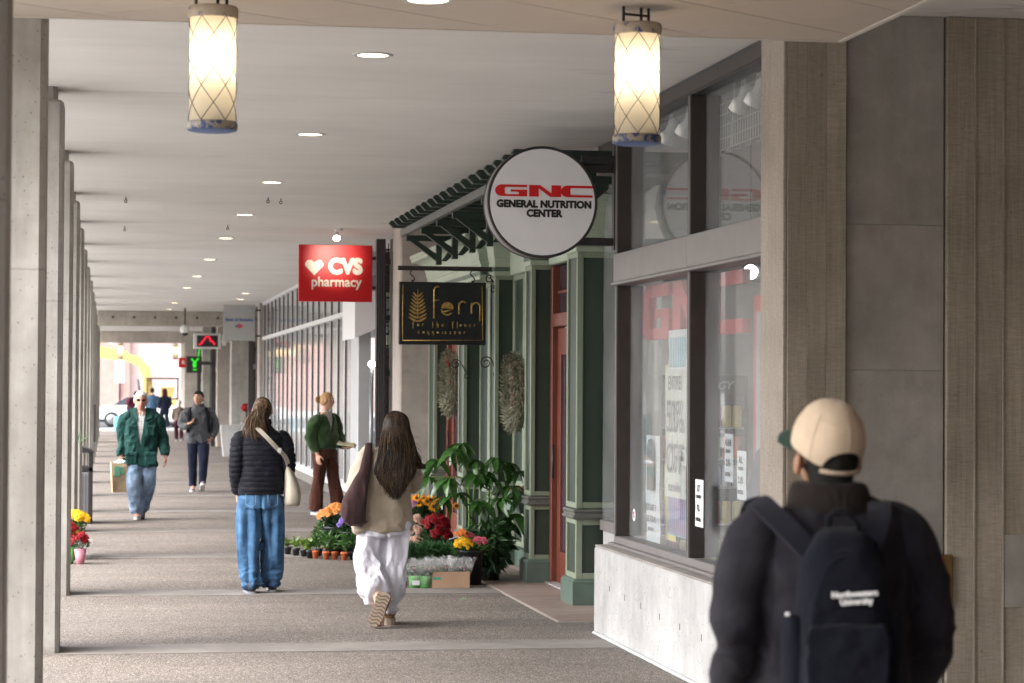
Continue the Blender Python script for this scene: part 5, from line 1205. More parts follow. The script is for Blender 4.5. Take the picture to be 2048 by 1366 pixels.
# orange carnations and purple irises in buckets
o = empty('flower_bucket', (2.34, 25.15, 0), 'black bucket of orange carnations behind the small potted plants', 'flower bucket', 'buckets of cut flowers'); bucket(o, .09, .12, .30)
MB().tube([(.12*math.cos(a), 0, .3+.17*math.sin(a)) for a in [math.pi*k/20 for k in range(21)]], .005, 6).build('handle', 'cord', o)
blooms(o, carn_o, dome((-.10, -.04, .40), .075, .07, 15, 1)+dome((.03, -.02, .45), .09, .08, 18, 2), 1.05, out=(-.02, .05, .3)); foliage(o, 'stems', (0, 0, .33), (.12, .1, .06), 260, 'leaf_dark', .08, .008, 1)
o = empty('flower_bucket', (2.47, 24.95, 0), 'dark bucket of purple irises half hidden by the brown shoulder bag', 'flower bucket', 'buckets of cut flowers'); bucket(o, .07, .10, .26)
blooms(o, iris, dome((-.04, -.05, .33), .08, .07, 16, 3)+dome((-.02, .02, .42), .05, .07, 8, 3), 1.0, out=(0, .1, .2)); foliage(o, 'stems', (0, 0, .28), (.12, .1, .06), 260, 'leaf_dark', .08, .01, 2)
o = empty('foliage_plants', (2.45, 25.35, 0), 'mass of dark glossy leaves behind the terracotta pots', 'plants'); foliage(o, 'leaves', (0, 0, .20), (.32, .18, .17), 900, 'leaf_mid', .07, .014, 5)
# group right of the woman in the fleece
def cone(par, h, r0, r1, m_): return MB().lathe([(r0, 0), (r1, h), (r1-.004, h)], 20).build('bucket', m_, par)
o = empty('flower_bucket', (2.94, 22.55, 0), 'bucket of large golden gerberas above the other cut flowers', 'flower bucket', 'buckets of cut flowers'); bucket(o, .11, .14, .45)
blooms(o, gerb, dome((-.02, -.10, .62), .16, .11, 22, 5, .1), 1.05, jit=.35, eye=True); foliage(o, 'stems', (0, 0, .55), (.14, .1, .12), 500, 'leaf_dark', .09, .012, 3); blooms(o, gerb, [(.26, 0, .78), (.30, .02, .64)], .8, eye=True)
o = empty('flower_bucket', (2.80, 22.35, 0), 'bunch of pale peach carnations beside the beige fleece', 'flower bucket', 'buckets of cut flowers'); bucket(o, .08, .10, .34)
blooms(o, carn_p, dome((.01, -.04, .50), .075, .05, 16, 6)+dome((.02, -.07, .40), .07, .05, 14, 7)+dome((.03, -.1, .32), .05, .03, 8, 8), 1.0, out=(0, .15, .3)); foliage(o, 'stems', (0, 0, .36), (.08, .07, .06), 150, 'leaf_dark', .07, .01, 4); blooms(o, lil, [(.0, .0, .66), (.03, .02, .68), (-.02, .02, .70)], .9)
o = empty('flower_bucket', (3.00, 22.2, 0), 'bucket of dark red roses under the golden gerberas', 'flower bucket', 'buckets of cut flowers'); bucket(o, .09, .11, .32)
blooms(o, rose_r, dome((.0, -.05, .44), .12, .13, 26, 9)+dome((.04, -.05, .36), .11, .08, 14, 10), 1.1, out=(0, .15, .3)); foliage(o, 'stems', (0, 0, .32), (.13, .1, .09), 350, 'leaf_dark', .08, .012, 5)
o = empty('fern_tray', (2.86, 21.65, 0), 'tray of feathery green foliage between the roses and the plastic wrapped pots', 'plants'); MB().box(-.28, .24, -.12, .12, 0, .14, ch=.01).build('tray', 'black_pot', o)
for k in range(3): foliage(o, 'fronds', (-.16+.16*k, 0, .27), (.14, .12, .07), 1100, 'leaf_fine', .055, .0045, 20+k)
o = empty('flower_bucket', (3.19, 21.35, 0), 'tall black bucket holding the mixed yellow, pink and orange bouquet', 'flower bucket', 'buckets of cut flowers'); bucket(o, .10, .125, .31)
blooms(o, mum_y, dome((-.065, -.06, .33), .085, .075, 34, 11), .85, out=(-.05, .08, .25)); blooms(o, rose_k, dome((.08, -.04, .35), .055, .06, 9, 12), 1.0, out=(.05, .1, .25)); blooms(o, star_r, dome((-.08, .04, .42), .06, .05, 10, 13), .95, out=(-.05, .1, .3)); blooms(o, rose_k, dome((-.0, .06, .42), .03, .02, 3, 14), .9, out=(0, .1, .3))
foliage(o, 'stems', (0, 0, .31), (.14, .12, .05), 350, 'leaf_mid', .07, .010, 6)
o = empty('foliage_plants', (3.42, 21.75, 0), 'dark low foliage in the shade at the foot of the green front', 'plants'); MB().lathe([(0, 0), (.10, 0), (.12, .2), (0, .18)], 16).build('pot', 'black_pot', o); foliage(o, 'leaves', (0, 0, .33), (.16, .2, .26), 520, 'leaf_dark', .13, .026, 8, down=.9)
# cardboard box and green sleeved pots wrapped in clear plastic
bx = empty('cardboard_box', (2.965, 21.05, 0), 'low brown cardboard box in front of the black bucket', 'box')
for (a, b_, c, d) in ((-.165, .165, -.10, -.094), (-.165, .165, .094, .10), (-.165, -.159, -.094, .094), (.159, .165, -.094, .094)): MB().box(a, b_, c, d, 0, .145).build('side', 'cardboard', bx)
MB().box(-.159, .159, -.094, .094, 0, .006).build('base', 'cardboard', bx); MB().box(-.16, -.09, -.1025, -.1005, .075, .10).build('print', 'print_green', bx)
MB().add([(-.165, .094, .145), (.165, .094, .145), (.15, .13, .17), (-.15, .13, .17)], [(0, 1, 2, 3)]).build('flap', 'cardboard', bx)
def wrapped(loc, seed, lb, cup='green_sleeve', z=0):
    o = empty('wrapped_plant', loc, lb, 'potted plant', 'flowering plants in clear plastic'); rr_ = random.Random(seed)
    MB().lathe([(0, 0), (.046, 0), (.056, .09), (.062, .11), (.05, .105), (0, .1)], 20, wob=.03).build('pot_cover', cup, o)
    foliage(o, 'leaves', (0, 0, .125), (.055, .055, .03), 110, 'kalanchoe_leaf', .045, .016, seed); blooms(o, rose_k, dome((0, 0, .15), .045, .02, 8, seed), .32)
    m = MB(); vs = []; seg = 28; hs_ = [.02, .08, .15, .21, .255]
    for i, h in enumerate(hs_):
        for k in range(seg):
            a = 2*math.pi*k/seg; q = (.058+.022*i)*(1+.05*math.sin(3*a+seed+i)+.04*math.sin(7*a-i*2)); vs.append((q*math.cos(a), q*math.sin(a)*.8, h+(rr_.uniform(-.02, .02) if i == 4 else 0)))
    m.add(vs, [(i*seg+k, i*seg+(k+1) % seg, (i+1)*seg+(k+1) % seg, (i+1)*seg+k) for i in range(4) for k in range(seg)], True); m.build('clear_wrap', 'plastic_wrap', o); return o
for k, (x, y, z, lb) in enumerate([(2.66, 21.02, 0, 'wrapped flowering pot in a green sleeve, leftmost'), (2.745, 21.0, 0, 'wrapped flowering pot in a green sleeve beside the cardboard box'), (2.86, 21.05, .0065, 'wrapped flowering plant at the left inside the cardboard box'), (2.96, 21.06, .0065, 'wrapped flowering plant in the middle of the cardboard box'), (3.06, 21.05, .0065, 'wrapped flowering plant at the right inside the cardboard box')]): wrapped((x, y, z), 3+k, lb)
MB().box(-.035, .03, -.062, -.058, .03, .07).build('barcode_label', 'paper_white', [c for c in COL.objects if c.name == 'wrapped_plant'][0])
o = empty('pot_plant', (2.585, 21.35, 0), 'small terracotta pot with white tag beside the pale trousers', 'potted plant'); MB().lathe([(0, 0), (.04, 0), (.052, .09), (.056, .11), (0, .1)], 18).build('pot', 'terracotta', o); foliage(o, 'leaves', (0, 0, .14), (.05, .05, .05), 90, 'leaf_mid', .05, .014, 31)
# left flower group against the column
o = empty('flower_bucket', (-.26, 24.15, 0), 'pink pot of dark red flowers in clear wrap beside the left column', 'flower bucket', 'flower pots by the left column')
MB().lathe([(0, 0), (.038, 0), (.062, .15), (.058, .15), (0, .13)], 20).build('pot', 'pink_pot', o); blooms(o, rose_r, dome((-.03, -.02, .21), .10, .09, 18, 15, .08), 1.1, out=(0, .1, .1)); foliage(o, 'leaves', (0, 0, .18), (.07, .06, .05), 60, 'leaf_mid', .05, .012, 32)
m = MB(); seg = 24; vs = []
for i, (q, h) in enumerate([(.06, .06), (.075, .14), (.09, .20), (.10, .24)]):
    for k in range(seg): a = 2*math.pi*k/seg; vs.append((q*math.cos(a)*(1+.05*math.sin(5*a+i)), q*math.sin(a), h))
m.add(vs, [(i*seg+k, i*seg+(k+1) % seg, (i+1)*seg+(k+1) % seg, (i+1)*seg+k) for i in range(3) for k in range(seg)], True).build('clear_wrap', 'plastic_wrap', o, (.03, .04, 0))
o = empty('flower_bucket', (-.375, 24.2, 0), 'green wrapped pot of red flowers half hidden by the left column', 'flower bucket', 'flower pots by the left column')
MB().lathe([(0, 0), (.05, 0), (.07, .16), (0, .14)], 20).build('pot', 'green_sleeve', o); blooms(o, rose_r, dome((0, -.03, .26), .09, .13, 20, 16), 1.1, out=(0, .1, .1)); blooms(o, mum_y, [(.05, -.06, .33), (.07, -.07, .30)], 1.2)
o = empty('flower_bucket', (-.31, 24.75, 0), 'tall bucket of bright yellow flowers beside the left column', 'flower bucket', 'flower pots by the left column'); bucket(o, .06, .08, .24)
blooms(o, mum_big, dome((-.0, -.04, .39), .11, .09, 16, 17), 1.0, out=(0, .1, .3)); foliage(o, 'stems', (0, 0, .32), (.09, .07, .08), 160, 'leaf_mid', .06, .01, 33)
o = empty('spider_plant', (-.42, 26.9, 1.12), 'few thin green leaf blades sticking out between the left columns', 'plant'); foliage(o, 'blades', (.06, 0, 0), (.06, .06, .04), 26, 'leaf_mid', .2, .007, 35, kind=False)
MB().tube([(-.1, 0, -1.12), (-.05, 0, 0)], .012, 6).build('stem', 'stem_green', o); MB().lathe([(0, -1.12), (.1, -1.12), (.13, -.85), (0, -.87)], 16, (-.1, 0, 0)).build('pot', 'black_pot', o)
o = MB().box(-.02, .02, -.015, .015, .0, .003).build('wrapper_scrap', 'green_sleeve', None, (2.92, 19.9, .001)); tag(o, 'tiny shiny green scrap of wrapper on the floor', 'litter')
# ================================================================== PEOPLE
def hairmat(name, cols, rough=.38):
    b = NB(name); geo = b.n('NewGeometry'); st = [(i/(len(cols)-1), c) for i, c in enumerate(cols)]
    base = b.ramp(geo.outputs['Random Per Island'], st); b.set(base=base, rough=rough, spec=.22); M[name] = b.m
hairmat('hair_dark', [(.007, .005, .004), (.012, .008, .006), (.022, .014, .010), (.05, .03, .018), (.17, .105, .055)], .42)
hairmat('hair_blond', [(.05, .03, .018), (.10, .062, .036), (.19, .125, .075), (.36, .25, .16)], .42)
hairmat('hair_ginger', [(.28, .15, .06), (.40, .24, .11), (.50, .33, .17)], .45); hairmat('hair_white', [(.45, .45, .44), (.62, .61, .60), (.70, .70, .69)], .5)
hairmat('hair_black', [(.006, .005, .005), (.010, .009, .008), (.015, .013, .012)], .75); M['hair_black'].node_tree.nodes['Principled BSDF'].inputs['Specular IOR Level'].default_value = .15
def skinmat(name, c):
    b = NB(name); base = b.ramp(b.noise(14, 4), [(.3, mcol(c, .88)), (.7, mcol(c, 1.08))]); b.set(base=base, rough=.5, sss=.08, spec=.35, normal=b.bump(b.noise(160, 3), .15, .001)); b.b.inputs['Subsurface Scale'].default_value = .01
    b.b.inputs['Subsurface Radius'].default_value = (1, .35, .2); M[name] = b.m
skinmat('skin_light', (.58, .34, .25)); skinmat('skin_rosy', (.56, .28, .21)); skinmat('skin_tan', (.42, .235, .15)); skinmat('skin_brown', (.30, .155, .09))
fabric('wool_coat', (.0155, .0148, .0185), .25, .06, 420, c2=(.020, .019, .024)); fabric('collar_rib', (.019, .0145, .013), .2, .08, 260); fabric('pack_canvas', (.0062, .0068, .012), .15, .04, 600); fabric('pack_strap', (.009, .0095, .015), .2, .1, 900)
fabric('cap_beige', (.54, .425, .31), .07, .2, 700); fabric('cap_green', (.010, .032, .020), .1, .2, 700); fabric('fleece_cream', (.55, .475, .39), .06, .5, 240, fold=.1); fabric('fleece_beige', (.36, .295, .225), .10, .5, 240, fold=.15)
fabric('cotton_white', (.66, .65, .72), .05, .2, 500, fold=.25); fabric('bag_brown', (.062, .036, .036), .25, .25, 420, fold=.2); fabric('denim_blue', (.042, .112, .235), .25, .1, 620, fold=.3, c2=(.088, .19, .34)); fabric('denim_light', (.17, .26, .40), .3, .15, 620, fold=.4, c2=(.26, .36, .50))
fabric('puffer_black', (.010, .011, .017), .2, .1, 300, rough=.55); fabric('tote_cream', (.52, .47, .39), .08, .2, 500); fabric('cardigan_green', (.028, .062, .020), .2, .7, 190, fold=.2); fabric('cord_brown', (.085, .032, .022), .18, .3, 380, fold=.2)
fabric('jacket_green', (.012, .055, .048), .16, .12, 520, rough=.65, fold=.4); fabric('hoodie_grey', (.085, .088, .095), .15, .35, 320, fold=.25); fabric('navy_cloth', (.012, .016, .035), .2, .2, 500, fold=.2); fabric('burgundy_cloth', (.06, .012, .022), .2, .2, 400)
fabric('taupe_cloth', (.22, .18, .15), .12, .3, 300); fabric('blue_cloth', (.05, .10, .17), .2, .2, 300); fabric('suede_tan', (.28, .155, .085), .12, .4, 500)
simple('rubber_sole', (.30, .235, .18), .8, .12, 30, .4, 110, .004); simple('sole_white', (.62, .62, .62), .6, .08); simple('shoe_black', (.03, .03, .032), .6, .2); simple('shoe_grey', (.22, .24, .28), .7, .2, 30); simple('shoe_blue', (.10, .13, .24), .7, .2, 30)
simple('lens_dark', (.01, .01, .01), .12, .1, bump=0); simple('lip', (.36, .12, .10), .5, .1); simple('phone_black', (.01, .01, .011), .2, .1); simple('book_green', (.01, .09, .075), .5, .1); simple('page_cream', (.70, .62, .40), .8, .05); simple('tag_white', (.8, .8, .8), .5, .02); simple('leather', (.10, .06, .04), .5, .2)
b = NB('plaid_shirt'); ch = b.n('TexBrick'); ch.offset = 0; ch.inputs['Scale'].default_value = 28; ch.inputs['Mortar Size'].default_value = .06; ch.inputs['Brick Width'].default_value = 1; ch.inputs['Row Height'].default_value = 1
ch.inputs['Color1'].default_value = (.60, .60, .57, 1); ch.inputs['Color2'].default_value = (.56, .55, .52, 1); ch.inputs['Mortar'].default_value = (.16, .18, .26, 1)
rt = b.n('Mapping'); rt.inputs['Rotation'].default_value = (R(90), 0, 0); b.l(b.co(raw=True), rt.inputs[0]); b.l(rt.outputs[0], ch.inputs['Vector']); b.set(base=ch.outputs['Color'], rough=.85); M['plaid_shirt'] = b.m

def cr(P_, n=5):
    P_ = np.array(P_, float); k = len(P_); out = []
    for i in range(k-1):
        p0 = P_[max(i-1, 0)]; p1 = P_[i]; p2 = P_[i+1]; p3 = P_[min(i+2, k-1)]
        for t in np.linspace(0, 1, n, endpoint=False): out.append(.5*((2*p1)+(-p0+p2)*t+(2*p0-5*p1+4*p2-p3)*t*t+(-p0+3*p1-3*p2+p3)*t**3))
    out.append(P_[-1]); return np.array(out)
def limb(mb, pts, rad, n=5, seg=16, flat=None):
    a = cr([list(p)+[r_] for p, r_ in zip(pts, rad)], n); return mb.tube([tuple(v[:3]) for v in a], [max(.002, float(v[3])) for v in a], seg, flat=flat)
def torso(mb, rings, n=5, seg=36, e=2.5, yaw=0):
    a = cr(rings, n); vs = []
    for (z, cx_, cy_, A, B) in a:
        for k in range(seg):
            t = 2*math.pi*k/seg; c, s_ = math.cos(t), math.sin(t); vs.append((cx_+A*abs(c)**(2/e)*(1 if c >= 0 else -1), cy_+B*abs(s_)**(2/e)*(1 if s_ >= 0 else -1), z))
    N_ = len(a); fs = [(i*seg+k, i*seg+(k+1) % seg, (i+1)*seg+(k+1) % seg, (i+1)*seg+k) for i in range(N_-1) for k in range(seg)]
    fs += [tuple(range(seg))[::-1], tuple(range((N_-1)*seg, N_*seg))]; return mb.add(vs, fs, True)
def fuse(mb, name, m, parent=None, vox=.008, smooth=3, disp=None, loc=(0, 0, 0)):
    t = mb.build('tmp', m); md = t.modifiers.new('r', 'REMESH'); md.mode = 'VOXEL'; md.voxel_size = vox; md.use_smooth_shade = True
    if smooth: s_ = t.modifiers.new('s', 'SMOOTH'); s_.iterations = smooth; s_.factor = .5
    dg = bpy.context.evaluated_depsgraph_get(); me = bpy.data.meshes.new_from_object(t.evaluated_get(dg)); old = t.data; bpy.data.objects.remove(t); bpy.data.meshes.remove(old); me.name = name
    if disp is not None and len(me.vertices):
        n = len(me.vertices); co = np.empty(n*3); me.vertices.foreach_get('co', co); co = co.reshape(-1, 3); no = np.empty(n*3, dtype=np.float32); me.vertex_normals.foreach_get('vector', no); no = no.reshape(-1, 3)
        r_ = disp(co, no)
        co = co+no*r_[:, None] if r_.ndim == 1 else r_
        me.vertices.foreach_set('co', co.ravel())
    me.polygons.foreach_set('use_smooth', [True]*len(me.polygons)); me.update()
    o = bpy.data.objects.new(name, me); COL.objects.link(o); o.location = loc
    if parent is not None: o.parent = parent
    return o
def ridged(p, o=2): return 1-np.abs(fbm(p, o))*1.6
def folds(amp, fr, seed=0, o=2, mask=None):
    def f(co, no):
        d = ridged(co*np.array(fr)+seed*7.7, o)*amp-amp*.5
        return d*(mask(co) if mask else 1)
    return f
def add_d(*fs): return lambda co, no: sum(f(co, no) for f in fs)
def rot2(x, y, a): return x*math.cos(a)-y*math.sin(a), x*math.sin(a)+y*math.cos(a)
EAR = .083
def headm(mb, c, yaw=0, pitch=0, roll=0, s=1.0, ears=True):
    """head centred at c facing +Y"""
    seg, rings = 36, 28; vs = []
    Rm = Matrix.Rotation(yaw, 3, 'Z') @ Matrix.Rotation(pitch, 3, 'X') @ Matrix.Rotation(roll, 3, 'Y')
    for i in range(rings+1):
        th = math.pi*i/rings; z = math.cos(th)
        for k in range(seg):
            a = 2*math.pi*k/seg; x = math.sin(th)*math.cos(a); y = math.sin(th)*math.sin(a)
            X_, Y_, Z_ = x*.076, y*.095, z*.116
            if z < -.1: q = (-z-.1)/.9; X_ *= 1-.32*q; Y_ = Y_*(1-.12*q)+.018*q if y > 0 else Y_*(1-.45*q)
            if y < 0 and z > -.3: Y_ *= 1.06
            f = max(0, y)**2
            nose = math.exp(-(X_/.013)**2-((Z_+.018)/.026)**2)*.024*(y > .3); Y_ += nose
            Y_ -= math.exp(-((abs(X_)-.032)/.015)**2-((Z_-.014)/.014)**2)*.011*(y > .2)
            Y_ += math.exp(-(X_/.05)**2-((Z_-.036)/.012)**2)*.004*(y > .3)
            Y_ += math.exp(-(X_/.022)**2-((Z_+.062)/.010)**2)*.006*(y > .3)
            Y_ += math.exp(-(X_/.022)**2-((Z_+.098)/.016)**2)*.008*(y > .2)
            vs.append(tuple(Rm @ Vector((X_, Y_, Z_))*s+Vector(c)))
    fs = [(i*seg+k, (i+1)*seg+k, (i+1)*seg+(k+1) % seg, i*seg+(k+1) % seg) for i in range(rings) for k in range(seg)]; mb.add(vs, fs, True)
    if ears:
        for s_ in (-1, 1):
            m2 = MB().ball((0, 0, 0), .5, 12, 8, (.024, .038, .064)); 
            T = Matrix.Rotation(yaw, 4, 'Z') @ Matrix.Rotation(pitch, 4, 'X') @ Matrix.Rotation(roll, 4, 'Y') @ Matrix.Translation((s_*EAR, -.006, -.004-(EAR-.083)*2)) @ Matrix.Rotation(s_*.35, 4, 'Z')
            mb.add([tuple((T @ Vector(v))*s+Vector(c)) for v in m2.v], m2.f, True)
    return Rm
def hand(mb, w, d, nrm, side, curl=.5, s=1.0, spread=.12):
    """w wrist, d direction of the fingers, nrm palm side (fingers curl to it), side = thumb side vector"""
    w = Vector(w); d = Vector(d).normalized(); nrm = (Vector(nrm)-d*Vector(nrm).dot(d)).normalized(); sd_ = d.cross(nrm).normalized()
    if sd_.dot(Vector(side)) < 0: sd_ = -sd_
    vs = []; seg = 14; pr_ = [(-.01, .024, .018), (.02, .032, .017), (.055, .040, .015), (.085, .041, .013), (.095, .036, .010)]
    for (t, a, b_) in pr_:
        for k in range(seg): an = 2*math.pi*k/seg; vs.append(tuple(w+d*t*s+sd_*math.cos(an)*a*s+nrm*math.sin(an)*b_*s))
    mb.add(vs, [(i*seg+k, i*seg+(k+1) % seg, (i+1)*seg+(k+1) % seg, (i+1)*seg+k) for i in range(4) for k in range(seg)]+[tuple(range(seg)), tuple(range(4*seg, 5*seg))], True)
    for k, (off, L) in enumerate(((.030, .070), (.011, .080), (-.009, .075), (-.028, .060))):
        p = w+d*.082*s+sd_*off*s; ang = curl*.5; dd = (d+sd_*(off*spread*6)).normalized(); pts = [p-d*.02*s, p]
        for seg_, f in enumerate((.45, .30, .25)):
            dr = dd*math.cos(ang)+nrm*math.sin(ang); p = p+dr*L*f*s; pts.append(p); ang += curl*(.9, .7, .5)[seg_]
        mb.tube([tuple(q) for q in pts], [.0095*s, .0095*s, .009*s, .0085*s, .0072*s], 8)
    p = w+d*.02*s+sd_*.025*s; q1 = p+(sd_*.75+d*.6+nrm*.3).normalized()*.038*s; q2 = q1+(d*.8+sd_*.25+nrm*(.3+curl*.5)).normalized()*.032*s; q3 = q2+(d*.9+nrm*(.3+curl*.7)-sd_*.1).normalized()*.024*s
    mb.tube([tuple(x) for x in (p-sd_*.01*s, q1, q2, q3)], [.013*s, .0115*s, .010*s, .0082*s], 8)
def bodym(par, J, skin, Hs=1.0, vox=.0065, hands=None, hy=0, hp=0, hr=0, face=True):
    mb = MB(); pe, ch_, ne, he = [Vector(J[k]) for k in ('pelvis', 'chest', 'neck', 'head')]
    torso(mb, [(pe.z-.06, pe.x, pe.y, .12, .08), (pe.z+.02, pe.x, pe.y, .15, .10), ((pe.z+ch_.z)/2, (pe.x+ch_.x)/2, (pe.y+ch_.y)/2, .115, .085), (ch_.z, ch_.x, ch_.y, .14, .10), (ne.z-.045, (ch_.x+ne.x)/2, ne.y, .10, .06), (ne.z-.01, ne.x, ne.y, .05, .05)])
    limb(mb, [ne-Vector((0, 0, .06)), ne, he-Vector((0, .012, .04))], [.060, .053, .052])
    Rm = headm(mb, he, hy, hp, hr, Hs)
    for s_ in 'LR':
        limb(mb, [J['sh'+s_], J['el'+s_], J['wr'+s_]], [.048, .038, .026]); limb(mb, [J['hip'+s_], J['kn'+s_], J['an'+s_]], [.078, .05, .036])
        limb(mb, [Vector(J['sh'+s_]), (Vector(J['sh'+s_])+ch_)/2], [.05, .07])
        a = Vector(J['an'+s_]); td = Vector(J.get('toe'+s_, (0, 1, -.12))).normalized(); limb(mb, [a, a+td*.09+Vector((0, 0, -.03)), a+td*.16+Vector((0, 0, -.04))], [.034, .036, .024])
        if hands and hands.get(s_): hand(mb, J['wr'+s_], *hands[s_])
    o = fuse(mb, 'body', skin, par, vox, 1)
    if face:
        for s_ in (-1, 1):
            MB().ball(tuple(he+Rm @ Vector((s_*.032, .079, .013))*Hs), .0115*Hs, 10, 8).build('eye', 'sign_cream', par); MB().ball(tuple(he+Rm @ Vector((s_*.032, .087, .013))*Hs), .0055*Hs, 8, 6).build('iris', 'shoe_black', par)
            MB().tube([tuple(he+Rm @ Vector((s_*x, .0925-.006*(x > .03), .034+.003*(x > .02)))*Hs) for x in (.016, .030, .046)], .0035, 6).build('eyebrow', 'hair_black', par)
        MB().tube([tuple(he+Rm @ Vector((x, .100-abs(x)*.35, -.060))*Hs) for x in (-.022, -.01, 0, .01, .022)], .0042, 6).build('mouth', 'lip', par)
    return o, Rm, he
def strands(par, name, m, paths, r0=.0035, tip=.0012):
    mb = MB()
    for p in paths: n = len(p); mb.tube(p, [r0*(1-.75*abs(2*i/(n-1)-.8) if False else 1)*(1-(i/(n-1))**3*.7) for i in range(n)], 3, cap=False)
    return mb.build(name, m, par)
def skullcap(par, name, m, c, s=1.0, yaw=0, pitch=0, grow=.008, zlow=-.05, face_z=.05, backz=-.09, vox=.006, disp=None, roll=0):
    """short hair: offset skull shell that stays above the hair line"""
    mb = MB(); Rm = Matrix.Rotation(yaw, 3, 'Z') @ Matrix.Rotation(pitch, 3, 'X') @ Matrix.Rotation(roll, 3, 'Y'); seg, rings = 36, 20; vs = []
    for i in range(rings+1):
        for k in range(seg):
            a = 2*math.pi*k/seg; y = math.sin(a); zl = face_z if y > .55 else (backz if y < -.2 else zlow+(face_z-zlow)*max(0, (y+.2)/.75)**1.5); zmin = zl/.116
            th = i/rings*math.acos(max(-.95, zmin)); g_ = grow*(1 if i < rings else .2)
            x_ = math.sin(th)*math.cos(a); y_ = math.sin(th)*y; z_ = math.cos(th); Y_ = y_*(.095+g_)*(1.06 if y_ < 0 else 1)
            q = max(0, (-z_-.1)/.9); vs.append(tuple(Rm @ Vector((x_*(.076+g_)*(1-.2*q), Y_*(1-.25*q), z_*(.116+g_)))*s+Vector(c)))
    fs = [(i*seg+k, (i+1)*seg+k, (i+1)*seg+(k+1) % seg, i*seg+(k+1) % seg) for i in range(rings) for k in range(seg)]
    inner = [tuple((Vector(v)-Vector(c))*.9+Vector(c)) for v in vs]; N_ = len(vs)
    mb.add(vs+inner, fs+[tuple(x+N_ for x in f[::-1]) for f in fs]+[(rings*seg+k, N_+rings*seg+k, N_+rings*seg+(k+1) % seg, rings*seg+(k+1) % seg) for k in range(seg)], True)
    return fuse(mb, name, m, par, vox, 1, disp or (lambda co, no: fbm(co*np.array([160, 160, 40]), 2)*.0022))
def shoe(par, a, td, m_, sole, L=.27, name='shoe', up=0, wd=.045, sh=.03, H_=.085):
    """a = heel centre on the sole, td = direction to the toe (3d)"""
    a = Vector(a); td = Vector(td).normalized(); sx = td.cross(Vector((0, 0, 1))); sx = sx.normalized() if sx.length > .2 else Vector((1, 0, 0)); upv = sx.cross(td).normalized()
    T = Matrix(((sx.x, td.x, upv.x, a.x), (sx.y, td.y, upv.y, a.y), (sx.z, td.z, upv.z, a.z), (0, 0, 0, 1)))
    out = [(-.8, 0), (-.95, .12), (-.8, .4), (-.95, .65), (-.8, .88), (-.3, 1.0), (.3, 1.0), (.85, .88), (1, .65), (.8, .4), (.95, .12), (.75, 0), (.3, -.04), (-.3, -.04)]
    mb = MB(); vs = []; n = len(out)
    for z in (0, sh): vs += [(x*wd, y*L, z) for x, y in out]
    mb.add([tuple(T @ Vector(v)) for v in vs], [tuple(range(n))[::-1], tuple(range(n, 2*n))]+[(i, (i+1) % n, n+(i+1) % n, n+i) for i in range(n)]); so_ = mb.build('sole', sole)
    mb = MB(); pr_ = [(-.005, .036, sh+.005, H_+.025), (.05, .040, sh, H_+.03), (.12, .041, sh, H_), (.18, .043, sh, H_*.72), (.23, .038, sh, H_*.55), (L-.005, .02, sh, sh+.02)]; vs = []; seg = 14
    a2 = cr(pr_, 3)
    for (y, w_, z0, z1) in a2:
        for k in range(seg): t = 2*math.pi*k/seg; vs.append((math.cos(t)*w_*wd/.045, y*L/.27, (z0+z1)/2-.005+math.sin(t)*(z1-z0)/2))
    N_ = len(a2); mb.add([tuple(T @ Vector(v)) for v in vs], [(i*seg+k, i*seg+(k+1) % seg, (i+1)*seg+(k+1) % seg, (i+1)*seg+k) for i in range(N_-1) for k in range(seg)]+[tuple(range(seg)), tuple(range((N_-1)*seg, N_*seg))], True)
    o = mb.build(name, m_, par); so_.parent = o; return o
def V(*a): return Vector(a)

EAR = .0925
# ---------------------------------------------------------------- 1. man in the beige cap (closest, seen from behind)
p1 = empty('person', (1.985, 6.5, 0), 'man in beige cap and dark wool coat with black backpack, closest to the camera', 'person')
J = dict(pelvis=(0, 0, .90), chest=(0, 0, 1.22), neck=(0, .0, 1.47), head=(-.002, .030, 1.574), shL=(-.185, 0, 1.385), elL=(-.285, -.04, 1.09), wrL=(-.25, .12, .90), shR=(.185, 0, 1.385), elR=(.285, -.04, 1.09), wrR=(.25, .12, .90),
         hipL=(-.09, 0, .88), knL=(-.10, .05, .48), anL=(-.10, .02, .09), hipR=(.09, 0, .88), knR=(.10, .0, .48), anR=(.10, -.05, .09))
HY = R(14)
_, Rm, hc_ = bodym(p1, J, 'skin_brown', 1.02, .006, {'L': ((0, .8, -.6), (1, 0, 0), (0, 0, 1), .8), 'R': ((0, .8, -.6), (-1, 0, 0), (0, 0, 1), .8)}, hy=HY, hp=R(8))
coat = MB()
torso(coat, [(.70, 0, 0, .235, .15), (.85, 0, 0, .235, .155), (1.05, 0, 0, .225, .15), (1.22, 0, 0, .225, .145), (1.34, 0, 0, .215, .125), (1.405, 0, .0, .165, .10), (1.445, 0, .005, .105, .085), (1.48, 0, .01, .085, .078)])
for s_ in (-1, 1): limb(coat, [(s_*.13, 0, 1.375), (s_*.205, 0, 1.345), (s_*.262, -.02, 1.20), (s_*.287, -.04, 1.06), (s_*.275, .04, .96), (s_*.245, .12, .90)], [.075, .086, .080, .072, .066, .060], 6, 20)
def coat_d(co, no):
    d = ridged(co*np.array([4.5, 4.5, 5])+3, 2)*.014-.009
    el = np.exp(-((co[:, 2]-1.06)/.12)**2)*(np.abs(co[:, 0]) > .2); d += el*(ridged(co*np.array([8, 8, 16])+1, 2)*.009-.006)
    sm_ = np.exp(-((np.abs(co[:, 0])-.185-(.0+(1.30-co[:, 2])*.05))/.004)**2)*(co[:, 2] > 1.0)*(co[:, 1] < .03); d -= sm_*.004
    return d
fuse(coat, 'coat', 'wool_coat', p1, .0075, 2, coat_d)
col_ = MB()
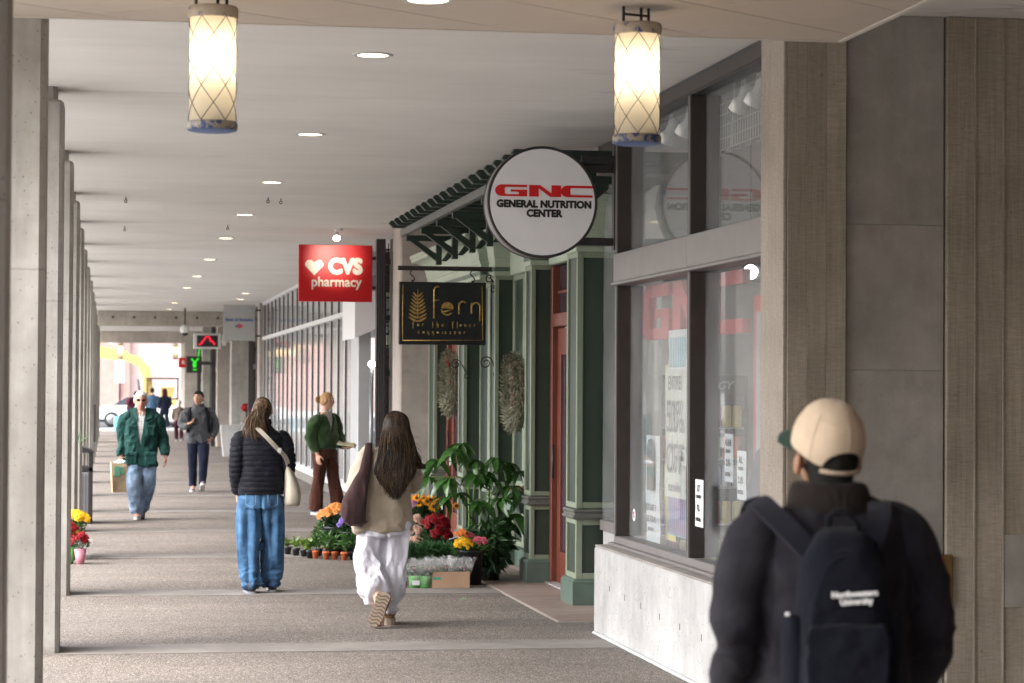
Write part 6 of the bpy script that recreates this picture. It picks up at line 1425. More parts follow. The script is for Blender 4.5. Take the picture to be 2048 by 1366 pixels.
for i, (z, a, b_, cyy) in enumerate([(1.425, .118, .095, .005)]): pass
rg = [(1.415, .0, .0, .130, .098), (1.445, .0, .004, .122, .096), (1.475, 0, .008, .112, .094), (1.495, 0, .012, .103, .088), (1.499, 0, .013, .090, .076)]
torso(col_, rg, 4, 40, 2.1); fuse(col_, 'collar', 'collar_rib', p1, .005, 1, lambda co, no: np.sin(np.arctan2(co[:, 1], co[:, 0])*90)*.0010+fbm(co*18, 2)*.003)
tr = MB(); torso(tr, [(.72, 0, 0, .19, .13), (.88, 0, 0, .185, .13), (.95, 0, 0, .17, .12)])
for s_ in (-1, 1): limb(tr, [(s_*.09, 0, .86), (s_*.10, .03, .48), (s_*.10, 0, .08)], [.105, .085, .075])
fuse(tr, 'trousers', 'navy_cloth', p1, .012, 2, folds(.01, (8, 8, 3)))
for s_ in (-1, 1): shoe(p1, (s_*.10, -.08, 0), (0, 1, 0), 'shoe_black', 'sole_white')
# hair under the cap and cap
skullcap(p1, 'hair', 'hair_black', hc_, 1.02, HY, R(8), .002, -.055, .05, -.112, .005)
nh = MB(); torso(nh, [(1.475, hc_.x, -.012, .052, .048), (1.50, hc_.x, -.008, .060, .056), (1.54, hc_.x, .0, .068, .066), (1.57, hc_.x, .005, .070, .072)], 4, 30, 2.2); fuse(nh, 'nape_hair', 'hair_black', p1, .005, 1)
def cap_part(a0, a1, n=14, rings=14, rx=.0985, ry=.1085, rz=.119, zc=1.590, m_='cap_beige', nm='cap_panel', lo=None):
    vs = []
    for i in range(rings+1):
        for k in range(n+1):
            a = a0+(a1-a0)*k/n; back = max(0, -math.sin(a)); low = -.22-.27*back+.06*max(0, math.sin(a))
            if lo: low = lo(a, low)
            th = math.acos(low)*i/rings; puff = 1+.012*math.sin(math.pi*k/n)+.02*math.sin(th)**4
            sq = math.sin(th)**.78 if th < math.pi/2 else math.sin(th); x, y, z = sq*math.cos(a)*rx*puff, sq*math.sin(a)*ry*puff, math.cos(th)*rz*.93
            x, y = rot2(x, y, HY); vs.append((x+hc_.x, y+hc_.y-.004, z+zc))
    return mesh_obj(nm, vs, [(i*(n+1)+k, (i+1)*(n+1)+k, (i+1)*(n+1)+k+1, i*(n+1)+k+1) for i in range(rings) for k in range(n)], m_, cap_, smooth=True)
cap_ = empty('cap', (0, 0, 0)); cap_.parent = p1; cap_.matrix_local = Matrix.Translation(hc_+Vector((0, -.004, .026))) @ Matrix.Rotation(HY, 4, 'Z') @ Matrix.Rotation(R(17), 4, 'X') @ Matrix.Rotation(-HY, 4, 'Z') @ Matrix.Translation(-hc_)
def archlo(a, low):
    d = (a-R(270)); w_ = R(38)
    return low if abs(d) > w_ else max(low, -.44+.46*math.sqrt(max(0, 1-(d/w_)**2)))
for k in range(6):
    a0 = R(90+60*k)+R(.2); a1 = R(90+60*(k+1))-R(.2); cap_part(a0, a1, 26, 14, lo=archlo)
cap_part(0, 2*math.pi, 60, 14, .0940, .1060, .1265, m_='cap_beige', nm='cap_lining', lo=archlo)
for k in range(6):
    a = R(90+60*k); lowz = (.35 if k in (2, 4) else .2) if k != 3 else .03; pts = []
    for i in range(13):
        th = math.acos(-lowz if k != 3 else lowz)*i/12; sq = math.sin(th)**.78 if th < math.pi/2 else math.sin(th); x, y = rot2(sq*math.cos(a)*.1005, sq*math.sin(a)*.1107, HY); pts.append((x+hc_.x, y+hc_.y-.004, math.cos(th)*.1120+1.590))
    MB().tube(pts, .0016, 6).build('seam', 'cap_beige', cap_)
# back strap under the opening, brim, button, rim tape
m = MB(); vs = []
n = 26
for k in range(n+1):
    a = R(270-42)+R(84)*k/n
    for (rr_, zz_) in ((1.0, -.445), (1.0, -.545), (1.02, -.545), (1.02, -.445)):
        q = math.sqrt(1-.49**2)*rr_*1.13; x, y = rot2(math.cos(a)*.0955*q, math.sin(a)*.1075*q, HY); vs.append((x+hc_.x, y+hc_.y-.004, zz_*.119+1.590))
m.add(vs, [(4*k+j, 4*k+(j+1) % 4, 4*k+4+(j+1) % 4, 4*k+4+j) for k in range(n) for j in range(4)], True).build('back_strap', 'cap_beige', cap_)
vs = []
for i in range(6):
    for k in range(17):
        u = k/8-1; t = i/5; x = u*(.096-.016*t); y = (1-t)*.100*math.sqrt(max(0, 1-(u*.97)**2))+t*(.178-.040*u**4); z = 1.580-.024*u*u-.010*t
        x, y = rot2(x, y, HY); vs.append((x+hc_.x, y+hc_.y, z))
vs2 = [(v[0], v[1], v[2]-.004) for v in vs]; L_ = len(vs); f = [(i*17+k, i*17+k+1, (i+1)*17+k+1, (i+1)*17+k) for i in range(5) for k in range(16)]
mesh_obj('brim', vs+vs2, f+[tuple(x+L_ for x in q[::-1]) for q in f]+[(5*17+k, 5*17+k+1, L_+5*17+k+1, L_+5*17+k) for k in range(16)], 'cap_green', cap_, smooth=True)
MB().ball((hc_.x, hc_.y-.004, 1.590+.1130), .0085, 12, 6, (1, 1, .6)).build('button', 'cap_green', cap_)
x, y = rot2(0, -.1062, HY); MB().box(-.011, .011, -.0012, .0012, -.0022, .0022, ch=.0006).build('embroidered_mark', 'tag_white', cap_, (hc_.x+x*1.01, hc_.y+y*1.01, 1.603)).rotation_euler = (R(-6), 0, HY)
# backpack
bp = empty('backpack', (1.962, 6.35, .93), 'black canvas backpack with white university lettering on the man in the cap', 'backpack', rz=R(-9))
def bpsec(t): # t 0 bottom 1 top -> half width, depth
    return .126*(1-max(0, (t-.52)/.48)**2.4*.62), .105*(1-max(0, (t-.6)/.4)**2*.45)
mb = MB(); rg = []
for t in [0, .04, .12, .25, .4, .55, .7, .82, .9, .96, 1.0]:
    w_, d_ = bpsec(t); e_ = (.55 if t == 0 else .9 if t == .04 else 1)*(.75 if t == 1 else 1); rg.append((t*.455, 0, -.035-d_*.3, w_*e_, d_*e_))
torso(mb, rg, 4, 40, 2.9)
def pk_d(co, no):
    a = np.abs(co[:, 0]); d = fbm(co*11, 3)*.006
    return d
fuse(mb, 'main_compartment', 'pack_canvas', bp, .006, 2, pk_d)
# arched front panel with zip
arch = [(-.104, .02), (-.106, .20)]+[(-.105*math.cos(math.pi*k/14)*(1.0), .20+.200*math.sin(math.pi*k/14)) for k in range(0, 15)]+[(.106, .20), (.104, .02)]
mb = MB(); mb.prism([(p_[0]*.93, p_[1]*.985+.002) for p_ in arch], -.160, -.10, 'y'); fuse(mb, 'front_panel', 'pack_canvas', bp, .006, 7, lambda co, no: fbm(co*13+4, 3)*.006)
MB().tube([(p_[0], -.133-.012*max(0, 1-abs(p_[0])/.13), p_[1]) for p_ in arch], .005, 8).build('zip_piping', 'pack_strap', bp)
mb = MB(); mb.prism([(-.110, .0), (-.113, .17), (-.10, .205), (.10, .205), (.113, .17), (.110, .0)], -.192, -.12, 'y'); fuse(mb, 'front_pocket', 'pack_canvas', bp, .006, 8, lambda co, no: fbm(co*12+9, 3)*.009)
MB().tube([(-.112, -.170, .15), (-.104, -.182, .188), (0, -.192, .198), (.104, -.182, .188), (.112, -.170, .15)], .004, 8).build('pocket_zip', 'pack_strap', bp)
for s_ in (-1, 1):
    mb = MB(); torso(mb, [(.02, s_*.122, -.06, .032, .06), (.12, s_*.126, -.06, .034, .065), (.21, s_*.128, -.06, .032, .06), (.225, s_*.128, -.06, .03, .055)], 3, 20); fuse(mb, 'side_pocket', 'pack_canvas', bp, .007, 2, folds(.008, (16, 16, 6), 3))
lg = R(4)
text('word_print', 'Northwestern', .0225, (.018, -.178, .288), 'tag_white', bp, (R(88), -lg, 0), bold=.0005, ext=.004, sx=.93)
text('word_print', 'University', .0225, (.022, -.182, .268), 'tag_white', bp, (R(88), -lg, 0), bold=.0005, ext=.004, sx=.93)
MB().box(-.092, -.078, -.186, -.180, .185, .191).build('zip_pull', 'chrome', bp); MB().box(-.158, -.148, -.125, -.115, .225, .233).build('side_tag', 'tag_white', bp)
MB().tube([(-.03, -.03, .44), (-.033, -.05, .485), (-.01, -.06, .505), (.02, -.055, .49), (.045, -.045, .465), (.05, -.03, .44)], .0085, 8, flat=.5).build('top_handle', 'pack_strap', bp)
def strap(par, pts, w_, t_, m_, nm='strap'):
    """flat band through points (x,y,z) lying against the body; normals given by -Y/up"""
    a = cr(pts, 6); vs = []; n = len(a)
    for i in range(n):
        t = Vector(a[min(i+1, n-1)])-Vector(a[max(i-1, 0)]); t.normalize(); nr = Vector((0, -.9, .45)); sd = t.cross(nr).normalized()*w_/2; nn = sd.cross(t).normalized()*t_/2
        for q in (sd+nn, sd-nn, -sd-nn, -sd+nn): vs.append(tuple(Vector(a[i])+q))
    return MB().add(vs, [(4*i+j, 4*i+(j+1) % 4, 4*i+4+(j+1) % 4, 4*i+4+j) for i in range(n-1) for j in range(4)]+[(0, 1, 2, 3), tuple(4*(n-1)+j for j in (3, 2, 1, 0))]).build(nm, m_, par)
for s_ in (-1, 1):
    strap(bp, [(s_*.075-.01, -.055, .39), (s_*.115-.02, -.02, .445), (s_*.150-.03, .045, .492), (s_*.165-.04, .13, .515), (s_*.175-.04, .22, .475), (s_*.175-.04, .27, .38), (s_*.18-.04, .26, .2)], .062, .014, 'pack_strap', 'shoulder_strap')

EAR = .083
# ---------------------------------------------------------------- 2. woman in fleece and pale wide trousers, seen from behind
p2 = empty('person', (2.02, 17.85, 0), 'woman with long dark hair, beige fleece and wide white trousers walking away, one sole lifted', 'person')
J = dict(pelvis=(0, 0, .86), chest=(.03, .01, 1.12), neck=(.06, .03, 1.345), head=(.095, .06, 1.465), shL=(-.125, .0, 1.27), elL=(-.205, -.03, 1.02), wrL=(-.225, .02, .80), shR=(.20, .02, 1.27), elR=(.225, .10, 1.06), wrR=(.16, .28, 1.14),
         hipL=(-.085, 0, .84), knL=(-.10, .07, .46), anL=(-.065, -.27, .21), toeL=(.1, -.1, -1), hipR=(.085, 0, .84), knR=(.06, .04, .46), anR=(.03, .0, .12))
_, Rm, h2 = bodym(p2, J, 'skin_light', .95, .007, {'L': ((0, .1, -1), (1, 0, 0), (0, 1, 0), .5), 'R': ((0, .8, .5), (-1, 0, 0), (0, 0, 1), .9)}, hy=R(-10), face=False)
fl_ = MB(); torso(fl_, [(.69, .0, 0, .215, .150), (.80, .0, 0, .218, .150), (.95, .01, 0, .195, .135), (1.12, .025, 0, .175, .125), (1.22, .035, 0, .168, .115), (1.29, .05, .01, .135, .095), (1.34, .06, .02, .07, .07)])
fuse(fl_, 'fleece_body', 'fleece_beige', p2, .007, 3, add_d(lambda c, n: folds(.026, (5, 5, 3.2), 5)(c, n)+.007, folds(.010, (9, 9, 12), 2, mask=lambda c: np.clip((1.0-c[:, 2])*4, 0, 1))))
for s_, pts, rd, m_ in ((-1, [(-.09, 0, 1.28), (-.14, -.005, 1.22), (-.185, -.03, 1.10), (-.205, -.03, .99), (-.215, .0, .87), (-.225, .02, .80)], [.065, .075, .077, .072, .058, .044], 'fleece_cream'), (1, [(.15, .01, 1.285), (.195, .02, 1.23), (.225, .05, 1.12), (.225, .11, 1.03), (.20, .20, 1.08), (.16, .27, 1.13)], [.065, .074, .070, .068, .058, .045], 'fleece_beige')):
    m = MB(); limb(m, pts, rd, 6, 20); fuse(m, 'sleeve', m_, p2, .007, 2, folds(.014, (7, 7, 11), 8+s_))
hd_ = MB(); torso(hd_, [(1.20, .05, -.085, .10, .035), (1.27, .055, -.08, .115, .06), (1.32, .06, -.05, .10, .075), (1.355, .06, -.01, .085, .08)], 4, 26, 2.1); fuse(hd_, 'hood', 'fleece_beige', p2, .007, 2, folds(.010, (9, 9, 9), 6))
MB().tube([(.10, -.125, 1.25), (.105, -.145, 1.16), (.102, -.14, 1.06)], .0035, 6).build('hood_cord', 'cord', p2)
pt = MB(); torso(pt, [(.66, .0, 0, .20, .135), (.76, 0, 0, .185, .125), (.86, 0, 0, .17, .12), (.90, 0, 0, .155, .11)])
limb(pt, [(-.09, 0, .78), (-.105, .04, .62), (-.110, .05, .48), (-.100, -.03, .36), (-.085, -.16, .27), (-.065, -.225, .235)], [.115, .118, .124, .118, .105, .085], 6, 24)
limb(pt, [(.09, 0, .78), (.095, .02, .60), (.09, .03, .42), (.065, .02, .28), (.05, .0, .18), (.035, -.005, .10)], [.115, .115, .112, .104, .092, .080], 6, 24)
def pant_d(co, no):
    d = ridged(co*np.array([9, 7, 2.2])+2, 3)*.032-.014
    d += (ridged(co*np.array([6, 6, 14])+9, 2)*.020-.008)*np.clip((.45-co[:, 2])*3, 0, 1)
    sp_ = np.exp(-((co[:, 0]-.005)/.012)**2)*(co[:, 2] > .45)*(co[:, 2] < .70)*.02; return (d-sp_)*np.clip((.80-co[:, 2])*8, 0, 1)
fuse(pt, 'trousers', 'cotton_white', p2, .007, 3, pant_d)
MB().tube([(-.02, -.125, .30), (-.10, -.20, .155), (-.155, -.16, .20)], .004, 6).build('cuff_seam', 'cotton_white', p2) if False else None
# platform boots: planted right, left sole towards the camera
def boot(par, T, nm='boot'):
    out = [(-.8, 0), (-.98, .10), (-.85, .38), (-1, .66), (-.85, .88), (-.35, 1.0), (.35, 1.0), (.85, .88), (1, .66), (.85, .38), (.98, .10), (.8, 0), (.3, -.03), (-.3, -.03)]; n = len(out); Ls, Wd = .255, .052
    vs = [(x*Wd, y*Ls, z) for z in (0, .006, .042, .048) for x, y in out]; f = [tuple(range(n))[::-1], tuple(range(3*n, 4*n))]+[(j*n+i, j*n+(i+1) % n, (j+1)*n+(i+1) % n, (j+1)*n+i) for j in range(3) for i in range(n)]
    for k in range(2*n):
        i = k % n; z = 0 if k < n or k >= 3*n else 0
    u = MB(); limb(u, [(0, .02, .10), (0, .05, .095), (0, .14, .085), (0, .22, .07), (0, .245, .065)], [.050, .056, .052, .040, .022], 5, 18); limb(u, [(0, .03, .08), (0, .03, .17)], [.054, .052], 3, 18)
    o = fuse(u, nm, 'suede_tan', par, .007, 2); o.matrix_local = T
    MB().add(vs, f).build('platform_sole', 'rubber_sole', o)
    tr_ = MB()
    for k in range(9):
        y = .02+.026*k; w_ = .04 if 2 < k < 5 else .046; tr_.tube([(-w_, y, -.001), (-w_*.4, y+.010, -.001), (w_*.3, y-.006, -.001), (w_, y+.006, -.001)], .0032, 5)
    tr_.build('tread', 'leather', o); MB().box(-.035, .035, -.026, -.02, .10, .13, ch=.004).build('heel_patch', 'leather', o)
    return o
boot(p2, Matrix.Translation((.035, -.07, 0)) @ Matrix.Rotation(R(-4), 4, 'Z'))
# lifted left: toe down, sole facing back (-Y) and slightly to the left
ax_t = Vector((-.36, -.12, -.93)).normalized(); upv = (Vector((0.1, .93, -.25))); upv = (upv-ax_t*upv.dot(ax_t)).normalized(); sx_ = ax_t.cross(upv).normalized()
org = Vector((-.025, -.315, .255)); boot(p2, Matrix(((sx_.x, ax_t.x, upv.x, org.x), (sx_.y, ax_t.y, upv.y, org.y), (sx_.z, ax_t.z, upv.z, org.z), (0, 0, 0, 1))))
# long straight hair
r5 = random.Random(21); paths = []
hcx, hcy, hcz = h2
for k in range(3400):
    az = r5.uniform(-math.pi*1.02, .0)+R(0); t = r5.random()**.6   # back half
    top = Vector((hcx-.012+r5.gauss(0, .006), hcy+.055-.10*t, hcz+.108+r5.uniform(-.004, .006)))
    sx2 = math.cos(az); side = sx2
    mid1 = Vector((hcx+side*.084*.85, hcy-.02-.085*abs(math.sin(az))*.8, hcz+.075)); mid2 = Vector((hcx+side*.100, hcy-.02-.125*abs(math.sin(az)), hcz-.03)); 
    zend = r5.uniform(.96, 1.12)+.16*abs(side)**2; lx = side*.098-.02
    sa = abs(math.sin(az)); low1 = Vector((hcx+side*.128-.012+r5.gauss(0, .004), -.125-.075*sa+r5.gauss(0, .006), 1.29)); low2 = Vector((hcx+side*.125-.035+r5.gauss(0, .010), -.185-.030*sa, 1.12)); end = Vector((hcx+side*.075-.035+r5.gauss(0, .016), -.195-.02*r5.random(), .925+.13*r5.random()+.10*side*side))
    if side > .5 and r5.random() < .45: low2 = Vector((hcx+.135+r5.uniform(-.02, .03), -.15, 1.20)); end = Vector((hcx+.17+r5.uniform(-.03, .03), -.11, 1.17+r5.uniform(-.02, .02)))
    p = cr([top, mid1, mid2, low1, low2, end], 4); w_ = r5.uniform(0, 6); paths.append([(v[0]+.006*math.sin(w_+i*.5), v[1]+.004*math.cos(w_+i*.7), v[2]) for i, v in enumerate(p)])
skullcap(p2, 'hair', 'hair_dark', h2, .95, R(-10), 0, .006, -.08, .05, -.10, .006)
strands(p2, 'long_hair', 'hair_dark', paths, .0027)
fly = []
for k in range(60):
    s0 = Vector((hcx+r5.choice([-1, 1])*.1, hcy-.1, r5.uniform(1.15, 1.4))); d = Vector((-1 if s0.x < hcx else 1, -.2, r5.uniform(-.5, .5))); fly.append([tuple(s0+d*(.02*i)+Vector((0, 0, -.003*i*i))) for i in range(5)])
strands(p2, 'loose_hair', 'hair_dark', fly, .0010)
# brown slouchy shoulder bag
sb = empty('shoulder_bag', (1.79, 17.72, .72), 'large slouchy brown corduroy bag on the left shoulder of the woman in fleece', 'bag')
m = MB(); torso(m, [(.02, .015, 0, .05, .035), (.05, .01, 0, .085, .06), (.13, .0, 0, .100, .075), (.25, .02, 0, .085, .065), (.36, .055, .01, .058, .045), (.46, .085, .02, .036, .03), (.56, .10, .04, .026, .022), (.62, .105, .07, .022, .02)], 5, 28)
fuse(m, 'bag_body', 'bag_brown', sb, .006, 3, add_d(folds(.016, (11, 8, 2.0), 4), lambda co, no: np.sin(co[:, 0]*420)*.0004))
MB().tube([(-.085, -.045, .055), (-.04, -.06, .022), (.03, -.06, .025), (.09, -.04, .05)], .006, 6).build('gathered_hem', 'bag_brown', sb)

# ---------------------------------------------------------------- 3. woman in black puffer and wide jeans, seen from behind
p3 = empty('person', (1.285, 20.65, 0), 'woman with blonde ponytail, black quilted jacket and wide blue jeans walking away', 'person')
J = dict(pelvis=(0, 0, .90), chest=(.01, .0, 1.18), neck=(.01, .02, 1.42), head=(.01, .04, 1.545), shL=(-.16, 0, 1.34), elL=(-.205, -.02, 1.08), wrL=(-.193, .05, .86), shR=(.18, 0, 1.34), elR=(.235, -.03, 1.09), wrR=(.20, .18, .95),
         hipL=(-.09, 0, .88), knL=(-.09, .0, .48), anL=(-.06, -.03, .08), hipR=(.09, 0, .88), knR=(.09, .03, .48), anR=(.095, .12, .09))
_, Rm, h3 = bodym(p3, J, 'skin_light', .96, .007, {'L': ((0, .3, -1), (1, 0, 0), (0, 1, 0), .6), 'R': ((-.2, .8, -.4), (-1, 0, 0), (0, 0, 1), .8)}, hy=R(-12), face=False)
pj = MB(); torso(pj, [(.845, .0, 0, .185, .14), (.90, 0, 0, .19, .145), (1.05, 0, 0, .175, .13), (1.2, .01, 0, .185, .13), (1.31, .01, 0, .18, .115), (1.37, .01, .0, .125, .095), (1.41, .01, .005, .078, .08), (1.475, .01, .01, .072, .076)])
limb(pj, [(-.12, 0, 1.325), (-.175, 0, 1.29), (-.200, -.02, 1.16), (-.208, -.02, 1.02), (-.200, .03, .92), (-.195, .05, .85)], [.066, .073, .066, .060, .053, .045], 6, 20)
limb(pj, [(.14, 0, 1.325), (.185, 0, 1.29), (.215, -.03, 1.18), (.228, -.03, 1.08), (.225, .06, 1.0), (.205, .17, .96)], [.066, .072, .064, .058, .052, .045], 6, 20)
def quilt(co, no):
    u = co[:, 2]+.12*np.clip(np.abs(co[:, 0])-.16, 0, 1)+.012*fbm(co*3, 2); s_ = np.abs(np.sin(u*math.pi/.043)); q = (s_**.5)*.0085
    return q+fbm(co*np.array([16, 16, 34]), 2)*.0040
fuse(pj, 'puffer_jacket', 'puffer_black', p3, .006, 1, quilt)
jn = MB(); torso(jn, [(.72, 0, 0, .172, .132), (.80, 0, 0, .175, .132), (.90, 0, 0, .165, .125), (.98, 0, 0, .145, .11)])
limb(jn, [(-.092, 0, .82), (-.10, .0, .66), (-.098, .0, .45), (-.085, -.015, .25), (-.07, -.03, .10), (-.068, -.03, .045)], [.100, .099, .100, .102, .098, .092], 6, 26)
limb(jn, [(.092, 0, .82), (.095, .01, .66), (.105, .03, .45), (.105, .07, .25), (.098, .10, .12), (.094, .11, .06)], [.100, .098, .094, .090, .082, .076], 6, 26)
def jean_d(co, no):
    d = (ridged(co*np.array([10, 8, 1.6])+4, 2)*.036-.018)*np.clip((.86-co[:, 2])*4, 0, 1)
    d += (ridged(co*np.array([8, 8, 20])+7, 2)*.020-.008)*np.exp(-((co[:, 2]-.12)/.10)**2)
    d -= np.exp(-((co[:, 0])/.010)**2)*.016*(co[:, 2] < .86)
    return d
fuse(jn, 'wide_jeans', 'denim_blue', p3, .0065, 2, jean_d)
for (cx_, cyy, a, b_, z) in ((-.068, -.03, .099, .099, .085), (.095, .108, .085, .085, .10)):
    MB().tube([(cx_+a*.96*math.cos(t), cyy+b_*.96*math.sin(t), z) for t in [2*math.pi*k/24 for k in range(25)]], .0022, 5).build('hem_stitch', 'denim_light', p3)
for s_ in (-1, 1): MB().tube([(s_*.05, -.141, .86), (s_*.052, -.146, .76), (s_*.09, -.143, .735), (s_*.135, -.125, .76), (s_*.135, -.115, .85)], .0018, 5).build('pocket_stitch', 'denim_light', p3)
shoe(p3, (-.07, -.11, .0), (-.15, 1, 0), 'shoe_black', 'shoe_grey', .26, sh=.02); shoe(p3, (.095, .05, .0), (.1, 1, 0), 'shoe_black', 'sole_white', .26, sh=.02)
skullcap(p3, 'hair', 'hair_blond', h3, .98, R(-12), 0, .009, -.03, .05, -.075, .006)
paths = []; r6 = random.Random(5); tie = Vector((h3.x-.005, h3.y-.115, h3.z+.055))
for k in range(420):
    a = r6.uniform(-.2, math.pi+.2); q = r6.random(); x_ = math.cos(a)*.083; st = Vector((h3.x+x_, h3.y+.03-.02*q, h3.z+math.sin(a)*.10+.0)); md_ = (st+tie)/2+Vector((x_*.25, -.025, .02*math.sin(a))); paths.append([tuple(v) for v in cr([st, md_, tie+Vector((r6.gauss(0, .007), 0, r6.gauss(0, .007)))], 5)])
strands(p3, 'swept_hair', 'hair_blond', paths, .0030)
paths = []
for k in range(620):
    e = Vector((h3.x-.03+r6.gauss(0, .035)-(.09 if k % 4 == 0 else 0), h3.y-.125+r6.gauss(0, .02), h3.z-.16-r6.random()*.13+(.06 if k % 4 == 0 else 0)))
    m1 = tie+Vector((-.012+r6.gauss(0, .016), -.045+r6.gauss(0, .008), -.01)); m2 = (m1+e)/2+Vector((-.022+r6.gauss(0, .012), -.02, .01)); paths.append([tuple(v) for v in cr([tie+Vector((r6.gauss(0, .008), 0, r6.gauss(0, .008))), m1, m2, e], 5)])
strands(p3, 'ponytail', 'hair_blond', paths, .0028)
tb = empty('crossbody_bag', (1.55, 20.62, .74), 'cream canvas bag with long pale strap across the black quilted jacket', 'bag')
m = MB(); torso(m, [(.0, .0, 0, .05, .06), (.03, 0, 0, .068, .10), (.12, -.0, .0, .068, .12), (.25, -.02, .0, .045, .11), (.34, -.045, .0, .02, .06)], 4, 24); fuse(m, 'bag_body', 'tote_cream', tb, .007, 2, folds(.008, (9, 6, 5), 4))
strap(tb, [(-.035, -.05, .33), (-.07, -.115, .42), (-.15, -.155, .50), (-.225, -.155, .58), (-.30, -.115, .655), (-.335, -.045, .695), (-.34, .02, .70)], .036, .005, 'tote_cream', 'shoulder_strap'); MB().box(-.135, -.105, -.172, -.158, .455, .495, ch=.003).build('buckle', 'grey_plastic', tb)

# ---------------------------------------------------------------- 4. older man in green jacket
p4 = empty('person', (.425, 32.1, 0), 'older white haired man in sunglasses and green field jacket walking towards the camera', 'person', rz=R(180))
J = dict(pelvis=(0, 0, .90), chest=(0, .02, 1.18), neck=(.0, .03, 1.43), head=(.005, .075, 1.555), shL=(-.19, 0, 1.36), elL=(-.285, -.03, 1.08), wrL=(-.315, .05, .83), shR=(.19, 0, 1.36), elR=(.245, -.03, 1.07), wrR=(.25, .04, .81),
         hipL=(-.09, 0, .88), knL=(-.10, .03, .47), anL=(-.03, -.18, .13), toeL=(.1, .9, -.5), hipR=(.09, 0, .88), knR=(.09, .13, .48), anR=(.045, .12, .09))
_, Rm, h4 = bodym(p4, J, 'skin_rosy', 1.03, .007, {'L': ((-.1, .15, -1), (1, .2, 0), (0, 1, 0), .55), 'R': ((0, .1, -1), (-1, 0, 0), (0, 1, 0), 1.2)}, hp=R(-4), face=False)
MB().tube([tuple(h4+Rm @ Vector((x, .104-abs(x)*.35, -.060))) for x in (-.022, -.01, 0, .01, .022)], .0036, 6).build('mouth', 'lip', p4)
for s_ in (-1, 1):
    MB().ball(tuple(h4+Rm @ Vector((s_*.033, .094, .014))), .024, 14, 8, (1.05, .35, .78)).build('sunglass_lens', 'lens_dark', p4); MB().tube([tuple(h4+Rm @ Vector(v)) for v in ((s_*.055, .085, .02), (s_*.082, .04, .02), (s_*.083, -.01, .015))], .0028, 6).build('sunglass_arm', 'frame_dark', p4)
MB().tube([tuple(h4+Rm @ Vector(v)) for v in ((-.012, .106, .016), (.012, .106, .016))], .003, 6).build('sunglass_bridge', 'frame_dark', p4)
skullcap(p4, 'hair', 'hair_white', h4, 1.03, 0, R(-4), .014, -.03, .062, -.08, .006, lambda co, no: fbm(co*np.array([60, 60, 60]), 2)*.006)
sh = MB(); torso(sh, [(.86, 0, .0, .15, .125), (1.1, 0, .01, .15, .135), (1.3, 0, .01, .13, .115), (1.40, 0, .01, .07, .068), (1.445, 0, .015, .062, .065)]); fuse(sh, 'shirt', 'plaid_shirt', p4, .009, 2)
for s_ in (-1, 1): MB().add([(s_*.008, .105, 1.36), (s_*.075, .09, 1.35), (s_*.085, .03, 1.46), (s_*.03, .07, 1.455), (s_*.012, .112, 1.355)], [(0, 1, 2, 3), (0, 3, 4)]).build('shirt_collar', 'plaid_shirt', p4)
jk = MB(); torso(jk, [(.70, 0, .0, .215, .155), (.80, 0, .0, .215, .155), (.95, 0, 0, .21, .160), (1.15, 0, 0, .215, .162), (1.30, 0, 0, .205, .138), (1.365, 0, 0, .145, .10), (1.41, 0, -.0, .095, .085), (1.44, 0, -.005, .085, .08)])
limb(jk, [(-.14, 0, 1.345), (-.205, 0, 1.31), (-.255, -.02, 1.18), (-.285, -.025, 1.05), (-.305, .02, .92), (-.312, .045, .85)], [.07, .082, .076, .068, .062, .058], 6, 20)
limb(jk, [(.14, 0, 1.345), (.20, 0, 1.31), (.235, -.02, 1.18), (.25, -.02, 1.05), (.255, .02, .92), (.252, .04, .84)], [.07, .082, .076, .068, .062, .058], 6, 20)
def jk_d(co, no):
    d = (ridged(co*np.array([8, 8, 6])+5, 3)*.024-.008)*np.clip((np.abs(co[:, 0]-.012)-.05)/.05+.15, .15, 1)
    # the front opening: push the front middle strip back behind the shirt
    op = np.clip((.062*np.clip((co[:, 2]-.93)/.45, 0, 1)-np.abs(co[:, 0]-.012))/.010, 0, 1)*(co[:, 1] > .04)
    r_ = co+no*d[:, None]; r_[:, 1] -= op*.075; return r_
fuse(jk, 'field_jacket', 'jacket_green', p4, .0065, 2, jk_d)
for (x, z, w_, h_) in ((.125, .80, .15, .17), (-.125, .80, .15, .17), (.115, 1.17, .12, .14), (-.12, 1.17, .12, .14)):
    q = MB().box(x-w_/2, x+w_/2, .115, .170 if z < 1 else .158, z-h_/2, z+h_/2-.045, ch=.012); q.box(x-w_/2-.006, x+w_/2+.006, .12, .178 if z < 1 else .166, z+h_/2-.05, z+h_/2, ch=.01); fuse(q, 'pocket', 'jacket_green', p4, .006, 3, folds(.006, (15, 15, 15)))
for s_ in (-1, 1): q = MB().add([(s_*.05, .135, 1.29), (s_*.135, .105, 1.33), (s_*.13, .03, 1.43), (s_*.055, .05, 1.45), (s_*.05, .15, 1.295), (s_*.14, .12, 1.335), (s_*.145, .03, 1.45), (s_*.06, .06, 1.47)], [(0, 1, 2, 3), (4, 5, 6, 7), (0, 1, 5, 4), (1, 2, 6, 5), (2, 3, 7, 6), (3, 0, 4, 7)]).build('jacket_collar', 'jacket_green', p4)
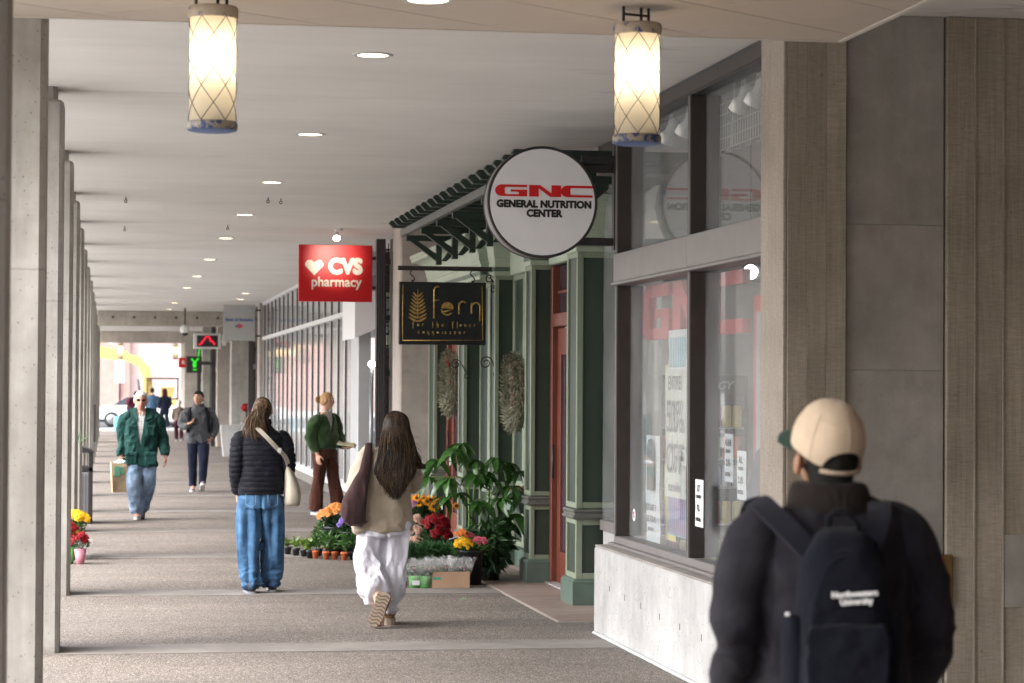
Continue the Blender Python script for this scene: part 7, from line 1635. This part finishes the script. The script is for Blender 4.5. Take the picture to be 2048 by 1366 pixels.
def jeans(par, J, m_, rads=(.105, .088, .078), vox=.008, amp=.014, hem=.03, seed=1):
    t = MB(); pe = J['pelvis']; torso(t, [(pe[2]-.12, pe[0], pe[1], .165, .12), (pe[2]-.02, pe[0], pe[1], .165, .12), (pe[2]+.08, pe[0], pe[1], .15, .11)])
    for s_ in 'LR':
        h_, k_, a_ = Vector(J['hip'+s_]), Vector(J['kn'+s_]), Vector(J['an'+s_]); limb(t, [h_-Vector((0, 0, .03)), (h_+k_)/2, k_, (k_+a_)/2, a_+Vector((0, 0, .0))], [rads[0], (rads[0]+rads[1])/2+.005, rads[1], (rads[1]+rads[2])/2, rads[2]], 6, 22)
    def d(co, no): return (ridged(co*np.array([9, 9, 5])+seed, 2)*amp-amp*.45)+(ridged(co*np.array([7, 7, 22])+seed, 2)*amp*.8-amp*.3)*np.clip((.35-co[:, 2])*4, 0, 1)
    return fuse(t, 'trousers', m_, par, vox, 2, d)
jeans(p4, J, 'denim_light', (.108, .095, .082))
shoe(p4, (.045, .03, 0), (-.05, 1, .05), 'shoe_grey', 'sole_white', .29, H_=.09); shoe(p4, (-.03, -.26, .085), (.05, 1, -.32), 'shoe_black', 'shoe_black', .29)
pbg = empty('paper_bag', (.165, 32.02, .36), 'brown paper grocery bag with green print hanging from the older man\'s hand', 'bag', rz=R(6))
m = MB(); x0, x1, y0, y1 = -.12, .10, -.08, .08
vs = [(x0+.01, y0, 0), (x1, y0, 0), (x1, y1, 0), (x0+.01, y1, 0), (x0, y0-.01, .2), (x1-.01, y0+.01, .2), (x1, y1, .2), (x0, y1, .2), (x0-.01, y0, .39), (x1-.02, y0-.005, .37), (x1-.02, y1, .38), (x0-.01, y1, .40)]
m.add(vs, [(3, 2, 1, 0), (0, 1, 5, 4), (1, 2, 6, 5), (2, 3, 7, 6), (3, 0, 4, 7), (4, 5, 9, 8), (5, 6, 10, 9), (6, 7, 11, 10), (7, 4, 8, 11)]).build('paper_sack', 'kraft_paper', pbg)
MB().box(-.09, -.02, -.094, -.089, .21, .34).box(-.01, .03, -.089, -.085, .24, .33).build('green_print', 'print_green', pbg)
MB().tube([(-.09, -.08, .37), (-.03, -.04, .44), (.06, -.03, .46), (.08, -.06, .37)], .006, 6).build('handle', 'kraft_paper', pbg)
mb = MB(); mb.ball((.0, 0, .38), .08, 12, 8, (1.2, .8, .5)); fuse(mb, 'plastic_inside', 'paper_white', pbg, .01, 1, folds(.02, (20, 20, 20)))

# ---------------------------------------------------------------- 5. young man in grey hoodie with phone
p5 = empty('person', (1.475, 40.5, 0), 'young man with glasses in a grey hoodie looking up from the phone in his hand', 'person', rz=R(180))
J = dict(pelvis=(0, 0, .90), chest=(0, .0, 1.17), neck=(.0, .02, 1.42), head=(.0, .05, 1.55), shL=(-.19, 0, 1.34), elL=(-.27, -.04, 1.09), wrL=(-.215, .05, .88), shR=(.19, 0, 1.34), elR=(.26, .0, 1.09), wrR=(.155, .20, 1.13),
         hipL=(-.09, 0, .88), knL=(-.085, .17, .50), anL=(-.07, .22, .13), toeL=(0, .9, .45), hipR=(.09, 0, .88), knR=(.085, .02, .48), anR=(.08, -.02, .09))
_, Rm, h5 = bodym(p5, J, 'skin_tan', 1.02, .007, {'L': ((.5, .3, -.8), (1, 0, .3), (0, 1, 0), .4), 'R': ((-.6, .5, .25), (0, .3, 1), (0, 0, 1), .8)}, hy=R(-24))
skullcap(p5, 'hair', 'hair_black', h5, 1.02, R(-24), 0, .012, -.01, .06, -.06, .006)
for s_ in (-1, 1): MB().tube([tuple(h5+Rm @ Vector((s_*.032+.021*math.cos(t), .094, .012+.016*math.sin(t)))) for t in [2*math.pi*k/14 for k in range(15)]], .0018, 5).build('glasses_rim', 'frame_dark', p5)
hdy = MB(); torso(hdy, [(.80, 0, 0, .185, .13), (.85, 0, 0, .195, .14), (1.0, 0, 0, .20, .145), (1.2, 0, 0, .205, .14), (1.31, 0, 0, .19, .12), (1.37, 0, 0, .13, .10), (1.41, 0, .0, .09, .09)])
limb(hdy, [(-.14, 0, 1.33), (-.205, 0, 1.29), (-.26, -.03, 1.17), (-.282, -.03, 1.06), (-.25, .02, .95), (-.225, .045, .90)], [.07, .082, .076, .07, .06, .048], 6, 20)
limb(hdy, [(.14, 0, 1.33), (.205, 0, 1.29), (.25, -.01, 1.18), (.262, .01, 1.08), (.21, .12, 1.08), (.17, .18, 1.12)], [.07, .082, .076, .07, .058, .048], 6, 20)
fuse(hdy, 'hoodie', 'hoodie_grey', p5, .0075, 2, folds(.018, (8, 8, 9), 4))
hh = MB(); torso(hh, [(1.34, 0, -.02, .125, .105), (1.39, 0, -.015, .115, .105), (1.44, 0, -.02, .095, .095), (1.465, 0, -.03, .08, .08)], 4, 28, 2.1); fuse(hh, 'hood', 'hoodie_grey', p5, .0075, 2, folds(.010, (12, 12, 12), 2))
for x in (-.03, .03): MB().tube([(x, .125, 1.36), (x*1.1, .15, 1.28)], .004, 5).build('hood_cord', 'hoodie_grey', p5)
jeans(p5, J, 'navy_cloth', (.10, .078, .062), amp=.01)
shoe(p5, (.08, -.10, 0), (0.05, 1, 0), 'shoe_blue', 'sole_white', .28); shoe(p5, (-.07, .15, .02), (0, 1, .42), 'shoe_blue', 'sole_white', .28)
ph_ = MB().box(-.038, .038, -.005, .005, -.075, .075, ch=.004).build('phone', 'phone_black', None, (1.40, 40.24, 1.175)); ph_.rotation_euler = (R(35), R(50), 0); tag(ph_, 'black phone held by the young man in the grey hoodie', 'phone')
bk = empty('backpack', (1.475, 40.5, 1.1), 'black backpack whose straps cross the grey hoodie', 'backpack', rz=R(180))
mb = MB(); torso(mb, [(-.25, 0, -.2, .13, .06), (-.1, 0, -.21, .15, .08), (.1, 0, -.21, .15, .08), (.22, 0, -.19, .11, .05)]); fuse(mb, 'main_compartment', 'pack_canvas', bk, .012, 2)
for s_ in (-1, 1): mb = MB(); limb(mb, [(s_*.10, -.12, .25), (s_*.125, .0, .285), (s_*.15, .11, .2), (s_*.165, .15, .05), (s_*.18, .10, -.12)], [.034, .036, .036, .030, .022], 6, 12, flat=.5); mb.build('shoulder_strap', 'pack_strap', bk)

# ---------------------------------------------------------------- 6. woman in green cardigan with a book
p6 = empty('person', (2.93, 33.1, 0), 'woman in a green cardigan and brown flared trousers holding a green book', 'person', rz=R(-140))
J = dict(pelvis=(0, 0, .93), chest=(0, .0, 1.19), neck=(.0, .01, 1.42), head=(.0, .035, 1.56), shL=(-.17, 0, 1.34), elL=(-.22, .0, 1.08), wrL=(-.16, .20, .93), shR=(.17, 0, 1.34), elR=(.215, -.04, 1.07), wrR=(.19, .05, .83),
         hipL=(-.085, 0, .90), knL=(-.12, .05, .48), anL=(-.16, .12, .10), hipR=(.085, 0, .90), knR=(.085, -.03, .48), anR=(.095, -.08, .09))
_, Rm, h6 = bodym(p6, J, 'skin_light', .95, .007, {'L': ((.1, .9, -.2), (0, 0, 1), (-1, 0, 0), .6), 'R': ((0, .15, -1), (-1, 0, 0), (0, 1, 0), .45)}, hy=R(36))
skullcap(p6, 'hair', 'hair_ginger', h6, .97, R(36), 0, .010, -.02, .062, -.07, .006)
bx_, by_ = rot2(0, -.115, R(36)); paths = []
for k in range(260):
    c = Vector((h6.x+bx_, h6.y+by_, h6.z+.015)); a = r6.uniform(0, 6.28); q = r6.uniform(.015, .048); e = r6.gauss(0, .5)
    paths.append([(c.x+q*math.cos(a+t)*math.cos(e), c.y+q*math.cos(a+t)*math.sin(e), c.z+q*math.sin(a+t)*1.1+r6.gauss(0, .001)) for t in [.5*i for i in range(7)]])
for k in range(120):
    a = r6.uniform(0, math.pi); xx, yy_ = rot2(math.cos(a)*.08, .04, R(36)); st = Vector((h6.x+xx, h6.y+yy_, h6.z+math.sin(a)*.105)); paths.append([tuple(v) for v in cr([st, (st+c)/2+Vector((xx*.3, 0, .03*math.sin(a))), c], 4)])
strands(p6, 'bun', 'hair_ginger', paths, .0032)
bl2 = MB(); torso(bl2, [(1.0, 0, 0, .14, .10), (1.2, 0, 0, .14, .105), (1.33, 0, 0, .11, .085), (1.40, 0, .005, .062, .062), (1.425, 0, .005, .055, .056)]); fuse(bl2, 'blouse', 'plaid_shirt', p6, .009, 2)
cg = MB(); torso(cg, [(.90, 0, 0, .165, .125), (.94, 0, 0, .185, .145), (1.05, 0, 0, .19, .145), (1.2, 0, 0, .185, .135), (1.31, 0, 0, .175, .115), (1.37, 0, 0, .12, .09), (1.40, 0, -.01, .085, .078)])
limb(cg, [(-.12, 0, 1.325), (-.19, 0, 1.28), (-.235, .0, 1.15), (-.235, .03, 1.05), (-.20, .12, .97), (-.165, .18, .94)], [.07, .082, .082, .082, .075, .045], 6, 20)
limb(cg, [(.12, 0, 1.325), (.19, 0, 1.28), (.228, -.03, 1.15), (.235, -.04, 1.05), (.215, .0, .93), (.195, .04, .86)], [.07, .082, .082, .082, .072, .042], 6, 20)
def cg_d(co, no):
    d = ridged(co*np.array([7, 7, 6])+8, 2)*.018-.007+fbm(co*60, 2)*.002
    op = np.clip((.075*np.clip((co[:, 2]-1.10)/.28, 0, 1)-np.abs(co[:, 0]))/.010, 0, 1)*(co[:, 1] > .03); r_ = co+no*d[:, None]; r_[:, 1] -= op*.06; return r_
fuse(cg, 'cardigan', 'cardigan_green', p6, .0075, 2, cg_d)
for z in (.97, 1.04, 1.11): MB().ball((.0, .150, z), .009, 10, 6, (1, .4, 1)).build('button', 'leather', p6)
tq = MB(); torso(tq, [(.78, 0, 0, .165, .12), (.88, 0, 0, .165, .12), (.98, 0, 0, .145, .11)])
for s_ in 'LR': h_, k_, a_ = [Vector(J[q+s_]) for q in ('hip', 'kn', 'an')]; limb(tq, [h_-V(0, 0, .03), (h_+k_)/2, k_, (k_+a_)/2, a_-V(0, 0, .03)], [.105, .092, .080, .088, .098], 6, 22)
fuse(tq, 'trousers', 'cord_brown', p6, .0075, 2, folds(.018, (9, 9, 3.5), 3))
shoe(p6, (.095, -.14, 0), (.1, 1, 0), 'shoe_blue', 'sole_white', .26, sh=.035); shoe(p6, (-.16, .06, 0), (-.2, 1, 0), 'shoe_blue', 'sole_white', .26, sh=.035)
bo = empty('book', (3.22, 33.02, .965), 'open green book held out by the woman in the green cardigan', 'book'); bo.rotation_euler = (R(12), R(8), R(-10))
MB().box(-.14, .13, -.09, .09, -.012, -.004, ch=.002).build('cover', 'book_green', bo); MB().prism([(-.13, -.003), (.0, .001), (.12, -.003), (.10, .018), (.0, .006), (-.12, .022)], -.085, .085, 'y').build('pages', 'page_cream', bo)

# ---------------------------------------------------------------- far figures
def far_person(loc, rz, label, top, legs, hair, sc_=1.0, stoop=0.0, coatlen=.85, hood=None, pack=None):
    p = empty('person', loc, label, 'person', rz=rz); y1 = stoop*.35
    J = dict(pelvis=(0, 0, .90), chest=(0, y1*.5, 1.17), neck=(0, y1*.85, 1.42-stoop*.08), head=(0, y1+.03, 1.55-stoop*.12), shL=(-.18, y1*.7, 1.34-stoop*.06), elL=(-.24, y1*.7, 1.08), wrL=(-.22, .12+y1*.5, .90), shR=(.18, y1*.7, 1.34-stoop*.06), elR=(.24, y1*.7, 1.08), wrR=(.22, .12+y1*.5, .90),
             hipL=(-.09, 0, .88), knL=(-.10, .12, .48), anL=(-.09, .10, .10), hipR=(.09, 0, .88), knR=(.10, .02, .48), anR=(.10, -.14, .12))
    bodym(p, J, 'skin_light', 1.0, .012, {'L': ((0, .4, -1), (1, 0, 0), (0, 1, 0), .6), 'R': ((0, .4, -1), (-1, 0, 0), (0, 1, 0), .6)}, face=False)
    t = MB(); torso(t, [(coatlen, 0, 0, .19, .14), (1.0, 0, y1*.2, .185, .14), (1.2, 0, y1*.5, .195, .13), (1.33-stoop*.05, 0, y1*.75, .17, .11), (1.40-stoop*.07, 0, y1*.85, .08, .08)])
    for s_ in 'LR': limb(t, [J['sh'+s_], J['el'+s_], J['wr'+s_]], [.08, .068, .052])
    fuse(t, 'jacket', top, p, .013, 2, folds(.012, (8, 8, 8))); jeans(p, J, legs, (.10, .08, .07), .013)
    if hood: q = MB(); q.ball((0, y1+.02, 1.56-stoop*.12), .115, 18, 12, (.95, 1.1, 1.15)); torso(q, [(1.33-stoop*.07, 0, y1*.85, .12, .10), (1.5-stoop*.1, 0, y1, .10, .10)]); fuse(q, 'hood', hood, p, .012, 2)
    else: skullcap(p, 'hair', hair, (0, y1+.03, 1.55-stoop*.12), 1.0, 0, 0, .014, -.05, .05, -.09, .010)
    if pack: q = MB(); torso(q, [(1.0, 0, y1*.3-.2, .13, .07), (1.2, 0, y1*.5-.21, .14, .08), (1.33, 0, y1*.7-.17, .10, .05)]); fuse(q, 'pack', pack, p, .013, 2)
    shoe(p, (-.09, .04, .01), (0, 1, 0), 'shoe_grey', 'sole_white'); shoe(p, (.10, -.24, .04), (0, 1, -.2), 'shoe_grey', 'sole_white'); p.scale = (sc_,)*3; return p
far_person((2.18, 76.3, 0), 0, 'small grey haired person in a taupe jacket walking away beside the far wall', 'taupe_cloth', 'burgundy_cloth', 'hair_white', .775)
far_person((2.20, 96.6, -.02), R(20), 'hooded person in burgundy and navy walking away in the bright end opening', 'navy_cloth', 'navy_cloth', 'hair_dark', .98, hood='burgundy_cloth')
far_person((1.72, 97.6, -.02), R(-10), 'person in a blue jacket and dark hat standing in the end opening', 'blue_cloth', 'navy_cloth', 'hair_black', 1.0)
far_person((.86, 98.0, -.02), R(-60), 'stooping person in a burgundy checked jacket beside the parked white car', 'burgundy_cloth', 'navy_cloth', 'hair_black', .97, stoop=.75, pack='burgundy_cloth')
o = empty('shopping_bag', (.45, 92.0, 0), 'mint green reusable shopping bag standing far off at the end of the walkway', 'bag'); MB().box(-.24, .0, -.15, .15, 0, .58, ch=.03).build('sack', 'green_bag' if 'green_bag' in M else 'poster_teal', o); MB().box(.0, .30, -.14, .14, 0, .52, ch=.03).build('second_sack', 'taupe_cloth', o)
